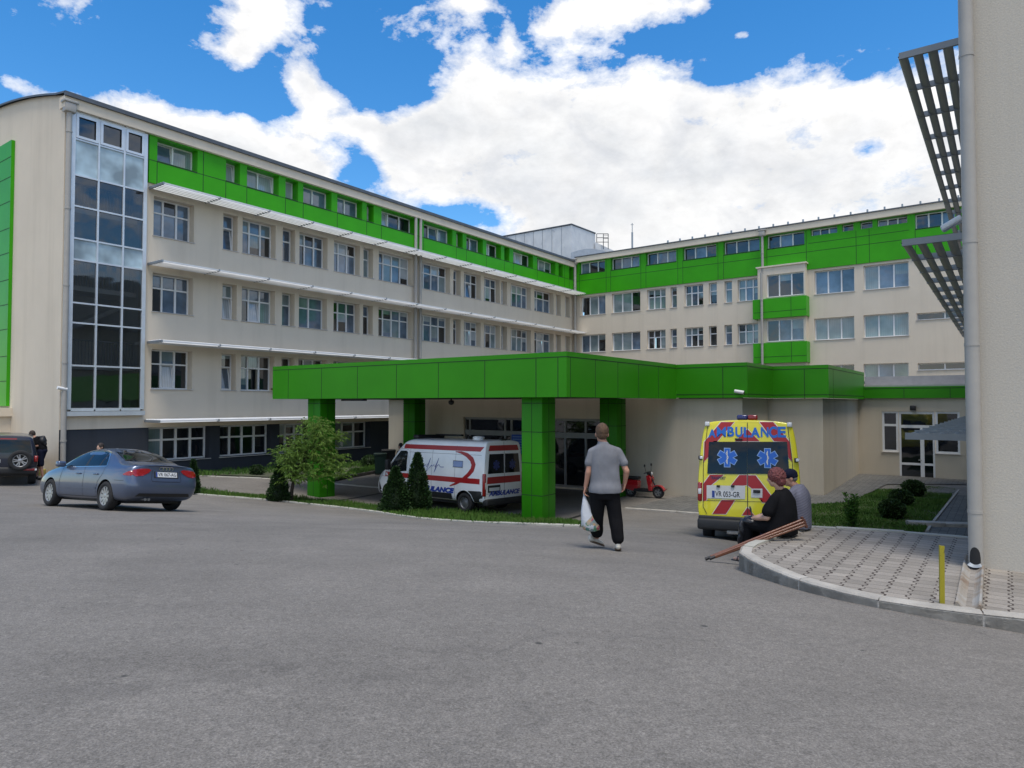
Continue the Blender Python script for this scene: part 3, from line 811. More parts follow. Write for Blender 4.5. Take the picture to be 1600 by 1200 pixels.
for z, s0, ln in ((9.83, 4.23, 21), (6.47, 4.23, 21), (3.05, 4.23, 21)):
    s = MB()
    for q in range(5):
        xc = -PR + .06 + q * .225; ring = []
        for jx_ in range(10):
            aa = 2 * PI * jx_ / 10; lx, lz = .085 * math.cos(aa), .03 * math.sin(aa); t = -.32
            ring.append((xc + lx * math.cos(t) - lz * math.sin(t), z - .03 + lx * math.sin(t) + lz * math.cos(t)))
        s.add([(p[0], s0 + .03, p[1]) for p in ring] + [(p[0], s0 + ln, p[1]) for p in ring], [(i, (i + 1) % 10, 10 + (i + 1) % 10, 10 + i) for i in range(10)], 0, True)
    so = s.build('sunshade', SH, stuc)
    y = s0
    while y < s0 + ln:
        k = MB(); k.box(-PR, 0, y - .025, y + .025, z - .075, z + .04); k.build('bracket', SH, so); y += 1.55
# ================================================================== GROUND
def asphalt_mat():
    m, nt, b = nodes_of('asphalt'); L = nt.links; tc = nt.nodes.new('ShaderNodeTexCoord'); o = tc.outputs['Object']
    big = noise(nt, o, .16, 6, .6, .6); mid = noise(nt, o, 1.1, 8, .68); fine = noise(nt, o, 75, 4, .8); grit = noise(nt, o, 150, 2, .8)
    c = ramp(nt, big, [(.3, (.158, .146, .131)), (.5, (.186, .172, .155)), (.7, (.212, .195, .175))])
    c = mixc(nt, .55, c, mixc(nt, 1.0, c, ramp(nt, mid, [(.3, .80), (.7, 1.14)]), 'MULTIPLY'))
    c = mixc(nt, .8, c, mixc(nt, 1.0, c, ramp(nt, fine, [(.32, .42), (.5, 1.0), (.68, 1.75)]), 'MULTIPLY'))
    c = mixc(nt, ramp(nt, grit, [(.64, 0.0), (.74, .5)]), c, (.34, .335, .325))
    c = mixc(nt, .8, c, mixc(nt, 1.0, c, ramp(nt, noise(nt, o, 19, 4, .75), [(.3, .74), (.5, 1.0), (.7, 1.24)]), 'MULTIPLY'))
    # small dark spots and oil marks
    v = nt.nodes.new('ShaderNodeTexVoronoi'); v.inputs['Scale'].default_value = 2.3; v.feature = 'F1'
    L.new(o, v.inputs['Vector'])
    dn = noise(nt, o, 9, 3)
    dsp = mnode(nt, 'ADD', v.outputs['Distance'], mnode(nt, 'MULTIPLY', mnode(nt, 'SUBTRACT', dn, .5), .09))
    sp = ramp(nt, dsp, [(.035, .9), (.075, 0.0)])
    pick = mnode(nt, 'GREATER_THAN', noise(nt, o, 1.3, 2), .44)
    c = mixc(nt, mnode(nt, 'MULTIPLY', sp, pick), c, (.05, .05, .048))
    st = nt.nodes.new('ShaderNodeMapping'); L.new(o, st.inputs['Vector']); st.inputs['Rotation'].default_value = (0, 0, .55); st.inputs['Scale'].default_value = (.16, 1.0, 1)
    trk = noise(nt, st.outputs['Vector'], .9, 5, .55, .5)
    c = mixc(nt, .75, c, mixc(nt, 1.0, c, ramp(nt, trk, [(.36, .90), (.5, 1.0), (.66, 1.06)]), 'MULTIPLY'))
    stn = noise(nt, o, .42, 9, .72, 1.2)
    c = mixc(nt, ramp(nt, stn, [(.60, 0.0), (.72, .42)]), c, (.085, .08, .075))
    # fine cracks
    v2 = nt.nodes.new('ShaderNodeTexVoronoi'); v2.inputs['Scale'].default_value = .10; v2.feature = 'DISTANCE_TO_EDGE'
    mx = nt.nodes.new('ShaderNodeVectorMath'); mx.operation = 'ADD'
    nn = nt.nodes.new('ShaderNodeTexNoise'); nn.inputs['Scale'].default_value = .7; nn.inputs['Detail'].default_value = 8; L.new(o, nn.inputs['Vector'])
    sc = nt.nodes.new('ShaderNodeVectorMath'); sc.operation = 'SCALE'; sc.inputs['Scale'].default_value = 2.0; L.new(nn.outputs['Color'], sc.inputs[0])
    L.new(o, mx.inputs[0]); L.new(sc.outputs[0], mx.inputs[1]); L.new(mx.outputs[0], v2.inputs['Vector'])
    ck = ramp(nt, v2.outputs['Distance'], [(.0, .2), (.0016, 0.0)])
    ckm = mnode(nt, 'MULTIPLY', ck, ramp(nt, noise(nt, o, .23, 2), [(.5, 0.0), (.6, 1.0)]))
    c = mixc(nt, ckm, c, (.06, .06, .06))
    L.new(c, b.inputs['Base Color']); b.inputs['Roughness'].default_value = .88; b.inputs['Specular IOR Level'].default_value = .32
    h = mnode(nt, 'ADD', mnode(nt, 'MULTIPLY', fine, .7), mnode(nt, 'MULTIPLY', grit, .5))
    bump(nt, b, h, .4, .008)
    return m
ASPH = asphalt_mat()
def axis(a, b, lo, hi, step, far):
    xs = list(np.arange(lo, hi + 1e-6, step)); d = step; x = lo
    while x > a: d *= 1.6; x -= d; xs.insert(0, x)
    d = step; x = hi
    while x < b: d *= 1.6; x += d; xs.append(x)
    return xs
gx = axis(-500, 500, -30, 26, .7, 0); gy = axis(-200, 600, -6, 44, .7, 0)
m = MB(); nX = len(gx)
vs = []
for y in gy:
    for x in gx: vs.append((x, y, ground(min(max(x, -45), 40), min(max(y, -12), 60))))
m.add(vs, [(j * nX + i, j * nX + i + 1, (j + 1) * nX + i + 1, (j + 1) * nX + i) for j in range(len(gy) - 1) for i in range(nX - 1)], 0, True)
tag(m.build('ground', ASPH), kind='structure')

def on_z(px, py, z):
    d = ray(px, py); t = (z - CZ) / d.z
    return Vector((0, 0, CZ)) + d * t
def gpt(px, py, dz=0): return on_ground(px, py, dz)
def resample(pts, step):
    pts = [Vector(p) for p in pts]; out = [pts[0]]; 
    for a, b in zip(pts[:-1], pts[1:]):
        n = max(1, int((b - a).length / step)); out += [a.lerp(b, i / n) for i in range(1, n + 1)]
    return out
def sheet(poly, dz, step=.6, zf=None):
    """flat polygon laid over the terrain"""
    bm = bmesh.new(); f = bm.faces.new([bm.verts.new((p[0], p[1], 0)) for p in poly])
    bmesh.ops.triangulate(bm, faces=[f])
    xs = [p[0] for p in poly]; ys = [p[1] for p in poly]
    for ax, lo, hi in ((0, min(xs), max(xs)), (1, min(ys), max(ys))):
        t = lo + step
        while t < hi:
            co = Vector((t, 0, 0)) if ax == 0 else Vector((0, t, 0)); no = Vector((1, 0, 0)) if ax == 0 else Vector((0, 1, 0))
            bmesh.ops.bisect_plane(bm, geom=bm.verts[:] + bm.edges[:] + bm.faces[:], plane_co=co, plane_no=no); t += step
    for v in bm.verts: v.co.z = (zf(v.co.x, v.co.y) if zf else ground(v.co.x, v.co.y)) + dz
    mb = MB(); mb.addbm(bm); bm.free()
    return mb
CONC = mat('kerb_concrete', (.40, .375, .335), .9, var=.26, vscale=2.5, bump=.4, bscale=30)
CONCP = mat('kerb_pale', (.40, .39, .34), .9, var=.2, vscale=2.0, bump=.4, bscale=30)
def kerb(path, w, h, down=.12, stone=.95, gap=.011, side=1, zf=None, seed=1, bev=.015):
    """row of kerb stones along a path (outer top edge); side=+1 puts the stones to the left of travel"""
    rn = random.Random(seed); zf = zf or ground; mb = MB(); pts = resample(path, .12)
    i = 0; seg = [pts[0]]; acc = 0
    def flush(seg):
        if len(seg) < 2: return
        j = rn.uniform(-.006, .006); rows = []
        for k, p in enumerate(seg):
            t = (seg[min(k + 1, len(seg) - 1)] - seg[max(k - 1, 0)]); t.z = 0; t.normalize(); nrm = Vector((-t.y, t.x, 0)) * side
            q = p.copy()
            if k == 0: q = q + t * gap
            if k == len(seg) - 1: q = q - t * gap
            z = zf(q.x, q.y); a = q; b = q + nrm * w
            rows.append([(a.x, a.y, z - down), (a.x, a.y, z + h - bev + j), (a.x + nrm.x * bev, a.y + nrm.y * bev, z + h + j), (b.x, b.y, z + h + j), (b.x, b.y, z - down)])
        n = len(rows[0]); vs = [v for r_ in rows for v in r_]
        fs = [(r_ * n + k, r_ * n + k + 1, (r_ + 1) * n + k + 1, (r_ + 1) * n + k) for r_ in range(len(rows) - 1) for k in range(n - 1)]
        fs += [tuple(range(n)), tuple((len(rows) - 1) * n + k for k in range(n))[::-1]]
        mb.add(vs, fs)
    for a, b in zip(pts[:-1], pts[1:]):
        acc += (b - a).length; seg.append(b)
        if acc >= stone: flush(seg); seg = [b]; acc = 0
    flush(seg)
    return mb

# --- verge with kerb in front of the canopy
k1 = [gpt(*p) for p in ((286, 770.5), (300, 772.5), (350, 776.5), (400, 780.5), (450, 785), (500, 790.5), (560, 797.5), (600, 803), (655, 811), (700, 814.5), (749, 817.5), (824, 821), (880, 823), (906, 824))]
bk = [gpt(*p) for p in ((912, 819), (866, 812.5), (815, 807.5), (757, 801), (690, 796.5), (640, 793.5), (590, 790.5), (522, 785), (477, 780), (419, 775), (380, 772), (300, 765), (284, 765))]
tag(kerb(k1, .10, .05, seed=4).build('kerb', CONCP), kind='structure')
SOIL = mat('grass_soil', (.05, .065, .022), .95, var2=(.075, .085, .03), vscale=3, bump=.6, bscale=25)
soil = sheet([p for p in k1] + bk, .03, .5); tag(soil.build('verge', SOIL), kind='structure')

GRASSM = None
def grass_mat(name, a, b, dry):
    m, nt, bb = nodes_of(name); tc = nt.nodes.new('ShaderNodeTexCoord'); o = tc.outputs['Object']
    c = ramp(nt, noise(nt, o, .9, 5), [(.3, a), (.7, b)])
    c = mixc(nt, ramp(nt, noise(nt, o, 6, 3), [(.55, 0.0), (.75, .6)]), c, dry)
    nt.links.new(c, bb.inputs['Base Color']); bb.inputs['Roughness'].default_value = .7; bb.inputs['Specular IOR Level'].default_value = .25
    return m
GR1 = grass_mat('grass_blades', (.045, .115, .016), (.085, .17, .025), (.17, .17, .06))
GR2 = grass_mat('lawn_blades', (.045, .115, .020), (.08, .165, .026), (.13, .15, .05))
def inside(p, poly):
    c = False; j = len(poly) - 1
    for i in range(len(poly)):
        a, b = poly[i], poly[j]
        if (a[1] > p[1]) != (b[1] > p[1]) and p[0] < (b[0] - a[0]) * (p[1] - a[1]) / (b[1] - a[1]) + a[0]: c = not c
        j = i
    return c
def grass(poly, n, h, name, m, zf=None, w=.012, lean=.6, seed=2, dz=.0):
    rn = random.Random(seed); mb = MB(); xs = [p[0] for p in poly]; ys = [p[1] for p in poly]; k = 0; tries = 0
    while k < n and tries < n * 12:
        tries += 1
        x, y = rn.uniform(min(xs), max(xs)), rn.uniform(min(ys), max(ys))
        if not inside((x, y), poly): continue
        z = (zf(x, y) if zf else ground(x, y)) + dz; hh = h * rn.uniform(.4, 1.25) * (1.0 + .5 * math.sin(x * 1.7) * math.sin(y * 2.3)); a = rn.uniform(0, 2 * PI); l = rn.uniform(0, lean) * hh
        dx, dy = math.cos(a), math.sin(a); sx, sy = -dy * w * rn.uniform(.7, 1.6), dx * w
        mb.add([(x - sx, y - sy, z), (x + sx, y + sy, z), (x + sx * .6 + dx * l * .4, y + sy * .6 + dy * l * .4, z + hh * .6), (x + dx * l, y + dy * l, z + hh), (x - sx * .6 + dx * l * .4, y - sy * .6 + dy * l * .4, z + hh * .6)], [(0, 1, 2, 3, 4)])
        k += 1
    return tag(mb.build(name, m, fix=False), kind='stuff')
vpoly = [(p.x, p.y) for p in k1] + [(p.x, p.y) for p in bk]
grass(vpoly, 15000, .12, 'grass', GR1, dz=.02, w=.012)

# --- beds, kerb line and drain slots behind
def pave_mat(name, c0, c1, joint, cw=.2, rh=.165, zig=.0, jw=.010, ang=math.atan2(.585, .811), dark=1.0):
    m, nt, b = nodes_of(name); L = nt.links; tc = nt.nodes.new('ShaderNodeTexCoord')
    mp = nt.nodes.new('ShaderNodeMapping'); mp.inputs['Rotation'].default_value = (0, 0, ang); L.new(tc.outputs['Object'], mp.inputs['Vector'])
    sx = nt.nodes.new('ShaderNodeSeparateXYZ'); L.new(mp.outputs['Vector'], sx.inputs[0]); u, v = sx.outputs[0], sx.outputs[1]
    # stepped side joint, then cross joints offset by half a stone in every second column
    stp = mnode(nt, 'SINE', mnode(nt, 'MULTIPLY', v, 2 * PI / rh))
    stp = mnode(nt, 'MINIMUM', mnode(nt, 'MAXIMUM', mnode(nt, 'MULTIPLY', stp, 1.7), -1.0), 1.0)
    uu = mnode(nt, 'DIVIDE', mnode(nt, 'MULTIPLY_ADD', stp, zig, u), cw)
    col = mnode(nt, 'FLOOR', uu); fu = mnode(nt, 'SUBTRACT', uu, col)
    du = mnode(nt, 'MULTIPLY', mnode(nt, 'MINIMUM', fu, mnode(nt, 'SUBTRACT', 1.0, fu)), cw)
    par = mnode(nt, 'MODULO', mnode(nt, 'ABSOLUTE', col), 2.0)
    vv = mnode(nt, 'DIVIDE', mnode(nt, 'MULTIPLY_ADD', par, rh / 2, v), rh)
    row = mnode(nt, 'FLOOR', vv); fv = mnode(nt, 'SUBTRACT', vv, row)
    dv = mnode(nt, 'MULTIPLY', mnode(nt, 'MINIMUM', fv, mnode(nt, 'SUBTRACT', 1.0, fv)), rh)
    o = tc.outputs['Object']
    jn = ramp(nt, noise(nt, o, 9.0, 5, .7), [(.40, 0.0), (.66, 1.0)])
    ju = mnode(nt, 'LESS_THAN', du, mnode(nt, 'MULTIPLY_ADD', jn, jw * 1.3, jw * .25))
    jv = mnode(nt, 'MULTIPLY', mnode(nt, 'LESS_THAN', dv, .005), .75)
    wn = nt.nodes.new('ShaderNodeTexWhiteNoise'); wn.noise_dimensions = '2D'
    cb = nt.nodes.new('ShaderNodeCombineXYZ'); L.new(col, cb.inputs[0]); L.new(row, cb.inputs[1]); L.new(cb.outputs[0], wn.inputs['Vector'])
    base = mixc(nt, wn.outputs['Value'], c0, c1)
    base = mixc(nt, .6, base, mixc(nt, 1.0, base, ramp(nt, noise(nt, o, 1.2, 6), [(.3, .72), (.7, 1.16)]), 'MULTIPLY'))
    base = mixc(nt, .6, base, mixc(nt, 1.0, base, ramp(nt, noise(nt, o, 70, 3), [(.3, .75), (.7, 1.2)]), 'MULTIPLY'))
    j = mnode(nt, 'MAXIMUM', ju, jv)
    c = mixc(nt, j, base, joint)
    L.new(c, b.inputs['Base Color']); b.inputs['Roughness'].default_value = .9; b.inputs['Specular IOR Level'].default_value = .25
    h = mnode(nt, 'MULTIPLY_ADD', noise(nt, o, 60, 3), .25, mnode(nt, 'SUBTRACT', 1.0, j))
    bump(nt, b, h, .6, .008)
    return m
PAVE = pave_mat('island_paving', (.25, .228, .20), (.33, .30, .265), (.065, .052, .046), .205, .165, .016, .011)
PAVE2 = pave_mat('grey_paving', (.13, .13, .125), (.19, .185, .175), (.04, .045, .035), .2, .1, 0, .006)
lk = [gpt(*p) for p in ((262, 741), (300, 743.5), (422, 748.5), (522, 756.5), (596, 763))]
tag(kerb(lk, .22, .03, seed=9).build('kerb', CONCP), kind='structure')
def wallpt(fr, x, y): p = fr.world(x, y, 0); return Vector((p.x, p.y, 0))
bed = [gpt(262, 740), gpt(300, 742.3), gpt(422, 747.2), gpt(500, 751), gpt(527, 752)]
bedp = bed + [gpt(560, 744), gpt(592, 738), wallpt(EN, X0 + .0, Y1 + 3), wallpt(LW, 22, .0), wallpt(LW, 1.5, .0)]
tag(sheet(bedp, .06, .6).build('planting_bed', mat('bed_soil', (.10, .095, .075), .95, var2=(.05, .075, .025), vscale=1.1, bump=.5, bscale=20)), kind='structure')
strip = [wallpt(LW, 3.6, -.15), wallpt(LW, 3.6, -1.5), wallpt(LW, 21, -2.4), wallpt(LW, 21, -.15)]
grass([(p.x, p.y) for p in strip], 5000, .16, 'grass', GR2, dz=.05, w=.02, seed=5)
b2 = [gpt(527, 752), gpt(560, 745), gpt(592, 739), gpt(596, 731), gpt(560, 734)]
grass([(p.x, p.y) for p in b2], 2200, .18, 'grass', GR2, dz=.06, w=.02, seed=6)
tag(kerb([gpt(522, 753), gpt(530, 750.5), gpt(560, 745), gpt(594, 739)], .15, .16, seed=3, side=1).build('kerb', mat('dark_kerb', (.10, .095, .09), .9, var=.3, bump=.4)), kind='structure')
def slot(a, b, w, name):
    t = (b - a); t.z = 0; t.normalize(); nn_ = Vector((-t.y, t.x, 0)) * w / 2
    return tag(sheet([a - nn_, b - nn_, b + nn_, a + nn_], .012, .5).build(name, mat('drain_slot', (.02, .02, .02), .8)), kind='structure')
slot(gpt(521, 783), gpt(596, 770.5), .16, 'drain_slot'); slot(gpt(878, 813.5), gpt(922, 801), .16, 'drain_slot')

# --- right courtyard: grey paving along the entrance block, lawn, path
fl = lambda x, y: ground(x, y)
pv = [wallpt(EN, 14.4, Y1 + WB - .02), gpt(978, 794.5), gpt(1090, 803), gpt(1200, 800), gpt(1262, 789), gpt(1326, 786), gpt(1345, 777), gpt(1386, 757.5), gpt(1505, 758), wallpt(EN, AX1 - .5, Y3 - .02), wallpt(EN, X2 - WB + .02, Y3 - .02), wallpt(EN, X2 - WB + .02, Y2 + WB - .02), wallpt(EN, X1 - WB + .02, Y2 + WB - .02), wallpt(EN, X1 - WB + .02, Y1 + WB - .02)]
tag(sheet(pv, .035, .6).build('courtyard_paving', PAVE2), kind='structure')
tag(kerb([gpt(976, 795.5), gpt(1090, 804), gpt(1180, 803)], .14, .05, seed=12, side=1).build('kerb', CONC), kind='structure')
ZL = -.03
lz_ = lambda x, y: ZL
def lpt(px, py): return on_z(px, py, ZL)
lawn = [lpt(1250, 792), lpt(1262, 790), lpt(1326, 787), lpt(1345, 778.5), lpt(1386, 759.5), lpt(1500, 759.5), lpt(1450, 822), lpt(1440, 838), lpt(1236, 838), lpt(1236, 805)]
tag(sheet(lawn, .02, .5, lz_).build('lawn', SOIL), kind='structure')
lp = [(p.x, p.y) for p in lawn]
grass(lp, 26000, .085, 'grass', GR2, lz_, dz=.01, w=.014, seed=8)
path = [lpt(1503, 759.5), lpt(1453, 822), lpt(1444, 838), lpt(1600, 838), lpt(1640, 759.5)]
tag(sheet(path, .03, .6, lz_).build('path', PAVE2), kind='structure')
tag(kerb([lpt(1502, 760), lpt(1452, 822), lpt(1446, 832)], .08, .07, seed=14, side=1, zf=lz_).build('kerb', CONC), kind='structure')
tag(kerb([lpt(1420, 823), lpt(1470, 825), lpt(1560, 827)], .35, .14, seed=15, side=1, zf=lz_).build('kerb', CONC), kind='structure')

# --- raised pavement island
flat = lambda x, y: GI
out_px = [(1158, 853), (1154.5, 862), (1170, 872.5), (1194, 884), (1230, 899), (1266, 911), (1316, 924), (1372, 936), (1441, 947), (1506, 955), (1600, 965)]
outer = [on_z(x, y, GI) for x, y in out_px]
outer += [on_z(1700, 975, GI), on_z(1900, 992, GI)]
back = [on_z(x, y, GI) for x, y in ((1525, 838), (1412, 829), (1262, 820), (1215, 832), (1180, 843), (1166, 848))]
endp = [QB.world(6, .02, GI), QB.world(.02, .02, GI), QB.world(.02, 1.8, GI)]
ring = outer + endp + back
isl = MB(); isl.add([(p.x, p.y, GI - .02) for p in ring], [tuple(range(len(ring)))])
for a_, b_ in zip(ring, ring[1:] + ring[:1]): isl.quad((a_.x, a_.y, GI - .02), (b_.x, b_.y, GI - .02), (b_.x, b_.y, GI - 2.2), (a_.x, a_.y, GI - 2.2))
tag(isl.build('pavement_base', CONC), kind='structure')
inner = [(p.x, p.y) for p in ring]
# shrink by the kerb width
cx0 = sum(p[0] for p in inner) / len(inner); cy0 = sum(p[1] for p in inner) / len(inner)
pb = MB(); pb.add([(p[0], p[1], GI - .012) for p in inner], [tuple(range(len(inner)))])
tag(pb.build('pavement', PAVE), kind='structure')
tag(kerb(outer, .15, 0.004, .35, .78, .007, 1, flat, 21, .03).build('kerb', CONC), kind='structure')
tag(kerb(outer[:1] + back[::-1][:6], .16, .004, .6, .8, .007, -1, flat, 22, .03).build('kerb', CONCP), kind='structure')
# --- drain channel from the downpipe to the road
ch = MB(); n = 9
A_, B_ = on_z(1523, 872, GI), on_z(1513, 950, GI); dirv = (B_ - A_).normalized(); sd = Vector((-dirv.y, dirv.x, 0))
prof = []
for i in range(n):
    t = -1 + 2 * i / (n - 1); prof.append((t * .082, .026 - .055 * (1 - t * t)))
prof = [(-.105, -.03), (-.10, .026)] + prof + [(.10, .026), (.105, -.03)]
K = 14; vs = []
for i in range(K + 1):
    p = A_.lerp(B_, i / K)
    for q in prof: vs.append(p + sd * q[0] + Vector((0, 0, q[1] + .012)))
nn = len(prof)
ch.add(vs, [(i * nn + j, i * nn + j + 1, (i + 1) * nn + j + 1, (i + 1) * nn + j) for i in range(K) for j in range(nn - 1)] + [tuple(range(nn)), tuple(K * nn + j for j in range(nn))[::-1]])
def channel_mat():
    m, nt, b = nodes_of('stained_concrete'); o = nt.nodes.new('ShaderNodeTexCoord').outputs['Object']
    c = ramp(nt, noise(nt, o, 3.2, 6, .6, .4), [(.35, (.34, .33, .31)), (.55, (.27, .23, .185)), (.72, (.17, .10, .06))])
    nt.links.new(c, b.inputs['Base Color']); b.inputs['Roughness'].default_value = .9; bump(nt, b, noise(nt, o, 40, 3), .4, .01)
    return m
tag(ch.build('drain_channel', channel_mat()), 'shallow stained concrete drain channel running from the downpipe mouth to the kerb', 'drain')
# --- yellow stake
sb = on_z(1472.5, 941, GI); st = MB(); hgt = 87 * sb.y / FPX
w = .020
st.box(-w, w, -.004, .004, -.05, hgt); st.box(-w, -w + .006, .004, .035, -.05, hgt)
def stake_mat():
    m, nt, b = nodes_of('worn_yellow_paint'); o = nt.nodes.new('ShaderNodeTexCoord').outputs['Object']
    c = mixc(nt, ramp(nt, noise(nt, o, 18, 6, .7), [(.58, 0.0), (.66, 1.0)]), (.34, .285, .012), (.06, .045, .02))
    nt.links.new(c, b.inputs['Base Color']); b.inputs['Roughness'].default_value = .55
    return m
so = st.build('steel_stake', stake_mat()); so.location = sb; so.rotation_euler = (0, .01, -.35)
tag(so, 'short worn yellow steel angle stake standing at the edge of the paved island', 'stake')

# ================================================================== VEHICLES
def evaluated(obj):
    dg = bpy.context.evaluated_depsgraph_get(); dg.update()
    me = bpy.data.meshes.new_from_object(obj.evaluated_get(dg), depsgraph=dg)
    return me

def loft(stations, name, mats, sub=2, mat_of=None, cutters=(), parent=None, smooth=True):
    """half rings (bottom to roof centre) mirrored, closed at both ends, subdivided, wheel arches cut"""
    n = len(stations[0]); vs = []; fs = []; mi = []
    for st in stations:
        for p in st: vs.append((p[0], p[1], p[2]))
        for p in st[:-1]: vs.append((p[0], -p[1], p[2]))
    m = 2 * n - 1
    L = lambda i, j: i * m + j
    Rr = lambda i, j: i * m + (n + j if j < n - 1 else n - 1)
    for i in range(len(stations) - 1):
        for j in range(n - 1):
            fs.append((L(i, j), L(i, j + 1), L(i + 1, j + 1), L(i + 1, j))); mi.append(mat_of(i, j) if mat_of else 0)
            fs.append((Rr(i, j), Rr(i + 1, j), Rr(i + 1, j + 1), Rr(i, j + 1))); mi.append(mat_of(i, j) if mat_of else 0)
        fs.append((L(i, 0), L(i + 1, 0), Rr(i + 1, 0), Rr(i, 0))); mi.append(0)
    for i, rev in ((0, False), (len(stations) - 1, True)):
        for j in range(n - 1):
            a, b, c, d = L(i, j), L(i, j + 1), Rr(i, j + 1), Rr(i, j)
            f = (a, d, c, b) if c != b else (a, d, b)
            fs.append(f[::-1] if rev else f); mi.append(0)
    me = bpy.data.meshes.new(name); me.from_pydata(vs, [], fs); me.update()
    for q in mats: me.materials.append(q)
    me.polygons.foreach_set('material_index', mi)
    bm = bmesh.new(); bm.from_mesh(me); bmesh.ops.recalc_face_normals(bm, faces=bm.faces[:]); bm.to_mesh(me); bm.free()
    o = bpy.data.objects.new(name, me); COL.objects.link(o)
    s = o.modifiers.new('s', 'SUBSURF'); s.levels = sub; s.render_levels = sub
    tmp = []
    for c in cutters:
        b = o.modifiers.new('b', 'BOOLEAN'); b.object = c; b.operation = 'DIFFERENCE'; b.solver = 'EXACT'; tmp.append(c)
        try: b.material_mode = 'TRANSFER'
        except Exception: pass
    me2 = evaluated(o); o.modifiers.clear(); o.data = me2
    for c in tmp: bpy.data.objects.remove(c)
    me2.polygons.foreach_set('use_smooth', [smooth] * len(me2.polygons))
    try: me2.set_sharp_from_angle(angle=R(38))
    except Exception: pass
    if parent: o.parent = parent
    return o

def arch_cutter(x, z, r, y0, y1):
    mb = MB(); n = 32
    ring = [(x + r * math.cos(2 * PI * k / n), z + r * math.sin(2 * PI * k / n)) for k in range(n)]
    mb.add([(p[0], y0, p[1]) for p in ring] + [(p[0], y1, p[1]) for p in ring], [tuple(range(n)), tuple(range(n, 2 * n))[::-1]] + [(k, k + n, (k + 1) % n + n, (k + 1) % n) for k in range(n)])
    return mb.build('cut', BLACK)

def tree_of(o):
    me = o.data; return BVHTree.FromPolygons([v.co.copy() for v in me.vertices], [tuple(p.vertices) for p in me.polygons])

class Proj:
    """drops flat outlines onto a body: 'L' left side (x,z), 'R' right side, 'B' back (y,z), 'F' front (y,z), 'T' top (x,y)"""
    def __init__(s, body, parent): s.t = tree_of(body); s.parent = parent
    def hit(s, face, a, b, off):
        if face == 'L': o, d = Vector((a, 4, b)), Vector((0, -1, 0))
        elif face == 'R': o, d = Vector((a, -4, b)), Vector((0, 1, 0))
        elif face == 'B': o, d = Vector((-3, a, b)), Vector((1, 0, 0))
        elif face == 'F': o, d = Vector((9, a, b)), Vector((-1, 0, 0))
        else: o, d = Vector((a, b, 5)), Vector((0, 0, -1))
        h = s.t.ray_cast(o, d)
        if h[0] is None: return None
        n = h[1] if h[1].dot(d) < 0 else -h[1]
        return h[0] - d * off * .6 + n * off * .4
    def mesh(s, face, vs2, fs, off, mb, mi=0, step=.12, fallback=None):
        bm = bmesh.new(); vv = [bm.verts.new((p[0], p[1], 0)) for p in vs2]
        for f in fs:
            try: bm.faces.new([vv[i] for i in f])
            except Exception: pass
        bmesh.ops.triangulate(bm, faces=bm.faces[:])
        xs = [p[0] for p in vs2]; ys = [p[1] for p in vs2]
        for ax, lo, hi in ((0, min(xs), max(xs)), (1, min(ys), max(ys))):
            t = math.floor(lo / step) * step + step
            while t < hi:
                co = Vector((t, 0, 0)) if ax == 0 else Vector((0, t, 0)); no = Vector((1, 0, 0)) if ax == 0 else Vector((0, 1, 0))
                bmesh.ops.bisect_plane(bm, geom=bm.verts[:] + bm.edges[:] + bm.faces[:], plane_co=co, plane_no=no); t += step
        bm.verts.index_update(); P = [s.hit(face, v.co.x, v.co.y, off) for v in bm.verts]
        base = [p if p is not None else Vector((0, 0, 0)) for p in P]
        mb.add(base, [[v.index for v in f.verts] for f in bm.faces if all(P[v.index] is not None for v in f.verts)], mi, True)
        bm.free()
    def poly(s, face, pts, off, mb, mi=0, step=.12): s.mesh(face, pts, [tuple(range(len(pts)))], off, mb, mi, step)
    def line(s, face, pts, w, off, mb, mi=0, step=.1):
        pts = [Vector((p[0], p[1])) for p in pts]; k = len(pts); lf = []; rt = []
        for i, p in enumerate(pts):
            t = (pts[min(i + 1, k - 1)] - pts[max(i - 1, 0)]).normalized(); nn_ = Vector((-t.y, t.x)) * w / 2
            lf.append(p + nn_); rt.append(p - nn_)
        vs = lf + rt
        s.mesh(face, vs, [(i, i + 1, k + i + 1, k + i) for i in range(k - 1)], off, mb, mi, step)
    def part(s, name, mat_, face, pts, off=.004, step=.12, parent=None):
        mb = MB(); s.poly(face, pts, off, mb, 0, step); return mb.build(name, mat_, parent or s.parent)

def text_mesh(txt, bold=.0, shear=0.0, spacing=1.0):
    c = bpy.data.curves.new('t', 'FONT'); c.body = txt; c.size = 1; c.offset = bold; c.shear = shear; c.space_character = spacing; c.resolution_u = 3
    o = bpy.data.objects.new('t', c); COL.objects.link(o); me = evaluated(o); bpy.data.objects.remove(o)
    vs = [(v.co.x, v.co.y) for v in me.vertices]; fs = [tuple(p.vertices) for p in me.polygons]
    x0 = min(v[0] for v in vs); x1 = max(v[0] for v in vs); y0 = min(v[1] for v in vs); y1 = max(v[1] for v in vs)
    return [((v[0] - x0) / (x1 - x0), (v[1] - y0) / (y1 - y0)) for v in vs], fs

def text_on(pr, face, txt, a0, a1, b0, b1, off, mb, mi=0, bold=0.0, shear=0.0, tilt=0.0, step=.2, spacing=1.0):
    vs, fs = text_mesh(txt, bold, shear, spacing)
    pr.mesh(face, [(a0 + (a1 - a0) * v[0], b0 + (b1 - b0) * v[1] + tilt * v[0]) for v in vs], fs, off, mb, mi, step)

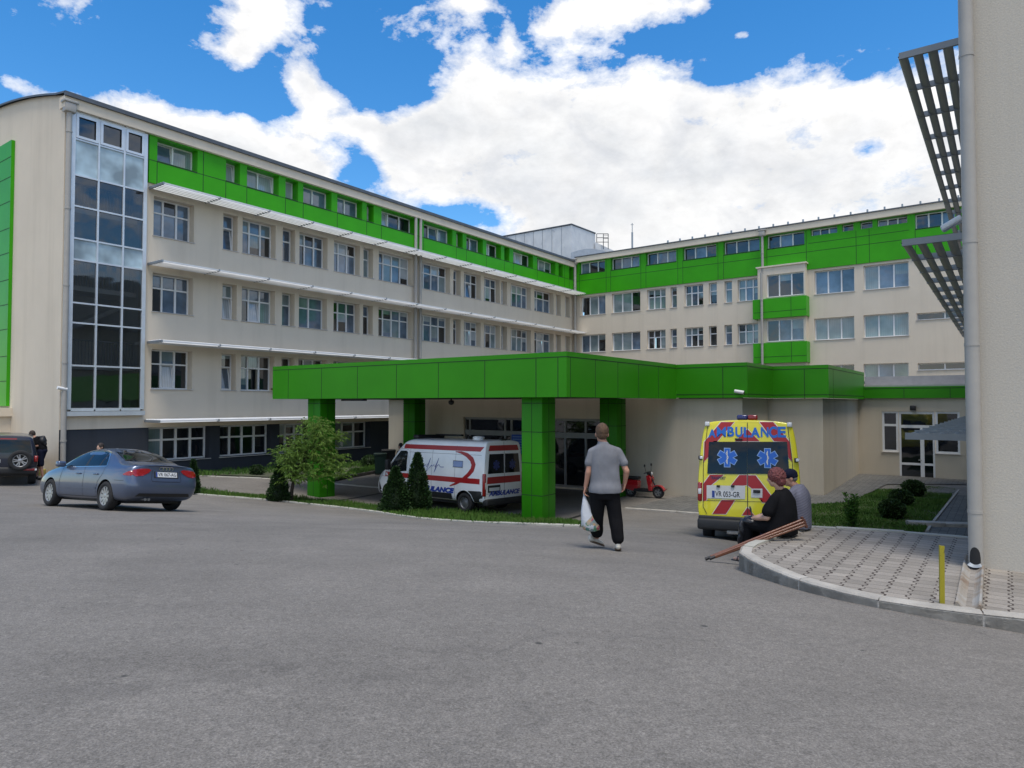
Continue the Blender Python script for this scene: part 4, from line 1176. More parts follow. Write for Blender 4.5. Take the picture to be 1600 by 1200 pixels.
TYRE = mat('tyre_rubber', (.018, .018, .019), .85, bump=.3, bscale=60)
ALLOY = mat('alloy_rim', (.42, .42, .43), .35, .75)
STEELR = mat('steel_rim', (.24, .245, .25), .4, .6)
CARGLASS = glass_mat('car_glass', (.008, .010, .012), .03, .02, spec=.22)
CHROME = mat('chrome', (.7, .72, .74), .15, .95)
REDL = mat('tail_lamp_red', (.28, .008, .010), .18, spec=.6, coat=.6)
CLEARL = mat('lamp_clear', (.62, .63, .64), .12, spec=.7, coat=.5)
ORANGEL = mat('lamp_orange', (.6, .2, .02), .2, coat=.5)
TRIM = mat('grey_trim', (.017, .0175, .019), .6, bump=.15, bscale=80)
PLATEW = mat('plate_white', (.62, .63, .64), .5)
PLATEB = mat('plate_blue', (.02, .05, .25), .5)
INK = mat('plate_ink', (.015, .015, .02), .5)

def car_paint(name, col, metal=.4, rough=.32, flake=True):
    m, nt, b = nodes_of(name); o = nt.nodes.new('ShaderNodeTexCoord').outputs['Object']
    c = ramp(nt, noise(nt, o, 1.1, 5), [(.3, [v * .92 for v in col]), (.7, [min(1, v * 1.06) for v in col])])
    sx = nt.nodes.new('ShaderNodeSeparateXYZ'); nt.links.new(o, sx.inputs[0])
    # road dust thrown up on the lower body
    low = mnode(nt, 'MULTIPLY', ramp(nt, sx.outputs[2], [(.18, .55), (.55, 0.0)]), noise(nt, o, 5, 5))
    c = mixc(nt, low, c, (.17, .16, .145))
    nt.links.new(c, b.inputs['Base Color']); b.inputs['Metallic'].default_value = metal
    nt.links.new(mnode(nt, 'MULTIPLY_ADD', low, .7, rough), b.inputs['Roughness'])
    b.inputs['Coat Weight'].default_value = .7; b.inputs['Coat Roughness'].default_value = .05
    MATS[name] = m
    return m

def wheel(parent, x, y, r, w, rim_r, style, side, rimmat=None, name='wheel'):
    """tyre as the part, rim as its sub-part; side=+1 faces +y"""
    M = Matrix.Translation((x, y, r)) @ Matrix.Rotation(-PI / 2 * side, 4, 'X')
    t = MB(); h = w / 2
    t.lathe([(rim_r * .96, -h * .9), (rim_r, -h), (r * .9, -h * 1.04), (r * .985, -h * .8), (r, -h * .4), (r, h * .4), (r * .985, h * .8), (r * .9, h * 1.04), (rim_r, h), (rim_r * .96, h * .82), (rim_r * .94, h * .3)], 32, 0, M)
    o = t.build(name, TYRE, parent)
    k = MB()
    k.lathe([(rim_r * .97, h * .84), (rim_r * .93, h * .86), (rim_r * .88, h * .55), (rim_r * .86, -h * .2)], 32, 0, M)
    if style == 'spoke':
        ns = 10
        k.lathe([(rim_r * .30, h * .70), (rim_r * .16, h * .78), (.001, h * .78)], 20, 0, M)
        for q in range(ns):
            a = 2 * PI * q / ns; c, s_ = math.cos(a), math.sin(a)
            def P(rr, ww, zz): return M @ Vector((c * rr - s_ * ww, s_ * rr + c * ww, zz))
            k.add([P(rim_r * .22, -.020, h * .74), P(rim_r * .22, .020, h * .74), P(rim_r * .93, .038, h * .80), P(rim_r * .93, -.038, h * .80),
                   P(rim_r * .22, -.020, h * .55), P(rim_r * .22, .020, h * .55), P(rim_r * .93, .038, h * .55), P(rim_r * .93, -.038, h * .55)], [(0, 1, 2, 3), (0, 4, 5, 1), (1, 5, 6, 2), (2, 6, 7, 3), (3, 7, 4, 0)])
    elif style == 'star':
        k.lathe([(rim_r * .34, h * .72), (rim_r * .18, h * .85), (.001, h * .85)], 20, 0, M)
        for q in range(5):
            a = 2 * PI * q / 5; 
            for da in (-.20, .20):
                c, s_ = math.cos(a + da), math.sin(a + da)
                def P(rr, ww, zz): return M @ Vector((c * rr - s_ * ww, s_ * rr + c * ww, zz))
                k.add([P(rim_r * .2, -.016, h * .76), P(rim_r * .2, .016, h * .76), P(rim_r * .93, .02, h * .82), P(rim_r * .93, -.02, h * .82),
                       P(rim_r * .2, -.016, h * .5), P(rim_r * .2, .016, h * .5), P(rim_r * .93, .02, h * .5), P(rim_r * .93, -.02, h * .5)], [(0, 1, 2, 3), (0, 4, 5, 1), (1, 5, 6, 2), (2, 6, 7, 3), (3, 7, 4, 0)])
    else:
        k.lathe([(rim_r * .86, h * .3), (rim_r * .7, h * .55), (rim_r * .5, h * .42), (rim_r * .36, h * .62), (rim_r * .2, h * .66), (.001, h * .66)], 24, 0, M)
    k.build('rim', rimmat or ALLOY, o)
    d = MB(); d.lathe([(rim_r * .87, -h * .1), (.001, -h * .1)], 20, 0, M); d.build('brake_disc', BLACK, o)
    return o

class Vehicle:
    def __init__(s, name, label, cat, p, heading, wb0, wb1, track, group=None, level=False):
        """p: rear centre on the ground plan, heading: unit plan vector; tilt follows the four wheels"""
        f = Vector((heading[0], heading[1], 0)).normalized(); l = Vector((-f.y, f.x, 0))
        P = []
        for x in (wb0, wb1):
            for y in (-track / 2, track / 2):
                q = Vector((p[0], p[1], 0)) + f * x + l * y; q.z = ground(q.x, q.y); P.append(q)
        fx = ((P[2] + P[3]) - (P[0] + P[1])).normalized(); ly = ((P[1] + P[3]) - (P[0] + P[2])); n = fx.cross(ly).normalized(); ly = n.cross(fx).normalized()
        if level:
            ly = Vector((-fx.y, fx.x, 0)).normalized(); n = fx.cross(ly).normalized()
        c = (P[0] + P[1]) / 2 - fx * wb0
        s.M = Matrix(((fx.x, ly.x, n.x, c.x), (fx.y, ly.y, n.y, c.y), (fx.z, ly.z, n.z, c.z), (0, 0, 0, 1)))
        s.Mi = s.M.inverted()
        s.root = thing(name, label, cat, c, 0, group, s.M.to_euler())
    def side(s, px, py, y):
        o = s.Mi @ Vector((0, 0, CZ)); d = s.Mi.to_3x3() @ ray(px, py); t = (y - o.y) / d.y; q = o + d * t; return (q.x, q.z)
    def rear(s, px, py, x=0):
        o = s.Mi @ Vector((0, 0, CZ)); d = s.Mi.to_3x3() @ ray(px, py); t = (x - o.x) / d.x; q = o + d * t; return (q.y, q.z)

# ------------------------------------------------------------------ sedan
V = Vehicle('parked_car', 'blue grey saloon car parked at the kerb with its tail towards the canopy', 'car', (-8.10, 16.04), (-.843, .538), 1.03, 3.68, 1.52)
sed = V.root; sed.scale = (1, 1, 1.06)
ST = [
 [(.16, .56, .30), (.06, .70, .33), (.0, .765, .47), (.0, .77, .62), (.075, .755, .80), (.10, .70, .955), (.085, .66, .985), (.06, .36, 1.012), (.05, 0, 1.02)],
 [(.34, .66, .21), (.25, .80, .26), (.17, .850, .46), (.16, .862, .64), (.19, .850, .85), (.22, .79, .965), (.24, .72, 1.00), (.22, .38, 1.033), (.2, 0, 1.043)],
 [(.66, .70, .20), (.66, .85, .25), (.66, .882, .47), (.66, .89, .66), (.66, .868, .90), (.64, .80, .985), (.62, .70, 1.02), (.62, .40, 1.048), (.62, 0, 1.058)],
 [(1.0, .70, .20), (1.0, .855, .25), (1.0, .884, .47), (1.0, .89, .66), (1.0, .870, .91), (1.0, .80, 1.02), (1.0, .68, 1.13), (1.0, .40, 1.19), (1.0, 0, 1.21)],
 [(1.40, .70, .20), (1.40, .855, .24), (1.40, .886, .47), (1.40, .89, .66), (1.40, .872, .915), (1.40, .76, 1.12), (1.40, .63, 1.29), (1.42, .37, 1.355), (1.42, 0, 1.37)],
 [(2.05, .70, .19), (2.05, .855, .23), (2.05, .886, .47), (2.05, .89, .66), (2.05, .872, .915), (2.05, .745, 1.14), (2.05, .60, 1.345), (2.05, .36, 1.412), (2.05, 0, 1.427)],
 [(2.70, .70, .19), (2.70, .855, .23), (2.70, .886, .47), (2.70, .89, .66), (2.70, .870, .905), (2.70, .755, 1.11), (2.68, .61, 1.30), (2.68, .38, 1.365), (2.68, 0, 1.38)],
 [(3.10, .70, .19), (3.10, .855, .23), (3.10, .884, .47), (3.10, .888, .66), (3.10, .866, .89), (3.10, .79, 1.00), (3.08, .69, 1.12), (3.06, .42, 1.185), (3.05, 0, 1.205)],
 [(3.50, .70, .19), (3.50, .852, .24), (3.50, .880, .47), (3.50, .886, .66), (3.50, .858, .86), (3.48, .80, .915), (3.46, .72, .955), (3.44, .45, .985), (3.43, 0, .998)],
 [(4.0, .68, .20), (4.0, .845, .25), (4.0, .872, .46), (4.0, .876, .63), (4.0, .842, .80), (4.0, .76, .865), (4.0, .66, .89), (4.0, .40, .912), (4.0, 0, .92)],
 [(4.36, .62, .22), (4.38, .78, .27), (4.38, .83, .44), (4.38, .83, .58), (4.37, .78, .70), (4.36, .70, .755), (4.36, .60, .775), (4.36, .38, .79), (4.36, 0, .795)],
 [(4.50, .50, .26), (4.54, .62, .30), (4.58, .70, .43), (4.57, .70, .54), (4.53, .66, .635), (4.50, .58, .68), (4.49, .5, .70), (4.49, .34, .715), (4.49, 0, .72)]]
PAINT = car_paint('blue_grey_paint', (.088, .116, .185), .5, .28)
cut = [arch_cutter(1.03, .325, .352, y0, y1) for y0, y1 in ((.45, 1.2), (-1.2, -.45))] + [arch_cutter(3.68, .325, .352, y0, y1) for y0, y1 in ((.45, 1.2), (-1.2, -.45))]
body = loft(ST, 'body', [PAINT, BLACK], 2, None, cut, sed)
pr = Proj(body, sed)
for x in (1.03, 3.68):
    for sd in (1, -1): wheel(sed, x, sd * .775, .317, .215, .215, 'spoke', sd)
for F in 'LR':
    pr.part('side_window', CARGLASS, F, [(3.14, .935), (2.92, 1.085), (2.66, 1.235), (2.38, 1.30), (2.13, 1.315), (2.10, .955), (2.6, .945)], .005)
    pr.part('side_window', CARGLASS, F, [(2.02, .957), (2.05, 1.317), (1.80, 1.305), (1.56, 1.27), (1.47, 1.235), (1.47, .965)], .005)
    pr.part('side_window', CARGLASS, F, [(1.42, .968), (1.42, 1.215), (1.30, 1.15), (1.205, 1.06), (1.16, .975)], .005)
    mb = MB(); pr.line(F, [(3.20, .925), (2.94, 1.10), (2.66, 1.26), (2.36, 1.325), (2.05, 1.342), (1.78, 1.33), (1.52, 1.285), (1.36, 1.205), (1.22, 1.09), (1.13, .965)], .016, .008, mb)
    pr.line(F, [(3.2, .925), (2.6, .935), (2.05, .944), (1.5, .953), (1.13, .958)], .014, .008, mb); mb.build('window_trim', CHROME, sed)
    mb = MB(); pr.poly(F, [(2.11, .955), (2.02, .957), (2.05, 1.317), (2.135, 1.315)], .006, mb); pr.poly(F, [(1.47, .965), (1.42, .968), (1.42, 1.215), (1.47, 1.235)], .006, mb); mb.build('door_pillar', BLACK, sed)
    mb = MB()
    pr.line(F, [(2.08, .945), (2.05, .70), (2.04, .30)], .010, .003, mb); pr.line(F, [(3.14, .90), (3.20, .6), (3.18, .30)], .010, .003, mb)
    pr.line(F, [(1.16, .95), (1.20, .80), (1.38, .62), (1.43, .40), (1.42, .30)], .010, .003, mb); pr.line(F, [(3.18, .29), (2.04, .285), (1.42, .29)], .010, .003, mb)
    pr.line(F, [(.30, .66), (.66, .665)], .008, .003, mb)
    mb.build('door_seams', BLACK, sed)
    mb = MB(); pr.line(F, [(3.12, .47), (2.3, .472), (1.45, .475)], .035, .010, mb); mb.build('side_moulding', PAINT, sed)
    for hx in (2.22, 1.42):
        mb = MB(); y = .885 if F == 'L' else -.885; mb.bevbox(hx - .02, hx + .17, y - .012, y + .028, .77, .80, .012); mb.build('door_handle', PAINT, sed)
    s_ = 1 if F == 'L' else -1
    mb = MB(); mb.bevbox(2.98, 3.15, min(s_ * .86, s_ * 1.06), max(s_ * .86, s_ * 1.06), .92, 1.055, .04); mb.build('wing_mirror', PAINT, sed)
pr.part('rear_window', CARGLASS, 'B', [(-.60, 1.085), (.60, 1.085), (.555, 1.22), (.50, 1.315), (.25, 1.345), (0, 1.35), (-.25, 1.345), (-.50, 1.315), (-.555, 1.22)], .005, .08)
pr.part('windscreen', CARGLASS, 'F', [(-.66, 1.01), (.66, 1.01), (.60, 1.16), (.50, 1.30), (.2, 1.345), (-.2, 1.345), (-.50, 1.30), (-.60, 1.16)], .005, .08)
for s_ in (1, -1):
    pr.part('tail_lamp', REDL, 'B', [(s_ * q[0], q[1]) for q in ((.36, .90), (.42, .93), (.60, .925), (.75, .895), (.775, .80), (.70, .755), (.55, .775), (.42, .84))], .010, .05)
    F = 'L' if s_ > 0 else 'R'
    pr.part('tail_lamp', REDL, F, [(.07, .885), (.20, .865), (.36, .80), (.35, .775), (.10, .765)], .008, .05)
    pr.part('headlamp', CLEARL, 'F', [(s_ * q[0], q[1]) for q in ((.42, .63), (.70, .68), (.74, .62), (.66, .56), (.45, .55))], .008, .05)
mb = MB(); pr.line('B', [(-.66, .99), (0, 1.0), (.66, .99)], .01, .003, mb); pr.line('B', [(.33, .90), (.36, .70), (.34, .655), (-.34, .655), (-.36, .70), (-.33, .90)], .010, .003, mb); mb.build('boot_seam', BLACK, sed)
pr.part('rear_bumper_skirt', TRIM, 'B', [(-.66, .33), (.66, .33), (.60, .40), (-.60, .40)], .006)
mb = MB(); pr.poly('B', [(-.30, .735), (.30, .735), (.30, .875), (-.30, .875)], .006, mb); pk = mb.build('plate_recess', TRIM, sed)
mb = MB(); pr.poly('B', [(-.26, .755), (.26, .755), (.26, .865), (-.26, .865)], .012, mb, 0, .3); pr.poly('B', [(.22, .757), (.26, .757), (.26, .863), (.22, .863)], .014, mb, 1, .3)
text_on(pr, 'B', 'VR 067-AG', .205, -.24, .775, .848, .015, mb, 2, .01, 0, 0, .3); mb.build('number_plate', [PLATEW, PLATEB, INK], sed)
mb = MB()
for k in range(4):
    c0 = (.115 - k * .077, .935)
    pr.line('B', [(c0[0] + .05 * math.cos(2 * PI * q / 14), c0[1] + .05 * math.sin(2 * PI * q / 14) * .86) for q in range(15)], .012, .008, mb)
mb.build('badge', CHROME, sed)
mb = MB(); mb.tube([(.10, .42, .27), (.4, .42, .28)], .032, 10); mb.tube([(.10, .34, .27), (.4, .34, .28)], .032, 10); mb.build('exhaust_pipe', STEELR, sed)
mb = MB(); mb.box(.5, 4.2, -.62, .62, .17, .24); mb.build('underbody', BLACK, sed)

# ------------------------------------------------------------------ van bodies
def van_stations(Ln, W, H, zb=.34, nose=True):
    w = W / 2; S = []; f = Ln - 5.41; g = max(f, 0)
    def ring(x, k, top, dx=(0,) * 9, zb_=zb, belt=1.30):
        return [(x + dx[0], w * .80 * k, zb_), (x + dx[1], w * .965 * k, zb_ + .05), (x + dx[2], w * k, .75), (x + dx[3], w * .998 * k, belt), (x + dx[4], w * .945 * k, belt + (top - belt) * .55), (x + dx[5], w * .875 * k, top - .13), (x + dx[6], w * .80 * k, top - .035), (x + dx[7], w * .45 * k, top), (x + dx[8], 0, top + .012)]
    S.append(ring(.0, .972, H - .04, (.03, .01, 0, 0, .015, .035, .06, .06, .06)))
    S.append(ring(.035, .993, H - .015, (.02, .0, 0, 0, .012, .03, .04, .04, .04)))
    S.append(ring(.16, 1.0, H))
    for x in (.7, 1.6, 2.6 + g * .6, 3.3 + g): S.append(ring(x, 1.0, H))
    S.append([(3.78 + g, w * .80, zb), (3.78 + g, w * .965, zb + .05), (3.78 + g, w, .75), (3.78 + g, w * .995, 1.30), (3.78 + g, w * .94, 1.85), (3.74 + g, w * .86, H - .19), (3.70 + g, w * .78, H - .08), (3.68 + g, w * .45, H - .02), (3.66 + g, 0, H)])
    S.append([(4.25 + f, w * .80, zb), (4.25 + f, w * .965, zb + .05), (4.25 + f, w, .75), (4.25 + f, w * .99, 1.28), (4.22 + f, w * .93, 1.66), (4.16 + f, w * .86, 1.93), (4.12 + f, w * .78, 2.02), (4.07 + f, w * .45, 2.10), (4.05 + f, 0, 2.12)])
    S.append([(4.72 + f, w * .80, zb), (4.72 + f, w * .96, zb + .05), (4.72 + f, w * .99, .75), (4.72 + f, w * .97, 1.18), (4.70 + f, w * .90, 1.32), (4.66 + f, w * .83, 1.41), (4.64 + f, w * .74, 1.46), (4.62 + f, w * .45, 1.52), (4.60 + f, 0, 1.54)])
    S.append([(5.12 + f, w * .76, zb - .04), (5.14 + f, w * .92, zb), (5.14 + f, w * .95, .70), (5.12 + f, w * .90, 1.02), (5.08 + f, w * .82, 1.12), (5.04 + f, w * .73, 1.18), (5.02 + f, w * .64, 1.21), (5.0 + f, w * .4, 1.25), (5.0 + f, 0, 1.27)])
    S.append([(5.30 + f, w * .62, zb - .04), (5.36 + f, w * .76, zb), (5.40 + f, w * .80, .66), (5.33 + f, w * .76, .92), (5.27 + f, w * .68, 1.0), (5.22 + f, w * .6, 1.05), (5.2 + f, w * .5, 1.07), (5.18 + f, w * .3, 1.09), (5.18 + f, 0, 1.10)])
    return S

# ------------------------------------------------------------------ white ambulance under the canopy
V = Vehicle('ambulance', 'white ambulance with red bands and blue heartbeat line parked under the green canopy', 'ambulance', (-.92 + .65, 23.0 + .76), (-.76, .65), .97, 5.0, 1.75)
wa = V.root; WW, WH = 2.05, 2.50
WPAINT = car_paint('white_paint', (.82, .83, .84), 0, .35)
RED = mat('red_vinyl', (.36, .012, .014), .35, var=.08, vscale=2); BLUE = mat('blue_vinyl', (.018, .05, .33), .4, var=.06)
cut = [arch_cutter(x, .35, .42, y0, y1) for x in (.97, 5.0) for y0, y1 in ((.5, 1.4), (-1.4, -.5))]
body = loft(van_stations(5.95, WW, WH), 'body', [WPAINT, BLACK], 2, None, cut, wa); pr = Proj(body, wa)
for x in (.97, 5.0):
    for sd in (1, -1): wheel(wa, x, sd * .88, .345, .225, .205, 'steel', sd, STEELR)
S_ = lambda cx, cy: V.side(580 + cx / 5.3333, 640 + cy / 5.3333, WW / 2)
RR = lambda cx, cy: V.rear(580 + cx / 5.3333, 640 + cy / 5.3333, 0)
zt1, zt0 = S_(900, 312)[1], S_(900, 352)[1]; zl1, zl0 = S_(880, 577)[1], S_(880, 622)[1]
mb = MB(); pr.poly('L', [(.12, zt1), (4.59, zt1), (4.86, zt0), (.27, zt0)], .004, mb, 0, .2); pr.poly('R', [(.12, zt1), (4.59, zt1), (4.86, zt0), (.27, zt0)], .004, mb, 0, .2)
pr.poly('L', [(.22, zl1), (5.49, zl1), (5.69, zl0), (.22, zl0)], .004, mb, 0, .2); pr.poly('R', [(.22, zl1), (5.49, zl1), (5.69, zl0), (.22, zl0)], .004, mb, 0, .2)
arc = [(690, 350, 4), (740, 358, 22), (790, 380, 36), (830, 415, 44), (848, 460, 47), (838, 505, 43), (806, 545, 36), (758, 585, 30), (700, 618, 20), (640, 640, 6)]
k = len(arc); pts = [S_(a[0], a[1]) for a in arc]; wd = [a[2] / 5.333 / 46.6 for a in arc]; lf = []; rt = []
fine = []
for i in range(k - 1):
    for q in range(4):
        t = q / 4; fine.append((pts[i][0] * (1 - t) + pts[i + 1][0] * t, pts[i][1] * (1 - t) + pts[i + 1][1] * t, wd[i] * (1 - t) + wd[i + 1] * t))
for i in range(len(fine)):
    a_, b_ = Vector(fine[max(i - 2, 0)][:2]), Vector(fine[min(i + 2, len(fine) - 1)][:2]); t = (b_ - a_).normalized(); nn_ = Vector((-t.y, t.x)) * fine[i][2] / 2; c_ = Vector(fine[i][:2])
    lf.append(c_ + nn_); rt.append(c_ - nn_)
kk = len(lf); pr.mesh('L', lf + rt, [(i, i + 1, kk + i + 1, kk + i) for i in range(kk - 1)], .006, mb, 0, .3)
za, zb_ = RR(1080, 297), RR(1080, 343); pr.poly('B', [(-.72, za[1]), (.72, za[1]), (.80, zb_[1]), (-.80, zb_[1])], .004, mb, 0, .2)
za, zb_ = RR(1080, 556), RR(1080, 612); pr.poly('B', [(-.86, za[1]), (.86, za[1]), (.88, zb_[1]), (-.88, zb_[1])], .004, mb, 0, .2)
mb.build('red_band', RED, wa)
mb = MB(); ecg = [(405, 470), (440, 471), (452, 458), (458, 478), (489, 402), (455, 520), (500, 462), (508, 472), (520, 458), (528, 478), (557, 404), (522, 522), (548, 466), (560, 458), (572, 478), (602, 479)]
pr.line('L', [S_(*p) for p in ecg], .022, .006, mb, 0, .3); pr.line('L', [(S_(352, 470)[0], S_(405, 470)[1]), S_(405, 470)], .022, .006, mb, 0, .3)
a0, a1 = S_(352, 665), S_(694, 665); zz0, zz1 = S_(600, 690)[1], S_(600, 645)[1]
text_on(pr, 'L', 'AMBULANCE', a0[0], a1[0], zz0, zz1, .006, mb, 0, .075, .30, 0, .5, 1.0)
a0, a1 = RR(985, 700), RR(1212, 690); text_on(pr, 'B', 'AMBULANCE', .80, -.84, RR(1090, 712)[1], RR(1090, 670)[1], .010, mb, 0, .05, .3, 0, .5)
mb.build('blue_lettering', BLUE, wa)
c0, c1 = S_(680, 428), S_(757, 480); p_ = pr.part('small_window', mat('frosted_window', (.22, .30, .52), .25, var=.1), 'L', [(c0[0], c0[1]), (c1[0], c0[1]), (c1[0], c1[1]), (c0[0], c1[1])], .008)
mb = MB(); pr.line('L', [(c0[0] + .01, c0[1] + .01), (c1[0] - .01, c0[1] + .01), (c1[0] - .01, c1[1] - .01), (c0[0] + .01, c1[1] - .01), (c0[0] + .01, c0[1] + .01)], .02, .010, mb); mb.build('window_seal', TRIM, p_)
for F in 'LR': pr.part('cab_window', CARGLASS, F, [(3.96, 1.28), (3.96, 1.98), (4.04, 2.03), (4.40, 2.02), (4.72, 1.72), (5.06, 1.34), (4.99, 1.29), (4.44, 1.24)], .006)
pr.part('windscreen', CARGLASS, 'F', [(-.80, 1.50), (.80, 1.50), (.74, 1.95), (.66, 2.20), (-.66, 2.20), (-.74, 1.95)], .006)
for s_ in (1, -1):
    b0, b1 = RR(1000, 372)[1], RR(1000, 535)[1]
    pr.part('rear_window', CARGLASS, 'B', [(s_ * .03, b1), (s_ * .84, b1), (s_ * .76, b0), (s_ * .03, b0)], .006)
    mb = MB(); mb.bevbox(-.01, .10, s_ * WW / 2 * .965 - .06, s_ * WW / 2 * .965 + .045, .62, 1.38, .03); mb.bevbox(-.013, .0, s_ * WW / 2 * .94 - .03, s_ * WW / 2 * .94 + .03, .86, 1.08, .006, 1); mb.build('tail_lamp', [REDL, CLEARL], wa)
    pr.part('headlamp', CLEARL, 'F', [(s_ * .50, .86), (s_ * .78, .90), (s_ * .82, 1.10), (s_ * .74, 1.22), (s_ * .62, 1.05)], .012, .06)
    F = 'L' if s_ > 0 else 'R'
    pr.part('headlamp', CLEARL, F, [(5.84, .80), (5.55, .86), (5.34, 1.14), (5.42, 1.2), (5.70, 1.06)], .012, .06)
    mb = MB(); pr.poly(F, [(1.55, .43), (3.6, .43), (3.6, .63), (1.55, .63)], .025, mb, 0, .3)
    pr.poly(F, [(.03, .34), (.50, .34), (.53, .5), (.62, .66), (.78, .77), (.2, .79), (.03, .75)], .012, mb, 0, .2); pr.poly(F, [(5.45, .32), (5.90, .32), (5.90, .78), (5.60, .82), (5.46, .6)], .012, mb, 0, .2)
    mb.build('side_moulding', TRIM, wa)
    mb = MB()
    for x in (1.42, 2.6, 3.82): pr.line(F, [(x, .42), (x, 2.30)], .009, .003, mb)
    pr.line(F, [(.2, zt0 - .12), (3.84, zt0 - .12)], .009, .003, mb); pr.line(F, [(3.90, .7), (3.90, 2.05), (4.04, 2.1), (4.44, 2.08), (4.78, 1.75), (5.14, 1.33), (5.2, 1.1), (4.84, .9)], .009, .003, mb)
    mb.build('panel_seams', BLACK, wa)
    mb = MB(); mb.bevbox(4.84, 5.0, min(s_ * 1.02, s_ * 1.22), max(s_ * 1.02, s_ * 1.22), 1.28, 1.68, .05); mb.build('wing_mirror', TRIM, wa)
mb = MB(); pr.line('B', [(0, .45), (0, 2.44)], .012, .005, mb); pr.line('B', [(-.9, .70), (.9, .70)], .012, .004, mb); mb.build('door_seam', BLACK, wa)
mb = MB(); mb.bevbox(-.10, .12, -.98, .98, .30, .52, .04); mb.build('rear_bumper', TRIM, wa)
mb = MB(); pr.poly('B', [(.22, .74), (.84, .74), (.84, .98), (.22, .98)], .008, mb); pl_ = mb.build('plate_recess', TRIM, wa)
mb = MB(); pr.poly('B', [(.26, .79), (.78, .79), (.78, .90), (.26, .90)], .014, mb); mb.build('number_plate', PLATEW, pl_)
mb = MB()
for yc in (.42, -.42):
    zc = RR(1090, 460)[1]
    for q in range(3):
        a_ = q * PI / 3; c_, s2 = math.cos(a_), math.sin(a_)
        pr.poly('B', [(yc + c_ * u - s2 * v_, zc + s2 * u + c_ * v_) for u, v_ in ((-.05, -.17), (.05, -.17), (.05, .17), (-.05, .17))], .009 + q * .001, mb, 0, .3)
mb.build('rescue_star', mat('dark_blue_vinyl', (.015, .03, .14), .4), wa)
mb = MB(); mb.bevbox(2.6, 4.0, -.62, -.46, WH + .08, WH + .15, .02); mb.bevbox(3.7, 4.0, -.7, .7, WH - .02, WH + .13, .05); mb.box(2.2, 2.26, -.57, -.5, WH - .02, WH + .09); mb.build('light_bar', BLACK, wa)
mb = MB(); mb.lathe([(.001, .10), (.16, .09), (.21, .05), (.21, -.04)], 18, 0, Matrix.Translation((1.15, .1, WH + .03))); mb.build('roof_vent', WPAINT, wa)
mb = MB(); mb.bevbox(.03, .16, -.14, .14, WH - .02, WH + .05, .02); mb.build('warning_lamp', BLACK, wa)
mb = MB(); mb.box(.3, 5.6, -.7, .7, .25, .40); mb.build('underbody', BLACK, wa)

# ------------------------------------------------------------------ yellow ambulance
YH = R(20.8)
V = Vehicle('ambulance', 'yellow ambulance with red chevrons on its closed rear doors standing behind the seated pair', 'ambulance', (4.87, 14.22), (math.sin(YH), math.cos(YH)), .95, 4.1, 1.72, None, True)
ya = V.root; WW, WH = 2.06, 2.60
YPAINT = car_paint('yellow_paint', (.74, .66, .012), 0, .32)
cut = [arch_cutter(x, .34, .41, y0, y1) for x in (.95, 4.1) for y0, y1 in ((.5, 1.4), (-1.4, -.5))]
body = loft(van_stations(5.0, WW, WH, .40), 'body', [YPAINT, BLACK], 2, None, cut, ya); pr = Proj(body, ya)
for x in (.95, 4.1):
    for sd in (1, -1): wheel(ya, x, sd * .86, .335, .215, .20, 'steel', sd, STEELR)
C_ = lambda cx, cy: V.rear(1060 + cx / 4.6167, 640 + cy / 4.6167, 0)
WHT = mat('white_vinyl', (.70, .68, .60), .4)
stripes = [[(307, 88), (402, 88), (282, 225), (222, 228), (212, 345), (183, 378), (186, 232)], [(497, 140), (408, 228), (586, 228)], [(585, 88), (685, 88), (802, 232), (818, 372), (793, 345), (782, 232), (690, 228)],
           [(228, 470), (328, 470), (236, 545), (203, 548), (203, 655), (178, 660), (180, 535)], [(440, 472), (494, 472), (494, 545), (468, 548), (380, 546)], [(502, 474), (556, 474), (690, 650), (690, 672), (606, 672), (604, 575), (530, 570), (502, 548)],
           [(312, 652), (408, 652), (342, 753), (245, 753)], [(499, 704), (458, 762), (546, 762)], [(700, 690), (760, 690), (760, 752), (690, 755)]]
mb = MB()
for sp_ in stripes:
    P_ = [C_(*p) for p in sp_]; cx_ = sum(p[0] for p in P_) / len(P_); cz_ = sum(p[1] for p in P_) / len(P_)
    pr.poly('B', P_, .006, mb, 0, .2)
    pr.line('B', P_ + P_[:1], .030, .0045, mb, 1, .3)
mb.build('chevron_stripes', [RED, WHT], ya)
mb = MB()
letters = [('A', 215, 270, 142, 200, .05), ('M', 276, 343, 124, 196, 0), ('B', 352, 402, 122, 194, 0), ('U', 410, 462, 124, 198, 0), ('L', 470, 520, 126, 200, 0), ('A', 520, 588, 128, 200, 0), ('N', 594, 650, 126, 198, 0), ('C', 652, 712, 120, 204, 0), ('E', 716, 775, 122, 200, 0)]
for ch, x0, x1, y0, y1, tl_ in letters:
    a_, b_ = C_(x0, y1), C_(x1, y0); text_on(pr, 'B', ch, a_[0], b_[0], a_[1], b_[1], .009, mb, 0, .012 if ch == 'M' else (.028 if ch == 'N' else .04), 0, 0, .6)
mb.build('blue_lettering', mat('sky_blue_vinyl', (.012, .13, .50), .4), ya)
mb = MB(); a_, b_ = C_(232, 502), C_(342, 484); text_on(pr, 'B', 'TRANSPORT', a_[0], b_[0], a_[1], b_[1], .010, mb, 0, .03, .3, 0, .6); mb.build('small_lettering', mat('navy_vinyl', (.02, .02, .08), .4), ya)
STAR = mat('star_blue', (.015, .12, .52), .4)
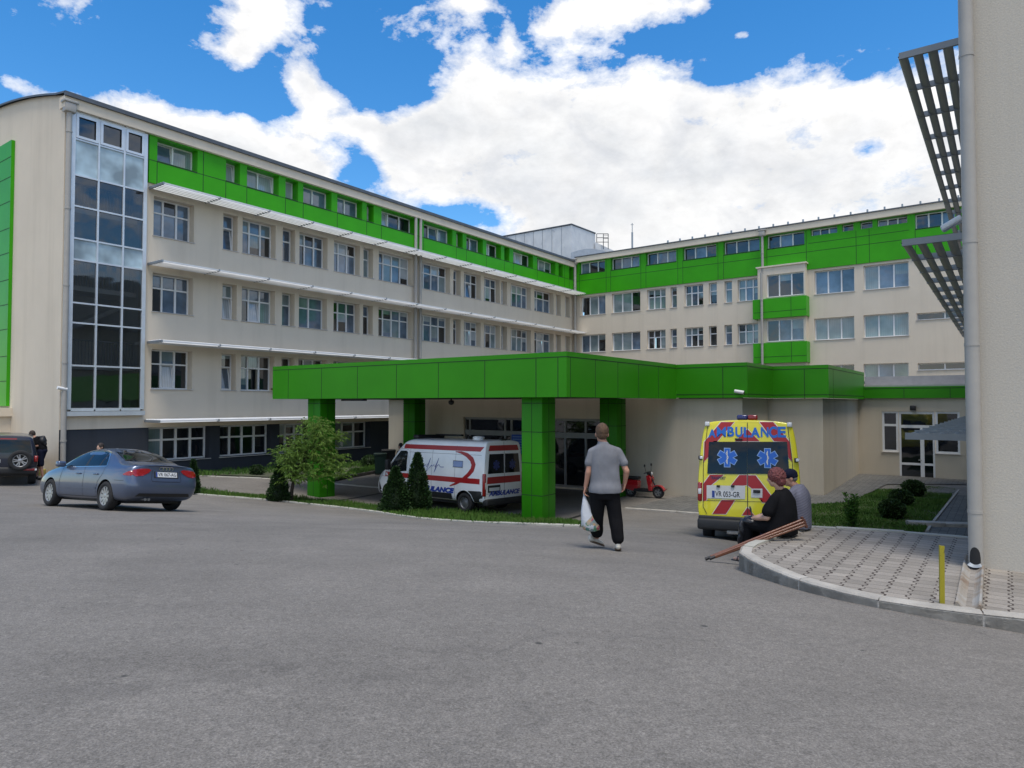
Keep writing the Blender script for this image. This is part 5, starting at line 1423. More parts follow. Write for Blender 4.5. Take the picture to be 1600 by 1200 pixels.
for s_, wx in ((1, (208, 495)), (-1, (498, 800))):
    tl_, bl_ = C_(*((wx[0] + (10 if s_ > 0 else 0)), 230)) if False else C_(wx[0] + (12 if s_ > 0 else 0), 232), C_(wx[0], 462)
    tr_, br_ = C_(wx[1] - (0 if s_ > 0 else 16), 232), C_(wx[1], 466)
    w_ = pr.part('rear_window', CARGLASS, 'B', [tl_, tr_, br_, bl_], .012, .15)
    cc = C_(352 if s_ > 0 else 643, 346 if s_ > 0 else 350); mb = MB()
    for q in range(3):
        an = q * PI / 3; c_, s2 = math.cos(an), math.sin(an)
        for (hw, hl, of, mi) in ((.066, .205, .016, 1), (.052, .19, .018, 0)):
            pr.poly('B', [(cc[0] + c_ * u - s2 * v_, cc[1] + s2 * u + c_ * v_) for u, v_ in ((-hw, -hl), (hw, -hl), (hw, hl), (-hw, hl))], of + q * .0004, mb, mi, .5)
    pr.line('B', [(cc[0], cc[1] - .14), (cc[0], cc[1] + .15)], .014, .0215, mb, 2, .4)
    pr.line('B', [(cc[0] + .022 * math.sin(t * 9), cc[1] - .12 + t * .24) for t in [i / 16 for i in range(17)]], .010, .022, mb, 2, .4)
    mb.build('rescue_star', [STAR, mat('pale_blue_vinyl', (.25, .40, .68), .4), WHT], w_)
mb = MB(); pr.line('B', [C_(497, 92), C_(500, 760)], .014, .011, mb)
pr.line('B', [C_(205, 655), C_(690, 668)], .010, .0085, mb); pr.line('B', [C_(212, 95), C_(180, 380), C_(178, 700), C_(205, 752)], .012, .0085, mb); pr.line('B', [C_(785, 95), C_(822, 380), C_(826, 600)], .012, .0085, mb)
mb.build('door_seam', BLACK, ya)
mb = MB(); pr.poly('B', [C_(*p) for p in ((205, 545), (482, 552), (480, 645), (204, 640))], .011, mb, 0, .2); pr.poly('B', [C_(*p) for p in ((524, 570), (606, 570), (606, 636), (524, 634))], .011, mb, 0, .2); hp = mb.build('plate_panel', mat('white_panel', (.58, .58, .57), .4), ya)
mb = MB(); mb2 = MB(); pr.poly('B', [C_(*p) for p in ((240, 582), (447, 588), (447, 645), (240, 636))], .016, mb, 0, .3); pr.poly('B', [C_(*p) for p in ((243, 584), (262, 585), (262, 634), (243, 633))], .018, mb, 1, .3)
a_, b_ = C_(266, 626), C_(444, 594); text_on(pr, 'B', 'VR 053-GR', a_[0], b_[0], a_[1], b_[1], .019, mb, 2, .012, 0, 0, .5)
mb.build('number_plate', [PLATEW, PLATEB, INK], hp)
mb = MB()
for q in ((276, 300, 545, 560), (380, 405, 545, 560), (540, 590, 580, 600), (408, 462, 208, 222)):
    a_, b_ = C_(q[0], q[3]), C_(q[1], q[2]); mb.bevbox(-.035, .005, min(a_[0], b_[0]), max(a_[0], b_[0]), a_[1], b_[1], .006)
mb.build('door_hardware', BLACK, ya)
for s_ in (1, -1):
    mb = MB(); mb.bevbox(-.012, .11, s_ * WW / 2 * .95 - .055, s_ * WW / 2 * .95 + .04, C_(150, 660)[1], C_(150, 522)[1], .03); z_ = C_(150, 590)[1]; mb.bevbox(-.018, .0, s_ * WW / 2 * .95 - .04, s_ * WW / 2 * .95 + .025, z_ - .05, z_ + .06, .006, 1); mb.build('tail_lamp', [REDL, CLEARL], ya)
    mb = MB(); z_ = C_(175, 347)[1]; y_ = s_ * WW / 2 * .925; mb.bevbox(-.03, .04, y_ - .03, y_ + .05, z_ - .045, z_ + .045, .012, 0); mb.bevbox(-.045, -.03, y_ - .045, y_ + .02, z_ - .03, z_ + .03, .006, 1); mb.build('door_hinge', [BLACK, CLEARL], ya)
    mb = MB(); mb.bevbox(.015, .13, s_ * WW / 2 * .80 - .05, s_ * WW / 2 * .80 + .05, WH - .15, WH - .05, .02); mb.build('corner_lamp', CLEARL, ya)
    for F in (('L',) if s_ > 0 else ('R',)):
        mb = MB(); pr.poly(F, [(.05, .40), (4.9, .40), (4.9, .62), (.05, .62)], .012, mb, 0, .4); mb.build('side_moulding', TRIM, ya)
        pr.part('cab_window', CARGLASS, F, [(3.42, 1.30), (3.42, 1.95), (3.6, 1.95), (3.9, 1.55), (4.1, 1.32)], .006)
pr.part('windscreen', CARGLASS, 'F', [(-.80, 1.50), (.80, 1.50), (.74, 1.9), (.64, 2.15), (-.64, 2.15), (-.74, 1.9)], .006)
mb = MB(); mb.bevbox(-.13, .15, -1.01, 1.01, .27, .50, .045); mb.bevbox(-.02, .2, -1.0, 1.0, .45, .56, .03); mb.build('rear_bumper', TRIM, ya)
mb = MB(); mb.box(.2, 4.7, -.75, .75, .25, .42); mb.bevbox(-.10, .05, .18, .42, .20, .30, .02, 1); mb.bevbox(-.10, .05, -.1, .12, .20, .26, .02, 1); mb.build('underbody', [BLACK, mat('worn_steel', (.3, .29, .27), .6, .3, var=.4, vscale=20)], ya)
mb = MB(); mb.bevbox(.10, .26, .0, .22, WH, WH + .11, .03, 0); mb.bevbox(.10, .26, -.20, 0, WH, WH + .11, .03, 1); mb.build('warning_lamp', [mat('blue_lens', (.01, .015, .12), .2, coat=.4), mat('red_lens', (.22, .008, .01), .2, coat=.4)], ya)

# ------------------------------------------------------------------ off-road car, cut by the left edge
pS = at_depth(7, 762, 24.0)
hd = Vector((-.56, .83, 0)).normalized(); lf_ = Vector((-hd.y, hd.x, 0))
V = Vehicle('parked_car', 'dark navy off road car with a spare wheel on its tailgate at the left edge', 'car', (pS.x, pS.y), hd, .70, 3.25, 1.55)
suv = V.root
w = .90
def sring(x, k, top, belt=1.05, zb=.42, gh=.80, dx=(0,) * 8):
    return [(x + dx[0], w * .8 * k, zb), (x + dx[1], w * .97 * k, zb + .05), (x + dx[2], w * k, .70), (x + dx[3], w * .98 * k, belt), (x + dx[4], w * gh * .98, top - .12), (x + dx[5], w * gh * .9, top - .03), (x + dx[6], w * .4, top), (x + dx[7], 0, top + .008)]
ST = [sring(.02, .965, 1.74, dx=(.03, .01, 0, .01, .07, .10, .11, .11)), sring(.08, .99, 1.755, dx=(.02, 0, 0, 0, .06, .08, .08, .08)), sring(.25, 1.0, 1.76), sring(1.0, 1, 1.775), sring(2.0, 1, 1.775), sring(2.45, 1, 1.75), sring(3.0, 1, 1.28, 1.03, gh=.85), sring(3.3, 1, 1.08, .98, gh=.86), sring(4.0, .97, .98, .88, gh=.84), sring(4.3, .88, .86, .78, .45, .72)]
NAVY = car_paint('navy_paint', (.010, .013, .030), .2, .3)
cut = [arch_cutter(x, .36, .43, y0, y1) for x in (.72, 3.25) for y0, y1 in ((.5, 1.2), (-1.2, -.5))]
body = loft(ST, 'body', [NAVY, BLACK], 2, None, cut, suv); pr = Proj(body, suv)
for x in (.72, 3.25):
    for sd in (1, -1): wheel(suv, x, sd * .76, .36, .23, .22, 'star', sd)
pr.part('rear_window', CARGLASS, 'B', [(-.70, 1.16), (.70, 1.16), (.62, 1.60), (-.62, 1.60)], .006)
for F in 'LR':
    pr.part('side_window', CARGLASS, F, [(.35, 1.14), (.40, 1.60), (1.25, 1.62), (1.25, 1.12)], .006); pr.part('side_window', CARGLASS, F, [(1.35, 1.12), (1.35, 1.62), (2.25, 1.60), (2.75, 1.12)], .006)
pr.part('windscreen', CARGLASS, 'F', [(-.70, 1.15), (.70, 1.15), (.60, 1.62), (-.60, 1.62)], .006)
mb = MB(); mb.bevbox(-.14, .12, -.90, .90, .42, .66, .05); rb = mb.build('rear_bumper', TRIM, suv)
for s_ in (1, -1):
    mb = MB(); mb.bevbox(-.145, -.12, s_ * .66 - .17, s_ * .66 + .17, .55, .62, .01, 0); mb.bevbox(-.147, -.12, s_ * .86 - .03, s_ * .86 + .03, .55, .62, .01, 1); mb.build('fog_lamp', [REDL, CLEARL], rb)
    mb = MB(); mb.bevbox(-.01, .12, s_ * .84 - .06, s_ * .84 + .06, .84, 1.06, .03); mb.build('tail_lamp', REDL, suv)
sw = wheel(suv, 0, 0, .355, .22, .225, 'star', 1, name='spare_wheel')
pq = V.rear(31.5, 719.5, -.16)
Msp = Matrix.Translation((-.13, pq[0], pq[1])) @ Matrix.Rotation(PI / 2, 4, 'Z') @ Matrix.Translation((0, 0, -.355))
for o_ in [sw] + list(sw.children): o_.data.transform(Msp)
mb = MB(); pr.poly('B', [(.18, .80), (.70, .80), (.70, .92), (.18, .92)], .012, mb); mb.build('number_plate', PLATEW, suv)
mb = MB(); mb.box(.3, 4.0, -.65, .65, .32, .46); mb.build('underbody', BLACK, suv)
mb = MB(); pr.poly('B', [(-.24, 1.62), (.24, 1.62), (.24, 1.66), (-.24, 1.66)], .012, mb); mb.build('brake_lamp', REDL, suv)

# ------------------------------------------------------------------ scooter
pS = on_ground(1003, 777); gS = pS
V = Vehicle('motor_scooter', 'small red motor scooter with two mirrors parked against the entrance wall', 'scooter', (gS.x - .75 * .8114, gS.y + .75 * .5845), (.8114, -.5845), .25, 1.42, .3)
sc_ = V.root
SRED = car_paint('scooter_red', (.42, .006, .012), 0, .25)
for x in (.28, 1.45): wheel(sc_, x, 0, .235, .10, .145, 'star', -1, STEELR)
mb = MB()
pts = [(1.12, .30), (1.06, .62), (1.02, .86), (1.12, .90), (1.20, .78), (1.20, .42), (1.24, .30)]
mb.prism(pts, -.17, .17); sh_ = mb.build('leg_shield', SRED, sc_)
mb = MB(); mb.prism([(.45, .24), (1.2, .24), (1.2, .34), (.5, .36)], -.16, .16); mb.build('footboard', BLACK, sc_)
mb = MB(); mb.prism([(-.02, .52), (.05, .36), (.40, .26), (.62, .34), (.66, .60), (.60, .68), (.05, .70)], -.15, .15); mb.build('rear_cowl', SRED, sc_)
mb = MB(); mb.bevbox(-.02, .68, -.14, .14, .70, .82, .05); mb.build('saddle', BLACK, sc_)
mb = MB()
ring = [(1.45 + .285 * math.cos(a), .235 + .285 * math.sin(a)) for a in [R(10 + 13 * i) for i in range(13)]]; ring2 = [(1.45 + .25 * math.cos(a), .235 + .25 * math.sin(a)) for a in [R(166 - 13 * i) for i in range(13)]]
ring[0] = (1.82, .40); mb.prism(ring + ring2, -.09, .09); mb.build('front_mudguard', SRED, sc_)
mb = MB(); mb.tube([(1.45, .0, .235), (1.26, 0, .60), (1.10, 0, .98)], .03, 8); mb.build('front_fork', BLACK, sc_)
mb = MB(); mb.tube([(1.02, -.33, .98), (1.10, -.1, 1.0), (1.10, .1, 1.0), (1.02, .33, .98)], .022, 8); mb.bevbox(1.02, 1.2, -.12, .12, .90, 1.03, .04); hb_ = mb.build('handlebar', BLACK, sc_)
for s_ in (1, -1):
    mb = MB(); mb.tube([(1.06, s_ * .22, .99), (1.04, s_ * .30, 1.22)], .008, 6); mb.lathe([(.001, -.02), (.05, -.015), (.06, 0), (.05, .015), (.001, .02)], 12, 0, Matrix.Translation((1.04, s_ * .30, 1.27)) @ Matrix.Rotation(PI / 2, 4, 'Y')); mb.build('mirror', BLACK, hb_)
mb = MB(); mb.lathe([(.001, .03), (.06, .02), (.075, -.02)], 14, 0, Matrix.Translation((1.20, 0, .95)) @ Matrix.Rotation(PI / 2, 4, 'Y')); mb.build('headlamp', CLEARL, sc_)
# ================================================================== PEOPLE
from mathutils import noise as mnoise
def capsule(mb, p0, p1, r0, r1, n=12, flat=None):
    p0, p1 = Vector(p0), Vector(p1); t = p1 - p0; ln = t.length
    if ln < 1e-5: t = Vector((0, 0, 1)); ln = 1e-5
    t = t.normalized(); a = t.cross(Vector((0, 1, 0)) if abs(t.y) < .9 else Vector((1, 0, 0))).normalized(); b = t.cross(a)
    prof = [(r0 * math.sin(q), -r0 * math.cos(q)) for q in (.02, .5, 1.0, PI / 2)] + [(r1 * math.sin(q), ln + r1 * math.cos(q)) for q in (PI / 2, 1.0, .5, .02)]
    vs = []
    for r, z in prof:
        for j in range(n):
            an = 2 * PI * j / n; vs.append(p0 + t * z + (a * math.cos(an) + b * math.sin(an)) * r)
    k = len(prof); fs = [(i * n + j, i * n + (j + 1) % n, (i + 1) * n + (j + 1) % n, (i + 1) * n + j) for i in range(k - 1) for j in range(n)]
    fs += [tuple(range(n))[::-1], tuple((k - 1) * n + j for j in range(n))]
    mb.add(vs, fs)
def ell(mb, c, r, M=None):
    bm = bmesh.new(); bmesh.ops.create_uvsphere(bm, u_segments=20, v_segments=14, radius=1)
    T = Matrix.Translation(c) @ (M.to_4x4() if M else Matrix.Identity(4)) @ Matrix.Diagonal((r[0], r[1], r[2], 1))
    mb.addbm(bm, 0, T); bm.free()
def torso(mb, rings, n=28, e=2.3):
    """closed trunk through elliptical sections (z, cx, cy, rx, ry), smoothly interpolated"""
    rs = [rings[0]] + list(rings) + [rings[-1]]; S = []
    for i in range(1, len(rs) - 2):
        for q in range(5):
            t = q / 5; a, b, c, d = rs[i - 1], rs[i], rs[i + 1], rs[i + 2]
            S.append([.5 * (2 * b[k] + (c[k] - a[k]) * t + (2 * a[k] - 5 * b[k] + 4 * c[k] - d[k]) * t * t + (3 * b[k] - a[k] - 3 * c[k] + d[k]) * t ** 3) for k in range(5)])
    S.append(rings[-1]); vs = []
    for z, cx, cy, rx, ry in S:
        for j in range(n):
            a = 2 * PI * j / n; c, s_ = math.cos(a), math.sin(a)
            vs.append((cx + rx * math.copysign(abs(c) ** (2 / e), c), cy + ry * math.copysign(abs(s_) ** (2 / e), s_), z))
    m = len(S); mb.add(vs, [(i * n + j, i * n + (j + 1) % n, (i + 1) * n + (j + 1) % n, (i + 1) * n + j) for i in range(m - 1) for j in range(n)] + [tuple(range(n))[::-1], tuple((m - 1) * n + j for j in range(n))])
def remesh(mb, name, m, parent, vox=.009, smooth=4, wrinkle=0.0, wscale=9.0, seed=0, fn=None):
    o = mb.build(name, m, None)
    r = o.modifiers.new('r', 'REMESH'); r.mode = 'VOXEL'; r.voxel_size = vox; r.use_smooth_shade = True
    s = o.modifiers.new('s', 'SMOOTH'); s.factor = .5; s.iterations = smooth
    me = evaluated(o); o.modifiers.clear(); old = o.data; o.data = me; bpy.data.meshes.remove(old)
    if wrinkle:
        me.update(); no = [v.normal.copy() for v in me.vertices]
        for v, n in zip(me.vertices, no):
            p = v.co
            q = mnoise.noise(Vector((p.x * wscale, p.y * wscale, p.z * wscale * .55 + seed))) + .5 * mnoise.noise(Vector((p.x * wscale * 2.3 + 5, p.y * wscale * 2.3, p.z * wscale * 1.1 + seed)))
            v.co = p + n * q * wrinkle
    if fn:
        for v in me.vertices: v.co = fn(v.co)
    me.polygons.foreach_set('use_smooth', [True] * len(me.polygons)); me.update()
    o.parent = parent
    return o
def skin_mat(name, c):
    m, nt, b = nodes_of(name); o = nt.nodes.new('ShaderNodeTexCoord').outputs['Object']
    cc = ramp(nt, noise(nt, o, 14, 4), [(.3, [v * .86 for v in c]), (.7, [min(1, v * 1.1) for v in c])])
    nt.links.new(cc, b.inputs['Base Color']); b.inputs['Roughness'].default_value = .55; b.inputs['Subsurface Weight'].default_value = .12; b.inputs['Subsurface Radius'].default_value = (.6, .25, .15); b.inputs['Subsurface Scale'].default_value = .02
    return m
SKIN = skin_mat('skin_tanned', (.46, .24, .165)); SKIN2 = skin_mat('skin_fair', (.50, .30, .22))
def cloth(name, c, stripes=None, scale=60, rough=.9):
    m, nt, b = nodes_of(name); o = nt.nodes.new('ShaderNodeTexCoord').outputs['Object']
    cc = ramp(nt, noise(nt, o, 5, 5), [(.3, [v * .85 for v in c]), (.7, [min(1, v * 1.15) for v in c])])
    if stripes:
        sx = nt.nodes.new('ShaderNodeSeparateXYZ'); nt.links.new(o, sx.inputs[0])
        f = mnode(nt, 'LESS_THAN', mnode(nt, 'FRACT', mnode(nt, 'MULTIPLY', mnode(nt, 'ADD', sx.outputs[2], mnode(nt, 'MULTIPLY', sx.outputs[0], .35)), scale)), .38); cc = mixc(nt, f, cc, stripes)
    nt.links.new(cc, b.inputs['Base Color']); b.inputs['Roughness'].default_value = rough; b.inputs['Specular IOR Level'].default_value = .12
    bump(nt, b, noise(nt, o, 220, 2), .25, .003)
    return m
def head(mb, c, yaw, pitch=0.0, s=1.0):
    """skull, jaw, nose, ears; faces local +y turned by yaw"""
    M = Matrix.Rotation(yaw, 3, 'Z') @ Matrix.Rotation(pitch, 3, 'X'); c = Vector(c)
    P = lambda x, y, z: c + M @ (Vector((x, y, z)) * s)
    ell(mb, P(0, -.012, .03), (.076 * s, .097 * s, .10 * s), M); ell(mb, P(0, .035, -.045), (.060 * s, .062 * s, .075 * s), M)
    ell(mb, P(0, .055, -.085), (.034 * s, .034 * s, .030 * s), M); ell(mb, P(0, .098, -.012), (.013 * s, .022 * s, .026 * s), M); ell(mb, P(0, .085, .022), (.050 * s, .014 * s, .010 * s), M)
    for q in (1, -1):
        ell(mb, P(q * .078, -.008, -.008), (.012 * s, .022 * s, .032 * s), M); ell(mb, P(q * .042, .062, -.025), (.022 * s, .022 * s, .018 * s), M)
    ell(mb, P(0, .090, -.052), (.025 * s, .012 * s, .006 * s), M); ell(mb, P(0, .088, -.064), (.022 * s, .012 * s, .006 * s), M)
    return P, M
def hand(mb, w, d, side, up, curl=.6, s=1.0, thumb=1):
    """palm along d from the wrist w; side points to the thumb; up is the back of the hand"""
    w, d, side = Vector(w), Vector(d).normalized(), Vector(side).normalized(); up = d.cross(side).normalized() * (1 if d.cross(side).dot(Vector(up)) > 0 else -1)
    side = side - d * side.dot(d); side.normalize()
    for i in range(4):
        off = side * (.030 - .020 * i) * s
        capsule(mb, w + off * .6, w + d * .085 * s + off, .016 * s, .014 * s, 8)
        L_ = (.078, .086, .080, .062)[i] * s; p = w + d * .088 * s + off; dr = d.copy(); r = .0092 * s
        for k in range(3):
            ca = curl * (.8 + .15 * k) * (1 + .06 * i); dr = (dr * math.cos(ca) - up * math.sin(ca)).normalized() if True else dr
            q = p + dr * L_ * (.45, .32, .25)[k]; capsule(mb, p, q, r, r * .92, 8); p = q; r *= .93
    p = w + d * .02 * s + side * .028 * s; q = p + (d * .55 + side * .75 - up * .25).normalized() * .042 * s; capsule(mb, p, q, .0135 * s, .0115 * s, 8)
    q2 = q + (d * .85 + side * .25 - up * .45).normalized() * .038 * s; capsule(mb, q, q2, .011 * s, .009 * s, 8)
def eyes(P, M, parent, s=1.0):
    mb = MB()
    for q in (1, -1): ell(mb, P(q * .031, .078, .004), (.012 * s, .009 * s, .009 * s), M)
    mb.build('eye', mat('eye_white', (.55, .53, .5), .2), parent)
    for q in (1, -1):
        pass

def hair_cap(P, M, s, parent, m, thick=.012, low=-.03, front=.055, seed=1, lump=.006, vol=(1, 1, 1)):
    mb = MB(); ell(mb, P(0, -.022, .038), ((.076 + thick) * s * vol[0], (.094 + thick) * s * vol[1], (.098 + thick) * s * vol[2]), M)
    ell(mb, P(0, -.052, -.015), ((.064 + thick) * s * vol[0], (.055 + thick) * s * vol[1], .060 * s), M)
    return remesh(mb, 'hair', m, parent, .008, 3, lump, 26, seed)

# ---- walking man -----------------------------------------------------------
base = on_ground(945, 859)
man = thing('person', 'man in grey t-shirt and black trousers walking away with a white bag', 'person', base, -.06)
b = MB(); J = {'lsh': (-.185, .0, 1.42), 'rsh': (.200, .0, 1.412), 'lel': (-.235, -.02, 1.13), 'rel': (.315, -.05, 1.15), 'lwr': (-.275, .03, .905), 'rwr': (.295, .02, .965)}
P_, M_ = head(b, (-.035, .02, 1.685), .05, -.06, 1.13)
capsule(b, (-.03, -.01, 1.60), (.0, -.02, 1.46), .060, .072); torso(b, [(.9, 0, 0, .14, .09), (1.2, 0, 0, .14, .08), (1.42, 0, -.01, .15, .075), (1.5, 0, -.015, .08, .06)])
capsule(b, (-.10, -.01, 1.42), J['lsh'], .04, .04); capsule(b, (.11, -.01, 1.42), J['rsh'], .04, .04)
for s_ in 'lr':
    capsule(b, J[s_ + 'sh'], J[s_ + 'el'], .042, .044); capsule(b, J[s_ + 'el'], J[s_ + 'wr'], .045, .030)
hand(b, J['lwr'], (-.22, .10, -1), (.2, 1, 0), (-1, 0, 0), 1.0, 1.02)
hand(b, J['rwr'], (-.25, .15, -1), (-.3, 1, 0), (1, 0, 0), .45, 1.02)
capsule(b, (-.09, 0, .90), (-.105, .06, .50), .085, .062); capsule(b, (-.105, .06, .50), (-.10, .22, .15), .06, .042); capsule(b, (.10, 0, .90), (.15, -.0, .47), .085, .062); capsule(b, (.15, 0, .47), (.185, -.10, .11), .06, .042)
body = remesh(b, 'body', SKIN, man, .0075, 3)
GREYT = cloth('grey_marl', (.185, .19, .21)); BLK = cloth('black_cloth', (.008, .008, .0095)); HAIRB = mat('brown_hair', (.095, .052, .027), .7, var=.4, vscale=40, bump=.6, bscale=120)
b = MB()
torso(b, [(.835, .01, .0, .240, .175), (.90, .01, .0, .240, .175), (1.0, .01, .0, .222, .150), (1.15, .005, -.005, .210, .142), (1.30, .005, -.012, .212, .135), (1.40, .005, -.018, .200, .122), (1.475, .0, -.02, .160, .104), (1.535, -.012, -.018, .092, .084), (1.575, -.02, -.012, .072, .070)])
capsule(b, (-.06, -.012, 1.49), (-.182, -.0, 1.420), .058, .068); capsule(b, (.06, -.012, 1.49), (.198, -.0, 1.414), .058, .068)
capsule(b, (-.18, 0, 1.415), (-.225, -.015, 1.265), .068, .066); capsule(b, (.198, 0, 1.41), (.275, -.032, 1.27), .068, .068)
remesh(b, 'shirt', GREYT, man, .009, 5, .008, 7, 3)
b = MB()
torso(b, [(.74, 0, 0, .19, .13), (.82, 0, -.005, .208, .142), (.90, .005, 0, .20, .13), (.95, .005, 0, .18, .12)])
for hx, kn, an in (((-.100, .0, .80), (-.11, .06, .48), (-.105, .19, .225)), ((.105, 0, .80), (.155, -.01, .46), (.185, -.085, .185))):
    capsule(b, hx, kn, .118, .103); capsule(b, kn, an, .103, .092)
remesh(b, 'trousers', BLK, man, .009, 4, .009, 8, 8)
hair_cap(P_, M_, 1.13, man, HAIRB, .010, seed=4, lump=.006)
SHOEW = mat('white_shoe', (.60, .56, .48), .6, var=.12, vscale=20); SOLE = mat('brown_sole', (.12, .075, .045), .8)
def shoe(parent, heel, toe, m, lift=0.0):
    heel, toe = Vector(heel), Vector(toe); f = MB(); d = (toe - heel).normalized()
    capsule(f, heel + Vector((0, 0, .052)), heel + d * .10 + Vector((0, 0, .058)), .042, .044); capsule(f, heel + d * .08 + Vector((0, 0, .045)), toe - d * .05 + Vector((0, 0, .036)), .046, .036); capsule(f, heel + Vector((0, 0, .075)), heel + d * .04 + Vector((0, 0, .085)), .036, .038)
    o = remesh(f, 'shoe', m, parent, .007, 3)
    k = MB(); n = 14; side = Vector((-d.y, d.x, 0)).normalized(); ring = []
    for i in range(n):
        a = 2 * PI * i / n; ln = (toe - heel).length; ring.append((heel + toe) / 2 + d * math.cos(a) * (ln / 2 + .012) + side * math.sin(a) * .048)
    k.add([p + Vector((0, 0, .0)) for p in ring] + [p + Vector((0, 0, .028)) for p in ring], [tuple(range(n))[::-1], tuple(range(n, 2 * n))] + [(i, (i + 1) % n, n + (i + 1) % n, n + i) for i in range(n)])
    k.build('sole', SOLE if m is SHOEW else m, o)
    return o
gz = lambda x, y: ground(base.x + x, base.y + y) - base.z
shoe(man, (-.19, .24, gz(-.19, .24) + .075), (.015, .42, gz(0, .42) + .005), SHOEW); shoe(man, (.185, -.12, gz(.18, -.12) + .02), (.20, .13, gz(.2, .13) - .005), SHOEW)
# shopping bag hanging from the left hand
hp = Vector((-.295, .04, .815)); bg_ = thing('shopping_bag', "thin white plastic carrier bag hanging from the walking man's left hand", 'bag', base, -.06)
b = MB(); rows = [(0, .012, .010), (.05, .03, .02), (.14, .055, .04), (.24, .085, .055), (.36, .115, .075), (.46, .135, .085), (.53, .12, .075), (.555, .05, .04)]
n = 20; vs = []
rb_ = random.Random(5)
for z, rx_, ry_ in rows:
    for j in range(n):
        a = 2 * PI * j / n; f = 1 + .14 * mnoise.noise(Vector((math.cos(a) * 2, math.sin(a) * 2, z * 9))); vs.append(hp + Vector((.06 * z / .5 + .05 * (z / .55) ** 2 + math.cos(a) * rx_ * f, math.sin(a) * ry_ * f, -.035 - z * .94)))
b.add(vs, [(i * n + j, i * n + (j + 1) % n, (i + 1) * n + (j + 1) % n, (i + 1) * n + j) for i in range(len(rows) - 1) for j in range(n)] + [tuple((len(rows) - 1) * n + j for j in range(n))], 0, True)
def bag_mat():
    m, nt, bb = nodes_of('printed_plastic'); o = nt.nodes.new('ShaderNodeTexCoord').outputs['Object']; sx = nt.nodes.new('ShaderNodeSeparateXYZ'); nt.links.new(o, sx.inputs[0])
    v = nt.nodes.new('ShaderNodeTexVoronoi'); v.inputs['Scale'].default_value = 22; nt.links.new(o, v.inputs['Vector'])
    pc = ramp(nt, v.outputs['Color'], [(.15, (.46, .30, .16)), (.4, (.55, .42, .28)), (.6, (.12, .24, .30)), (.75, (.10, .30, .12)), (.9, (.50, .05, .12))])
    zone = mnode(nt, 'MULTIPLY', mnode(nt, 'LESS_THAN', mnode(nt, 'ADD', sx.outputs[2], mnode(nt, 'MULTIPLY', sx.outputs[0], -1.1)), .70), mnode(nt, 'GREATER_THAN', noise(nt, o, 16, 3), .40))
    c = mixc(nt, zone, (.62, .64, .68), pc); nt.links.new(c, bb.inputs['Base Color']); bb.inputs['Roughness'].default_value = .35; bb.inputs['Transmission Weight'].default_value = .12
    bump(nt, bb, noise(nt, o, 24, 4, .6, 1.5), .5, .02)
    return m
BAGM = bag_mat(); b.build('sack', BAGM, bg_)
for s_ in (.012, -.012):
    h = MB(); h.tube([hp + Vector((.0, s_, -.04)), hp + Vector((-.01, s_ * .6, .0)), hp + Vector((.0, 0, .022))], [.010, .007, .006], 6); h.build('handle', BAGM, bg_)

# ---- seated woman -----------------------------------------------------------
fdir = Vector((-.74, .67, 0)).normalized()
def seat_frame(pel): return math.atan2(-fdir.x, fdir.y)
pw = on_z(1221, 836, GI); pw = Vector((pw.x + .0, pw.y + .0, GI)); ang = seat_frame(pw)
wom = thing('person', 'seated woman with short reddish hair and black clothes on the kerb edge', 'person', pw, ang)
Rz = Matrix.Rotation(-ang, 3, 'Z')
def loc_at(px, py, Y, org, rz=Rz):
    p = at_depth(px, py, Y) - org; return rz @ p
gloc = lambda p, org=pw: ground(*( (Matrix.Rotation(ang, 3, 'Z') @ Vector((p[0], p[1], 0)) + org).to_2d())) - org.z
b = MB(); hc = loc_at(1211, 747, pw.y - .02, pw)
P_, M_ = head(b, hc, .25, -.22, 1.0)
capsule(b, hc + Vector((0, -.03, -.08)), (0, -.02, .60), .055, .07); torso(b, [(.05, 0, 0, .16, .12), (.3, 0, 0, .13, .09), (.5, 0, -.01, .13, .07), (.58, 0, -.015, .07, .055)]); capsule(b, (-.10, 0, .53), (-.20, .02, .51), .05, .048); capsule(b, (.10, 0, .53), (.20, .02, .51), .05, .048)
lel, lwr = Vector((-.27, .10, .27)), Vector((-.16, .34, .22))
rel, rwr = Vector((.24, .14, .27)), Vector((.08, .36, .22))
for sh, el_, wr in (((-.20, .02, .53), lel, lwr), ((.20, .02, .53), rel, rwr)):
    capsule(b, sh, el_, .055, .046); capsule(b, el_, wr, .045, .031)
hand(b, lwr, (.25, 1, -.10), (1, 0, .2), (0, 0, 1), .35, .95); hand(b, rwr, (-.25, 1, -.1), (-1, 0, .2), (0, 0, 1), .35, .95)
kn = [Vector((-.13, .44, .13)), Vector((.13, .44, .13))]; ank = []
for q, k_ in zip((-1, 1), kn):
    fz = gloc((q * .12, .52)); a_ = Vector((q * .12, .50, fz + .09)); ank.append(a_)
    capsule(b, (q * .10, .02, .11), k_, .10, .07); capsule(b, k_, a_, .058, .038); capsule(b, a_ + Vector((0, -.02, -.045)), a_ + Vector((0, .14, -.062)), .034, .030)
capsule(b, (-.08, 0, .11), (.08, 0, .11), .13, .13)
remesh(b, 'body', SKIN2, wom, .0075, 3)
b = MB()
torso(b, [(.02, 0, 0, .262, .205), (.10, 0, 0, .262, .205), (.22, 0, -.01, .242, .198), (.38, 0, -.02, .228, .175), (.50, 0, -.03, .212, .148), (.59, 0, -.025, .165, .118), (.645, 0, -.02, .095, .092), (.675, 0, -.012, .075, .075)])
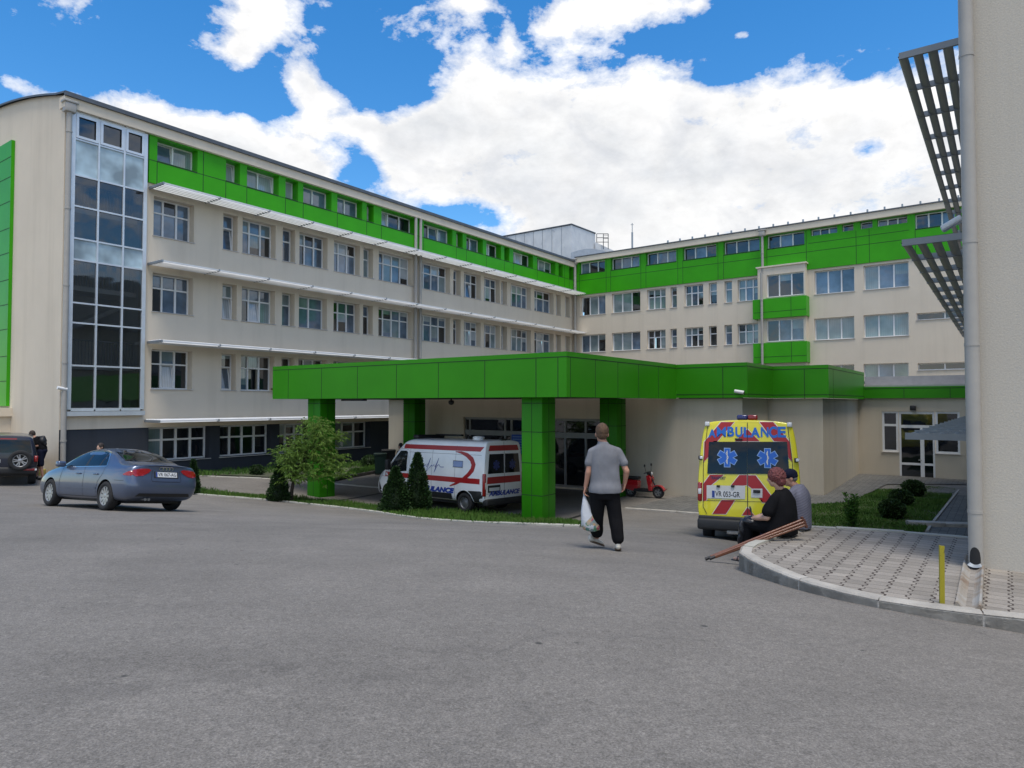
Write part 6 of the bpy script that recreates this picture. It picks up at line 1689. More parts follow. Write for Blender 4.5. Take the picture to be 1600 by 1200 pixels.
capsule(b, (-.07, -.01, .60), (-.19, .015, .535), .066, .078); capsule(b, (.07, -.01, .60), (.19, .015, .535), .066, .078); capsule(b, (-.195, .02, .52), (-.258, .085, .36), .084, .090); capsule(b, (.195, .02, .52), (.238, .105, .36), .084, .090); ell(b, (0, .09, .40), (.16, .11, .13))
remesh(b, 'blouse', BLK, wom, .009, 4, .008, 8, 1)
b = MB(); ell(b, (0, .0, .12), (.25, .20, .13)); 
for q, k_, a_ in zip((-1, 1), kn, ank):
    capsule(b, (q * .11, .03, .13), k_, .130, .095); capsule(b, k_, k_.lerp(a_, .72), .092, .085)
ell(b, (0, .30, .14), (.16, .18, .085))
remesh(b, 'skirt', BLK, wom, .009, 4, .010, 7, 2)
HAIRR = mat('red_hair', (.11, .024, .026), .55, var2=(.21, .058, .055), vscale=34, bump=.8, bscale=90)
mb_h = MB(); ell(mb_h, P_(0, -.028, .030), (.106, .120, .115), M_); ell(mb_h, P_(0, -.06, -.05), (.095, .075, .085), M_)
rr = random.Random(9)
for i in range(190):
    a = rr.uniform(0, 2 * PI); e = rr.uniform(-.5, 1.4); d = Vector((math.cos(a) * math.cos(e), math.sin(a) * math.cos(e), math.sin(e)))
    if d.y > .45 and d.z < .5: continue
    q = P_(d.x * .10, -.03 + d.y * .115, .03 + d.z * .112); ell(mb_h, q, (.015, .015, .013))
remesh(mb_h, 'hair', HAIRR, wom, .006, 1, .0085, 44, 3)
for a_ in ank:
    k = MB(); k.bevbox(a_.x - .045, a_.x + .045, a_.y - .06, a_.y + .19, a_.z - .095, a_.z - .068, .01); k.tube([(a_.x - .045, a_.y + .10, a_.z - .075), (a_.x, a_.y + .095, a_.z - .022), (a_.x + .045, a_.y + .10, a_.z - .075)], .011, 6); k.tube([(a_.x - .04, a_.y - .03, a_.z - .07), (a_.x, a_.y + .045, a_.z - .005), (a_.x + .04, a_.y - .03, a_.z - .07)], .010, 6)
    k.build('sandal', BLACK, wom)
eyes(P_, M_, wom)
# handbag on her lap
hb2 = thing('handbag', "soft black handbag slumped on the seated woman's knees", 'bag', pw, ang)
b = MB(); ell(b, (-.10, .40, .17), (.15, .13, .075)); ell(b, (-.15, .50, .06), (.125, .055, .15)); ell(b, (-.16, .52, -.08), (.11, .05, .12)); remesh(b, 'pouch', mat('black_leather', (.012, .012, .016), .32, bump=.5, bscale=18), hb2, .009, 3, .012, 12, 5)
k = MB(); k.tube([(-.22, .34, .26), (-.20, .36, .36), (-.14, .40, .38), (-.08, .42, .30)], .010, 6); k.build('handle', BLACK, hb2)
# ---- man in a cap beside her --------------------------------------------------
pm = on_z(1247, 826, GI); pm.z = GI
mn2 = thing('person', 'seated man in dark cap and grey striped shirt behind the red haired woman', 'person', pm, ang)
b = MB(); hc = loc_at(1234, 747, pm.y + .02, pm)
P_, M_ = head(b, hc, .55, -.15, 1.0)
capsule(b, hc + Vector((0, -.03, -.08)), (0, .0, .60), .058, .07); torso(b, [(.05, 0, 0, .15, .12), (.3, 0, 0, .13, .09), (.5, 0, 0, .13, .07), (.58, 0, -.01, .07, .055)])
for q in (1, -1):
    el_, wr = Vector((q * .27, .12, .26)), Vector((q * .12, .36, .22)); capsule(b, (q * .12, 0, .52), (q * .20, .02, .50), .05, .05); capsule(b, (q * .21, .02, .50), el_, .055, .048); capsule(b, el_, wr, .046, .032); hand(b, wr, (-q * .25, 1, -.1), (-q, 0, .2), (0, 0, 1), .5, 1.0)
    k_ = Vector((q * .13, .45, .14)); fz = gloc((q * .13, .5), pm); a_ = Vector((q * .13, .48, fz + .09)); capsule(b, (q * .10, .02, .11), k_, .10, .07); capsule(b, k_, a_, .058, .04)
capsule(b, (-.08, 0, .11), (.08, 0, .11), .13, .13)
remesh(b, 'body', SKIN, mn2, .008, 3)
STR = cloth('striped_shirt', (.20, .20, .25), (.10, .10, .135), 42)
b = MB(); torso(b, [(.02, 0, 0, .225, .18), (.10, 0, 0, .228, .182), (.26, 0, -.01, .225, .17), (.42, 0, -.02, .222, .152), (.53, 0, -.02, .205, .132), (.60, 0, -.015, .15, .108), (.645, 0, -.01, .092, .088), (.67, 0, -.005, .076, .074)])
for q in (1, -1): capsule(b, (q * .07, 0, .60), (q * .20, .02, .53), .064, .078); capsule(b, (q * .205, .02, .505), (q * .255, .09, .33), .08, .086)
remesh(b, 'shirt', STR, mn2, .009, 4, .008, 8, 6)
NAVYC = cloth('navy_cloth', (.012, .014, .030))
b = MB(); ell(b, (0, 0, .11), (.20, .17, .11))
for q in (1, -1): capsule(b, (q * .10, .02, .12), (q * .13, .45, .14), .115, .085); capsule(b, (q * .13, .45, .14), (q * .13, .48, gloc((q * .13, .5), pm) + .10), .083, .075)
remesh(b, 'trousers', NAVYC, mn2, .009, 4, .007, 8, 7)
for q in (1, -1): fz = gloc((q * .13, .5), pm); shoe(mn2, (q * .13, .42, fz), (q * .14, .68, fz), BLACK)
b = MB(); ell(b, P_(0, -.012, .055), (.092, .110, .088), M_); ell(b, P_(0, -.03, .03), (.090, .095, .06), M_)
for i in range(5): capsule(b, P_(-.05 + .025 * i, .085, .052), P_(-.045 + .022 * i, .165, .040), .012, .008)
remesh(b, 'cap', NAVYC, mn2, .008, 3)
eyes(P_, M_, mn2)
b = MB(); ell(b, P_(0, -.055, -.012), (.078, .055, .05), M_); remesh(b, 'hair', mat('grey_hair', (.16, .15, .14), .7, bump=.5, bscale=90), mn2, .008, 2)

# ---- crutches leaning over the kerb ------------------------------------------------
WOOD = mat('varnished_wood', (.115, .038, .016), .4, var2=(.19, .066, .027), vscale=9, coat=.3)
A_ = on_ground(1103, 877); A_.z += .02
for i, (bx, by) in enumerate(((1255, 814), (1258, 818))):
    B_ = at_depth(bx, by, 9.55 - .05 * i); A2 = A_ + Vector((.02 + .05 * i, -.03 * i, .02 + .012 * i))
    d = (B_ - A2).normalized(); sdv = d.cross(Vector((0, 0, 1))).normalized(); up_ = sdv.cross(d)
    ln = (B_ - A2).length
    cr = thing('crutch', ('brown wooden crutch resting against the woman, uppermost of the crossed pair', 'brown wooden crutch lying across the kerb, lower one of the crossed pair')[i], 'crutch', A2, 0)
    for s_ in (1, -1):
        k = MB(); k.tube([d * .05 + up_ * .006 * s_, d * (ln * .42) + up_ * .013 * s_, d * ln + up_ * .020 * s_], .019, 8); k.build('strut', WOOD, cr)
    k = MB(); k.tube([d * 0.0, d * .35], [.016, .014], 10); k.build('leg', WOOD, cr)
    k = MB(); k.tube([d * -.03, d * .05], [.024, .020], 12); k.build('rubber_tip', BLACK, cr)
    k = MB(); k.tube([d * ln - up_ * .06, d * ln + up_ * .06], .02, 10); k.build('arm_rest', mat('dark_wood', (.10, .035, .018), .5), cr)
    k = MB(); k.tube([d * (ln * .6) - up_ * .025, d * (ln * .6) + up_ * .025], .014, 8); k.build('hand_grip', WOOD, cr)
    k = MB(); k.bevbox(-.008, .008, -.02, .02, -.01, .01, .003); o_ = k.build('bolt', CHROME, cr); o_.location = d * (ln * .45)

# ---- man bending at the off road car --------------------------------------------------
b0 = at_depth(59, 745, 26.2); b0.z = ground(b0.x, b0.y)
m3 = thing('person', 'man in dark t-shirt and navy shorts bending over the off road car', 'person', b0, 0)
sc3 = 26.2 / FPX / 12
Q = lambda cx, cy, y=0: Vector(((cx - 708) * sc3, y, (1050 - cy) * sc3))
b = MB(); P_, M_ = head(b, Q(585, 205), PI / 2 + .1, -.35, 1.05)
capsule(b, Q(610, 240), Q(670, 290), .06, .07); capsule(b, Q(700, 310), Q(785, 470), .09, .10)
for q in (1, -1):
    y = -.18 * q; capsule(b, Q(705, 305, y * .6), Q(708, 305, y), .048, .05); capsule(b, Q(705, 300, y), Q(755, 415, y * 1.15), .056, .046); capsule(b, Q(755, 415, y * 1.15), Q(672, 450, y), .045, .032); hand(b, Q(672, 450, y), (-1, 0, -.15), (0, 0, 1), (0, -q, 0), .5, 1.05)
legs = (((780, 520, -.10), (800, 790, -.10), (830, 1010, -.08)), ((770, 520, .10), (690, 800, .10), (640, 1010, .10)))
for hx, k_, a_ in legs: capsule(b, Q(*hx), Q(*k_), .09, .062); capsule(b, Q(*k_), Q(*a_), .06, .04)
remesh(b, 'body', SKIN, m3, .010, 3)
b = MB(); ell(b, Q(690, 310), (.12, .19, .125)); capsule(b, Q(700, 305), Q(785, 470), .14, .145); capsule(b, Q(700, 310, -.08), Q(785, 470, -.06), .12, .13); capsule(b, Q(700, 310, .08), Q(785, 470, .06), .12, .13)
for q in (1, -1): capsule(b, Q(705, 300, -.18 * q), Q(738, 372, -.2 * q), .078, .08)
remesh(b, 'shirt', BLK, m3, .010, 4, .008, 8, 3)
b = MB(); ell(b, Q(790, 510), (.15, .18, .13))
for hx, k_, a_ in legs: capsule(b, Q(hx[0], hx[1], hx[2]), Q(k_[0] * .9 + hx[0] * .1, k_[1] * .9 + hx[1] * .1, k_[2]), .125, .10)
remesh(b, 'shorts', NAVYC, m3, .010, 4, .007, 8, 4)
hair_cap(P_, M_, 1.05, m3, mat('dark_hair', (.035, .022, .015), .7, bump=.5, bscale=90), .008, seed=2, lump=.003)
for hx, k_, a_ in legs: p_ = Q(*a_); shoe(m3, (p_.x + .05, p_.y, 0.0), (p_.x - .20, p_.y, 0.0), BLACK)
bp_ = thing('backpack', 'black backpack worn on the back of the man bending at the car', 'backpack', b0, 0)
b = MB(); d_ = (Q(830, 380) - Q(720, 225)).normalized(); capsule(b, Q(720, 262), Q(800, 262), .055, .06); ell(b, Q(785, 330), (.13, .15, .16)); capsule(b, Q(800, 260), Q(830, 390), .07, .07); remesh(b, 'sack', BLACK, bp_, .012, 3, .006, 8, 9)
for q in (1, -1):
    k = MB(); k.tube([Q(760, 250, q * .10), Q(690, 262, q * .12), Q(680, 340, q * .12)], .018, 6); k.build('strap', BLACK, bp_)
# ---- two people mostly hidden: behind the saloon and behind the white van ----------------
def stander(label, p, yaw, h, shirt, trous, hairm, seed):
    s = h / 1.78; t = thing('person', label, 'person', p, yaw); b = MB()
    P_, M_ = head(b, (0, .02, 1.67 * s), 0, -.1, s); capsule(b, (0, 0, 1.58 * s), (0, 0, 1.45 * s), .06 * s, .07 * s); capsule(b, (0, 0, 1.38 * s), (0, 0, .98 * s), .085 * s, .09 * s)
    for q in (1, -1):
        el_, wr = Vector((q * .25, 0, 1.13)) * s, Vector((q * .26, .08, .88)) * s
        capsule(b, Vector((q * .10, 0, 1.41)) * s, Vector((q * .19, 0, 1.39)) * s, .048 * s, .05 * s); capsule(b, Vector((q * .19, 0, 1.4)) * s, el_, .054 * s, .044 * s); capsule(b, el_, wr, .043 * s, .03 * s); hand(b, wr, (0, .1, -1), (0, 1, 0), (q, 0, 0), .4, s)
        capsule(b, Vector((q * .09, 0, .92)) * s, Vector((q * .10, .01, .48)) * s, .085 * s, .06 * s); capsule(b, Vector((q * .10, .01, .48)) * s, Vector((q * .10, 0, .10)) * s, .058 * s, .04 * s)
    remesh(b, 'body', SKIN2, t, .010, 3)
    b = MB(); torso(b, [(z * s, 0, 0, a_ * s, c_ * s) for z, a_, c_ in ((.86, .205, .145), (.95, .20, .14), (1.15, .185, .13), (1.33, .198, .12), (1.43, .15, .095), (1.49, .08, .075), (1.51, .07, .068))])
    for q in (1, -1): capsule(b, Vector((q * .05, 0, 1.46)) * s, Vector((q * .18, 0, 1.42)) * s, .055 * s, .07 * s); capsule(b, Vector((q * .19, 0, 1.40)) * s, Vector((q * .235, 0, 1.17)) * s, .075 * s, .075 * s)
    remesh(b, 'shirt', shirt, t, .011, 4, .008, 8, seed)
    b = MB(); ell(b, (0, 0, .90 * s), (.18 * s, .13 * s, .11 * s))
    for q in (1, -1): capsule(b, Vector((q * .09, 0, .88)) * s, Vector((q * .10, .01, .48)) * s, .105 * s, .085 * s); capsule(b, Vector((q * .10, .01, .48)) * s, Vector((q * .10, 0, .10)) * s, .083 * s, .075 * s)
    remesh(b, 'trousers', trous, t, .011, 4, .007, 8, seed + 1)
    hair_cap(P_, M_, s, t, hairm, .009, seed=seed, lump=.003); eyes(P_, M_, t, s)
    for q in (1, -1): shoe(t, Vector((q * .10, -.05, 0)), Vector((q * .11, .20, 0)), BLACK)
    return t
p4 = at_depth(157, 740, 20.6); p4.z = ground(p4.x, p4.y)
hh = (CZ - (693.5 - 631) * 20.6 / FPX) - p4.z
stander('person whose bare forehead just shows above the roof of the blue saloon', p4, 2.75, hh, NAVYC, BLK, mat('dark_hair2', (.03, .02, .016), .7), 3)
p5 = at_depth(626, 740, 31.6); p5.z = ground(p5.x, p5.y); hh = (CZ - (693 - 631) * 31.6 / FPX) - p5.z
stander('person in navy clothes half hidden between the white ambulance and a green column', p5, 1.2, hh, NAVYC, NAVYC, mat('dark_hair3', (.02, .016, .02), .7), 5)

# ================================================================== PLANTS
def leaf_mat(name, a, b_, dry=None, trans=.25):
    m, nt, bb = nodes_of(name); g = nt.nodes.new('ShaderNodeNewGeometry'); o = nt.nodes.new('ShaderNodeTexCoord').outputs['Object']
    c = mixc(nt, g.outputs['Random Per Island'], a, b_)
    c = mixc(nt, ramp(nt, noise(nt, o, 2.2, 3), [(.35, 0.0), (.7, .6)]), c, [v * .55 for v in a])
    nt.links.new(c, bb.inputs['Base Color']); bb.inputs['Roughness'].default_value = .6; bb.inputs['Specular IOR Level'].default_value = .25
    return m
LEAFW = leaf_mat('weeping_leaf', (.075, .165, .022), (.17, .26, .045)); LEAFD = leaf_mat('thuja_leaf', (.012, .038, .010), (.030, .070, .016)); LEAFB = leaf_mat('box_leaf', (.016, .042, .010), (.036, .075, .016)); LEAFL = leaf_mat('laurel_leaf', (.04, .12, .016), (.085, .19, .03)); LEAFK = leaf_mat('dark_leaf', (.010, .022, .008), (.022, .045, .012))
BARK = mat('bark', (.055, .043, .033), .9, var=.3, bump=.6, bscale=40)
def leaf(mb, p, d, ln, w, rn, droop=.2):
    d = d.normalized(); s = d.cross(Vector((rn.uniform(-1, 1), rn.uniform(-1, 1), rn.uniform(-.4, 1)))).normalized() * w; e = p + d * ln + Vector((0, 0, -droop * ln)); m = p + d * ln * .5
    mb.add([p, m + s, e, m - s], [(0, 1, 2, 3)])
def cone_crown(h, r, n, rn, top=.06, ln=.085, w=.022, round_=False, bumps=.16):
    mb = MB(); ph = [rn.uniform(0, 6) for _ in range(4)]
    for i in range(n):
        t = rn.random() ** (1.25 if not round_ else 1.0); a = rn.uniform(0, 2 * PI)
        prof = ((1 - t) ** .75 * (min(1, t * 7 + .55))) if not round_ else math.sqrt(max(.0, 1 - (2 * t - 1) ** 2)) * 1.0 + .05
        rr_ = r * prof * (1 + bumps * math.sin(3 * a + ph[0] + t * 7) * math.sin(2 * a + ph[1] - t * 11)) * (1 - .35 * rn.random() ** 2.2) + top * .3
        p = Vector((math.cos(a) * rr_, math.sin(a) * rr_, t * h)); d = Vector((math.cos(a) * .8, math.sin(a) * .8, rn.uniform(.1, 1.1) if not round_ else rn.uniform(-.5, 1.2)))
        d += Vector((rn.uniform(-.5, .5), rn.uniform(-.5, .5), rn.uniform(-.3, .3))); leaf(mb, p, d, ln * rn.uniform(.5, 1.4), w * rn.uniform(.7, 1.4), rn, .1)
    return mb
def core(mb, h, r, round_=False):
    prof = []
    for i in range(9):
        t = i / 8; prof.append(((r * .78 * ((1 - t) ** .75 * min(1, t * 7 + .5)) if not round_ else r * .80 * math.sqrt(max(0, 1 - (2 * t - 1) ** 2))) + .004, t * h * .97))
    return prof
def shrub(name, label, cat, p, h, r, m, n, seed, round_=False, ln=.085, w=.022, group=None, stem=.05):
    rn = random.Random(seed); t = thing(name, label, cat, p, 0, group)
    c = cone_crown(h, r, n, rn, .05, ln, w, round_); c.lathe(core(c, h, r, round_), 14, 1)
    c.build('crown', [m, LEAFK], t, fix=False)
    k = MB(); k.tube([(0, 0, -.08), (0, 0, h * .6)], [stem, .015], 8); k.build('trunk', BARK, t)
    return t
def shrub_px(px, yb, yt, wpx, *a, zf=None, **k):
    p = zf(px, yb) if zf else on_ground(px, yb); sc = p.y / FPX
    return p, (yb - yt) * sc, wpx * sc / 2
p, h, r = shrub_px(652, 800, 709, 46); shrub('conifer_shrub', 'taller narrower of two dark green conical thujas in front of the white ambulance', 'shrub', p, h, r, LEAFD, 5200, 1, group='conical thujas on the verge')
p, h, r = shrub_px(618, 801, 731, 50); shrub('conifer_shrub', 'shorter broader of two dark green conical thujas in front of the white ambulance', 'shrub', p, h, r, LEAFD, 4800, 2, group='conical thujas on the verge')
p, h, r = shrub_px(435, 783, 728, 31); shrub('conifer_shrub', 'dark stubby conifer standing left of the feathery pale green tree', 'shrub', p, h, r * 1.1, LEAFD, 3200, 3)
p, h, r = shrub_px(302, 772, 719, 15); shrub('conifer_shrub', 'thin dark conifer behind the tail of the blue saloon', 'shrub', p, h, r * 1.15, LEAFD, 2200, 4)
p, h, r = shrub_px(401, 743, 731, 18); shrub('shrub', 'small round dark bush by the plinth of the long wing', 'shrub', p, h * 1.3, r, LEAFB, 900, 5, True)
p, h, r = shrub_px(577, 731, 712, 22); shrub('shrub', 'round dark bush in the bed near the two wheelie bins', 'shrub', p, h, r, LEAFB, 1100, 6, True)
lawnpt = lambda px, py: on_z(px, py, ZL + .02)
for i, (px, yb, yt, wd, lb) in enumerate(((1394, 810, 782, 29, 'clipped ball bush nearest the kerb on the courtyard lawn'), (1408, 791, 766, 26, 'middle ball bush of three clipped ones on the lawn'), (1427, 775, 751, 25, 'clipped ball bush farthest back on the lawn, before the white door'))):
    p, h, r = shrub_px(px, yb, yt, wd, zf=lawnpt); shrub('shrub', lb, 'shrub', p, h, r * 1.08, LEAFB, 2600, 10 + i, True, .07, .022, 'ball bushes on the lawn')
# leafy upright plant at the edge of the lawn
p = lawnpt(1333, 823); rn = random.Random(31); t = thing('laurel_plant', 'upright leafy green plant with long leaves at the near edge of the lawn', 'plant', p)
mb = MB(); h = 50 * p.y / FPX; st_ = MB()
for k in range(13):
    a = rn.uniform(0, 2 * PI); l = rn.uniform(.05, .28); hh = h * rn.uniform(.55, 1.05); tip = Vector((math.cos(a) * l, math.sin(a) * l, hh)); st_.tube([(math.cos(a) * .04, math.sin(a) * .04, 0), tip * .5 + Vector((0, 0, .1)), tip], .009, 5)
    for i in range(70):
        q = rn.random() ** .8; pp = tip * q + Vector((rn.uniform(-.04, .04), rn.uniform(-.04, .04), 0)); aa = rn.uniform(0, 2 * PI); leaf(mb, pp, Vector((math.cos(aa), math.sin(aa), .5 + .8 * q)), rn.uniform(.10, .19), rn.uniform(.016, .026), rn, .25)
mb.build('leaves', LEAFL, t, fix=False); st_.build('stems', BARK, t)
# feathery pale tree in front of the far column
p = on_ground(456, 784); rn = random.Random(12); sc = p.y / FPX
t = thing('weeping_tree', 'young feathery yellow green tree leaning over the verge before a green column', 'tree', p)
TP = lambda px, py, dy=0.0: Vector((((px - 456) * .76 if px > 456 else (px - 456) * .85) * sc, dy, (784 - py) * sc))
tr = MB(); tr.tube([TP(454, 787), TP(456, 765), TP(462, 740), TP(472, 715), TP(486, 690)], [.075, .065, .055, .04, .02], 8)
limbs = [((458, 755), (445, 730), (436, 712)), ((462, 740), (480, 715), (470, 692)), ((466, 730), (500, 705), (530, 690)), ((470, 718), (505, 690), (512, 665)), ((462, 742), (500, 725), (545, 715)), ((474, 710), (490, 685), (498, 662)), ((460, 748), (450, 720), (452, 700)), ((468, 722), (510, 712), (560, 722)), ((472, 712), (520, 690), (548, 685))]
lb_pts = []
for a_, b_, c_ in limbs:
    dy = [rn.uniform(-.25, .25), rn.uniform(-.8, .8)]; q = [TP(*a_), TP(b_[0], b_[1], dy[0]), TP(c_[0], c_[1], dy[1])]; tr.tube(q, [.03, .018, .008], 6); lb_pts.append(q)
tr.build('trunk', BARK, t)
cr = MB()
def twig(s, d, ln, nlf):
    pts = [s]; v = d.normalized()
    for i in range(6): v = (v + Vector((rn.uniform(-.12, .12), rn.uniform(-.12, .12), -.16))).normalized(); pts.append(pts[-1] + v * ln / 6)
    for i in range(nlf):
        q = rn.random() * 5.99; k = int(q); pp = pts[k].lerp(pts[k + 1], q - k); dv = (pts[k + 1] - pts[k]).normalized(); leaf(cr, pp, dv + Vector((rn.uniform(-.9, .9), rn.uniform(-.9, .9), rn.uniform(-.5, .5))), rn.uniform(.07, .16), rn.uniform(.009, .016), rn, .3)
for q in lb_pts:
    for i in range(42):
        u = rn.random(); s = q[0].lerp(q[1], u * 2) if u < .35 else q[1].lerp(q[2], min(1, (u - .35) * 1.55)); a = rn.uniform(0, 2 * PI)
        d = Vector((math.cos(a) * .9 + .3, math.sin(a) * .9, rn.uniform(.1, 1.3))); twig(s, d, rn.uniform(.35, .72), 24)
for (px, py, wx, wz, n_) in ((446, 722, 15, 20, 40), (452, 745, 18, 10, 24), (505, 700, 30, 18, 46), (530, 735, 30, 12, 44), (500, 745, 28, 10, 34), (548, 735, 20, 14, 26), (500, 668, 18, 12, 40), (490, 685, 22, 14, 34), (470, 735, 20, 14, 26), (480, 700, 16, 18, 26)):
    for i in range(n_):
        s = TP(px + rn.gauss(0, .5) * wx, py + rn.gauss(0, .5) * wz, rn.gauss(0, .45)); a = rn.uniform(0, 2 * PI); twig(s, Vector((math.cos(a) + .35, math.sin(a), rn.uniform(.3, 1.2))), rn.uniform(.3, .6), 22)
cr.build('crown', LEAFW, t, fix=False)

# ================================================================== SMALL THINGS
def bin_(label, px, yb, m, sc_=1.0, rz=.2):
    p = on_ground(px, yb); t = thing('wheelie_bin', label, 'bin', p, rz, 'wheelie bins beside the entrance wall')
    k = MB(); h = 1.0 * sc_
    a_, b_ = .25 * sc_, .30 * sc_
    k.add([(-a_, -a_, .06), (a_, -a_, .06), (a_, a_, .06), (-a_, a_, .06), (-b_, -b_, h), (b_, -b_, h), (b_, b_, h), (-b_, b_, h)], [(3, 2, 1, 0), (4, 5, 6, 7), (0, 1, 5, 4), (1, 2, 6, 5), (2, 3, 7, 6), (3, 0, 4, 7)]); k.bevbox(-b_ - .02, b_ + .02, -b_ - .02, b_ + .02, h - .06, h, .015); k.build('tub', m, t)
    k = MB(); k.bevbox(-b_ - .03, b_ + .03, -b_ - .05, b_ + .03, h, h + .07, .025); k.build('lid', m, t)
    for q in (1, -1):
        k = MB(); k.tube([(q * .27 * sc_, .24, .10), (q * .33 * sc_, .24, .10)], .10, 14); k.build('wheel', TYRE, t)
bin_('dark green wheelie bin, left of the two by the entrance wall', 594, 741, mat('bin_green', (.010, .035, .024), .45), 1.0)
bin_('black wheelie bin, right of the two by the entrance wall', 607, 738, mat('bin_black', (.010, .010, .011), .45), 1.12)
# blue notice on the entrance glazing
k = MB(); nx0, nx1 = EN.x(800, 700, Y1 + .25), EN.x(822, 700, Y1 + .25); nz0, nz1 = EN.z(808, 709, Y1 + .25), EN.z(808, 679, Y1 + .25)
k.box(nx0, nx1, Y1 + .22, Y1 + .25, nz0, nz1, 0)
for i in range(6): k.box(nx0 + .06, nx1 - .06 - .1 * (i % 2), Y1 + .215, Y1 + .22, nz1 - .12 - i * .12, nz1 - .08 - i * .12, 1)
no_ = k.build('notice_board', [mat('notice_blue', (.02, .09, .42), .5), mat('notice_pale', (.20, .32, .60), .5)])
no_.matrix_world = Matrix.Translation(CO) @ Matrix.Rotation(angC, 4, 'Z'); tag(no_, 'blue notice with pale lines on the entrance wall behind the front column', 'notice')
# pale yellow block by the corner of the long wing
yb_ = at_depth(60, 746, 27.6); yb_.z = ground(yb_.x, yb_.y); k = MB(); k.bevbox(-.22, .22, -.15, .15, -.05, .24, .03); o_ = k.build('concrete_block', mat('pale_yellow_paint', (.42, .36, .12), .8, var=.2)); o_.location = yb_
tag(o_, 'pale yellow painted concrete block on the ground behind the bending man', 'block')
# lamp and box on the hidden side of the stucco building
lx_, lz2 = QB.at(1489, 349, 5.2); k = MB(); lp_ = Matrix.Translation((lx_, 5.2, lz2)) @ Matrix.Rotation(-.5, 4, 'Y'); k.bevbox(-.20, .16, -.11, .11, -.045, .06, .025, 0, lp_); k.box(-.18, .13, -.08, .08, -.05, -.045, 1, lp_); k.tube([(lx_ + .1, 5.2, lz2 + .02), (.03, 5.2, lz2 - .02)], .025, 8); k.build('flood_lamp', [WHITE, CLEARL], stuc)
k = MB(); k.bevbox(-.24, .0, 6.6, 7.1, QB.z(1507, 680, 6.8), QB.z(1507, 606, 6.8), .02); k.build('meter_box', WHITE, stuc)
# ================================================================== SKY, SUN, CAMERA
def azel(px, py):
    d = ray(px, py); return math.atan2(d.x, d.y), math.asin(d.z)
SUN_EL, SUN_AZ = R(71), R(165)          # compass-like angle from +Y towards +X : behind the camera, slightly left
w = bpy.data.worlds.new('World'); scene.world = w; w.use_nodes = True
nt = w.node_tree; L = nt.links
bg = nt.nodes['Background']
sky = nt.nodes.new('ShaderNodeTexSky'); sky.sky_type = 'NISHITA'; sky.sun_disc = False; sky.sun_elevation = SUN_EL; sky.sun_rotation = SUN_AZ
sky.air_density = 1.0; sky.dust_density = .3; sky.ozone_density = 2.2
hs = nt.nodes.new('ShaderNodeHueSaturation'); hs.inputs['Saturation'].default_value = 1.38; hs.inputs['Value'].default_value = 1.72; L.new(sky.outputs[0], hs.inputs['Color'])
tc = nt.nodes.new('ShaderNodeTexCoord'); g = tc.outputs['Generated']
sx = nt.nodes.new('ShaderNodeSeparateXYZ'); L.new(g, sx.inputs[0])
az = mnode(nt, 'ARCTAN2', sx.outputs[0], sx.outputs[1]); el = mnode(nt, 'ARCSINE', sx.outputs[2])
# clouds: blobs (photo centre x, y, half width, half height, strength) laid out on the sky sphere
BL = [(960, 235, 330, 135, 1.35), (760, 215, 150, 95, 1.0), (640, 240, 80, 60, .85), (1230, 270, 260, 150, 1.3), (1420, 255, 120, 85, 1.0), (980, 360, 330, 80, 1.1), (735, 140, 40, 42, .7), (1400, 420, 200, 120, 1.0),
      (395, 25, 72, 58, 1.1), (375, 80, 28, 30, .8), (470, 118, 32, 42, .85), (500, 160, 40, 38, .8), (480, 205, 30, 26, .55), (400, 245, 110, 42, 1.1), (300, 200, 100, 30, .8), (480, 275, 60, 40, .8), (190, 165, 90, 18, .6), (20, 130, 45, 22, .75), (90, 165, 60, 26, .6), (560, 192, 34, 14, .7),
      (930, 15, 78, 26, 1.1), (865, 44, 32, 16, .9), (1010, 5, 40, 16, .8), (735, 6, 36, 13, .85), (1160, 54, 19, 10, .9), (1092, 8, 24, 14, .85), (795, 62, 17, 24, .8)]
HOLES = [(1360, 235, 44, 26, 1.5), (1130, 118, 54, 20, 1.25), (1340, 120, 30, 14, .5), (725, 336, 105, 26, 1.1), (565, 262, 40, 40, .75), (610, 130, 62, 46, .7), (550, 60, 50, 60, .5), (330, 145, 90, 26, .6), (1310, 40, 130, 48, .75), (1060, 60, 90, 16, .3), (1250, 128, 26, 12, .6), (1440, 262, 26, 14, 1.0), (1280, 305, 24, 7, .55), (1420, 215, 22, 9, .5)]
tot = None
for sign, lst in ((1, BL), (-1, HOLES)):
    for cx_, cy_, rx_, ry_, st_ in lst:
        a0, e0 = azel(cx_, cy_); a1, _ = azel(cx_ + rx_, cy_); _, e1 = azel(cx_, cy_ - ry_)
        ra, re = abs(a1 - a0), abs(e1 - e0)
        da = mnode(nt, 'DIVIDE', mnode(nt, 'SUBTRACT', az, a0), ra); de = mnode(nt, 'DIVIDE', mnode(nt, 'SUBTRACT', el, e0), re)
        r2 = mnode(nt, 'ADD', mnode(nt, 'MULTIPLY', da, da), mnode(nt, 'MULTIPLY', de, de))
        v = mnode(nt, 'MULTIPLY', mnode(nt, 'POWER', 2.718, mnode(nt, 'MULTIPLY', r2, -1.0)), st_ * sign)
        tot = v if tot is None else mnode(nt, 'ADD', tot, v)
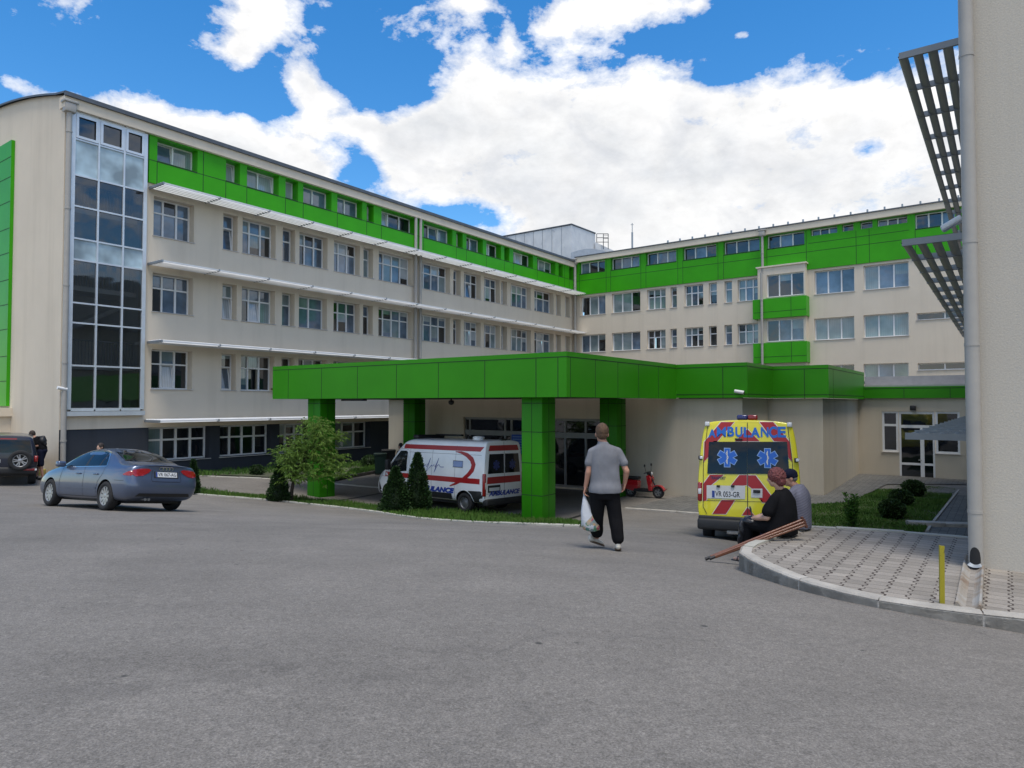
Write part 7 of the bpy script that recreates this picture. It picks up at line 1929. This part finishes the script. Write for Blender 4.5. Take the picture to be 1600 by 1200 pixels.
# clouds elsewhere on the dome, outside the view
fw = mnode(nt, 'LESS_THAN', sx.outputs[1], .25)
sc = nt.nodes.new('ShaderNodeMapping'); L.new(g, sc.inputs['Vector']); sc.inputs['Scale'].default_value = (1, 1, 1.7)
n0 = noise(nt, g, 1.7, 6, .6)
tot = mnode(nt, 'ADD', mnode(nt, 'MINIMUM', tot, 1.3), mnode(nt, 'MULTIPLY', ramp(nt, sx.outputs[1], [(.05, 1.0), (.35, 0.0)]), mnode(nt, 'SUBTRACT', mnode(nt, 'MULTIPLY_ADD', n0, 2.2, -.5), ramp(nt, sx.outputs[0], [(.5, 0.0), (.85, .35)]))))
n1 = noise(nt, sc.outputs[0], 9.0, 15, .60, .25); n2 = noise(nt, sc.outputs[0], 26, 12, .66)
den = mnode(nt, 'ADD', tot, mnode(nt, 'ADD', mnode(nt, 'MULTIPLY', mnode(nt, 'SUBTRACT', n1, .5), 2.7), mnode(nt, 'MULTIPLY', mnode(nt, 'SUBTRACT', n2, .5), 1.35)))
cov = ramp(nt, den, [(.30, 0.0), (.50, .46), (.95, 1.0)])
n3 = noise(nt, sc.outputs[0], 4.2, 8, .55)
thick = mnode(nt, 'MULTIPLY_ADD', tot, .30, mnode(nt, 'MULTIPLY', n3, .9))
ccol = ramp(nt, thick, [(.42, (9.95, 9.85, 9.7)), (.66, (9.6, 9.5, 9.4)), (.84, (8.1, 8.15, 8.25)), (1.05, (6.5, 6.75, 7.1))])
ccol = mixc(nt, .5, ccol, mixc(nt, 1.0, ccol, ramp(nt, n2, [(.3, .82), (.65, 1.06)]), 'MULTIPLY'))
ccol = mixc(nt, .8, ccol, mixc(nt, 1.0, ccol, ramp(nt, noise(nt, sc.outputs[0], 7.5, 10, .6, .6), [(.32, (.80, .82, .86)), (.52, (1.0, 1.0, 1.0)), (.7, (1.10, 1.10, 1.09))]), 'MULTIPLY'))
fin = mixc(nt, cov, hs.outputs['Color'], ccol)
L.new(fin, bg.inputs['Color']); bg.inputs['Strength'].default_value = .10
sun = bpy.data.lights.new('sun', 'SUN'); sun.energy = 2.35; sun.angle = R(22); sun.color = (1, .93, .82)
so = bpy.data.objects.new('sun', sun); COL.objects.link(so)
sd_ = Vector((math.sin(SUN_AZ) * math.cos(SUN_EL), math.cos(SUN_AZ) * math.cos(SUN_EL), math.sin(SUN_EL)))
so.rotation_euler = (-sd_).to_track_quat('-Z', 'Y').to_euler(); so.location = sd_ * 60
cam = bpy.data.cameras.new('camera'); cam.sensor_width = 36; cam.lens = 36 * FPX / 1600; cam.clip_end = 3000; cam.clip_start = .05
co = bpy.data.objects.new('camera', cam); COL.objects.link(co); co.location = (0, 0, CZ); co.rotation_euler = (PI / 2 + PITCH, 0, 0)
scene.camera = co
scene.render.resolution_x, scene.render.resolution_y = 1024, 768
scene.view_settings.view_transform = 'Standard'; scene.view_settings.look = 'None'; scene.view_settings.exposure = 0.22; scene.view_settings.gamma = 1
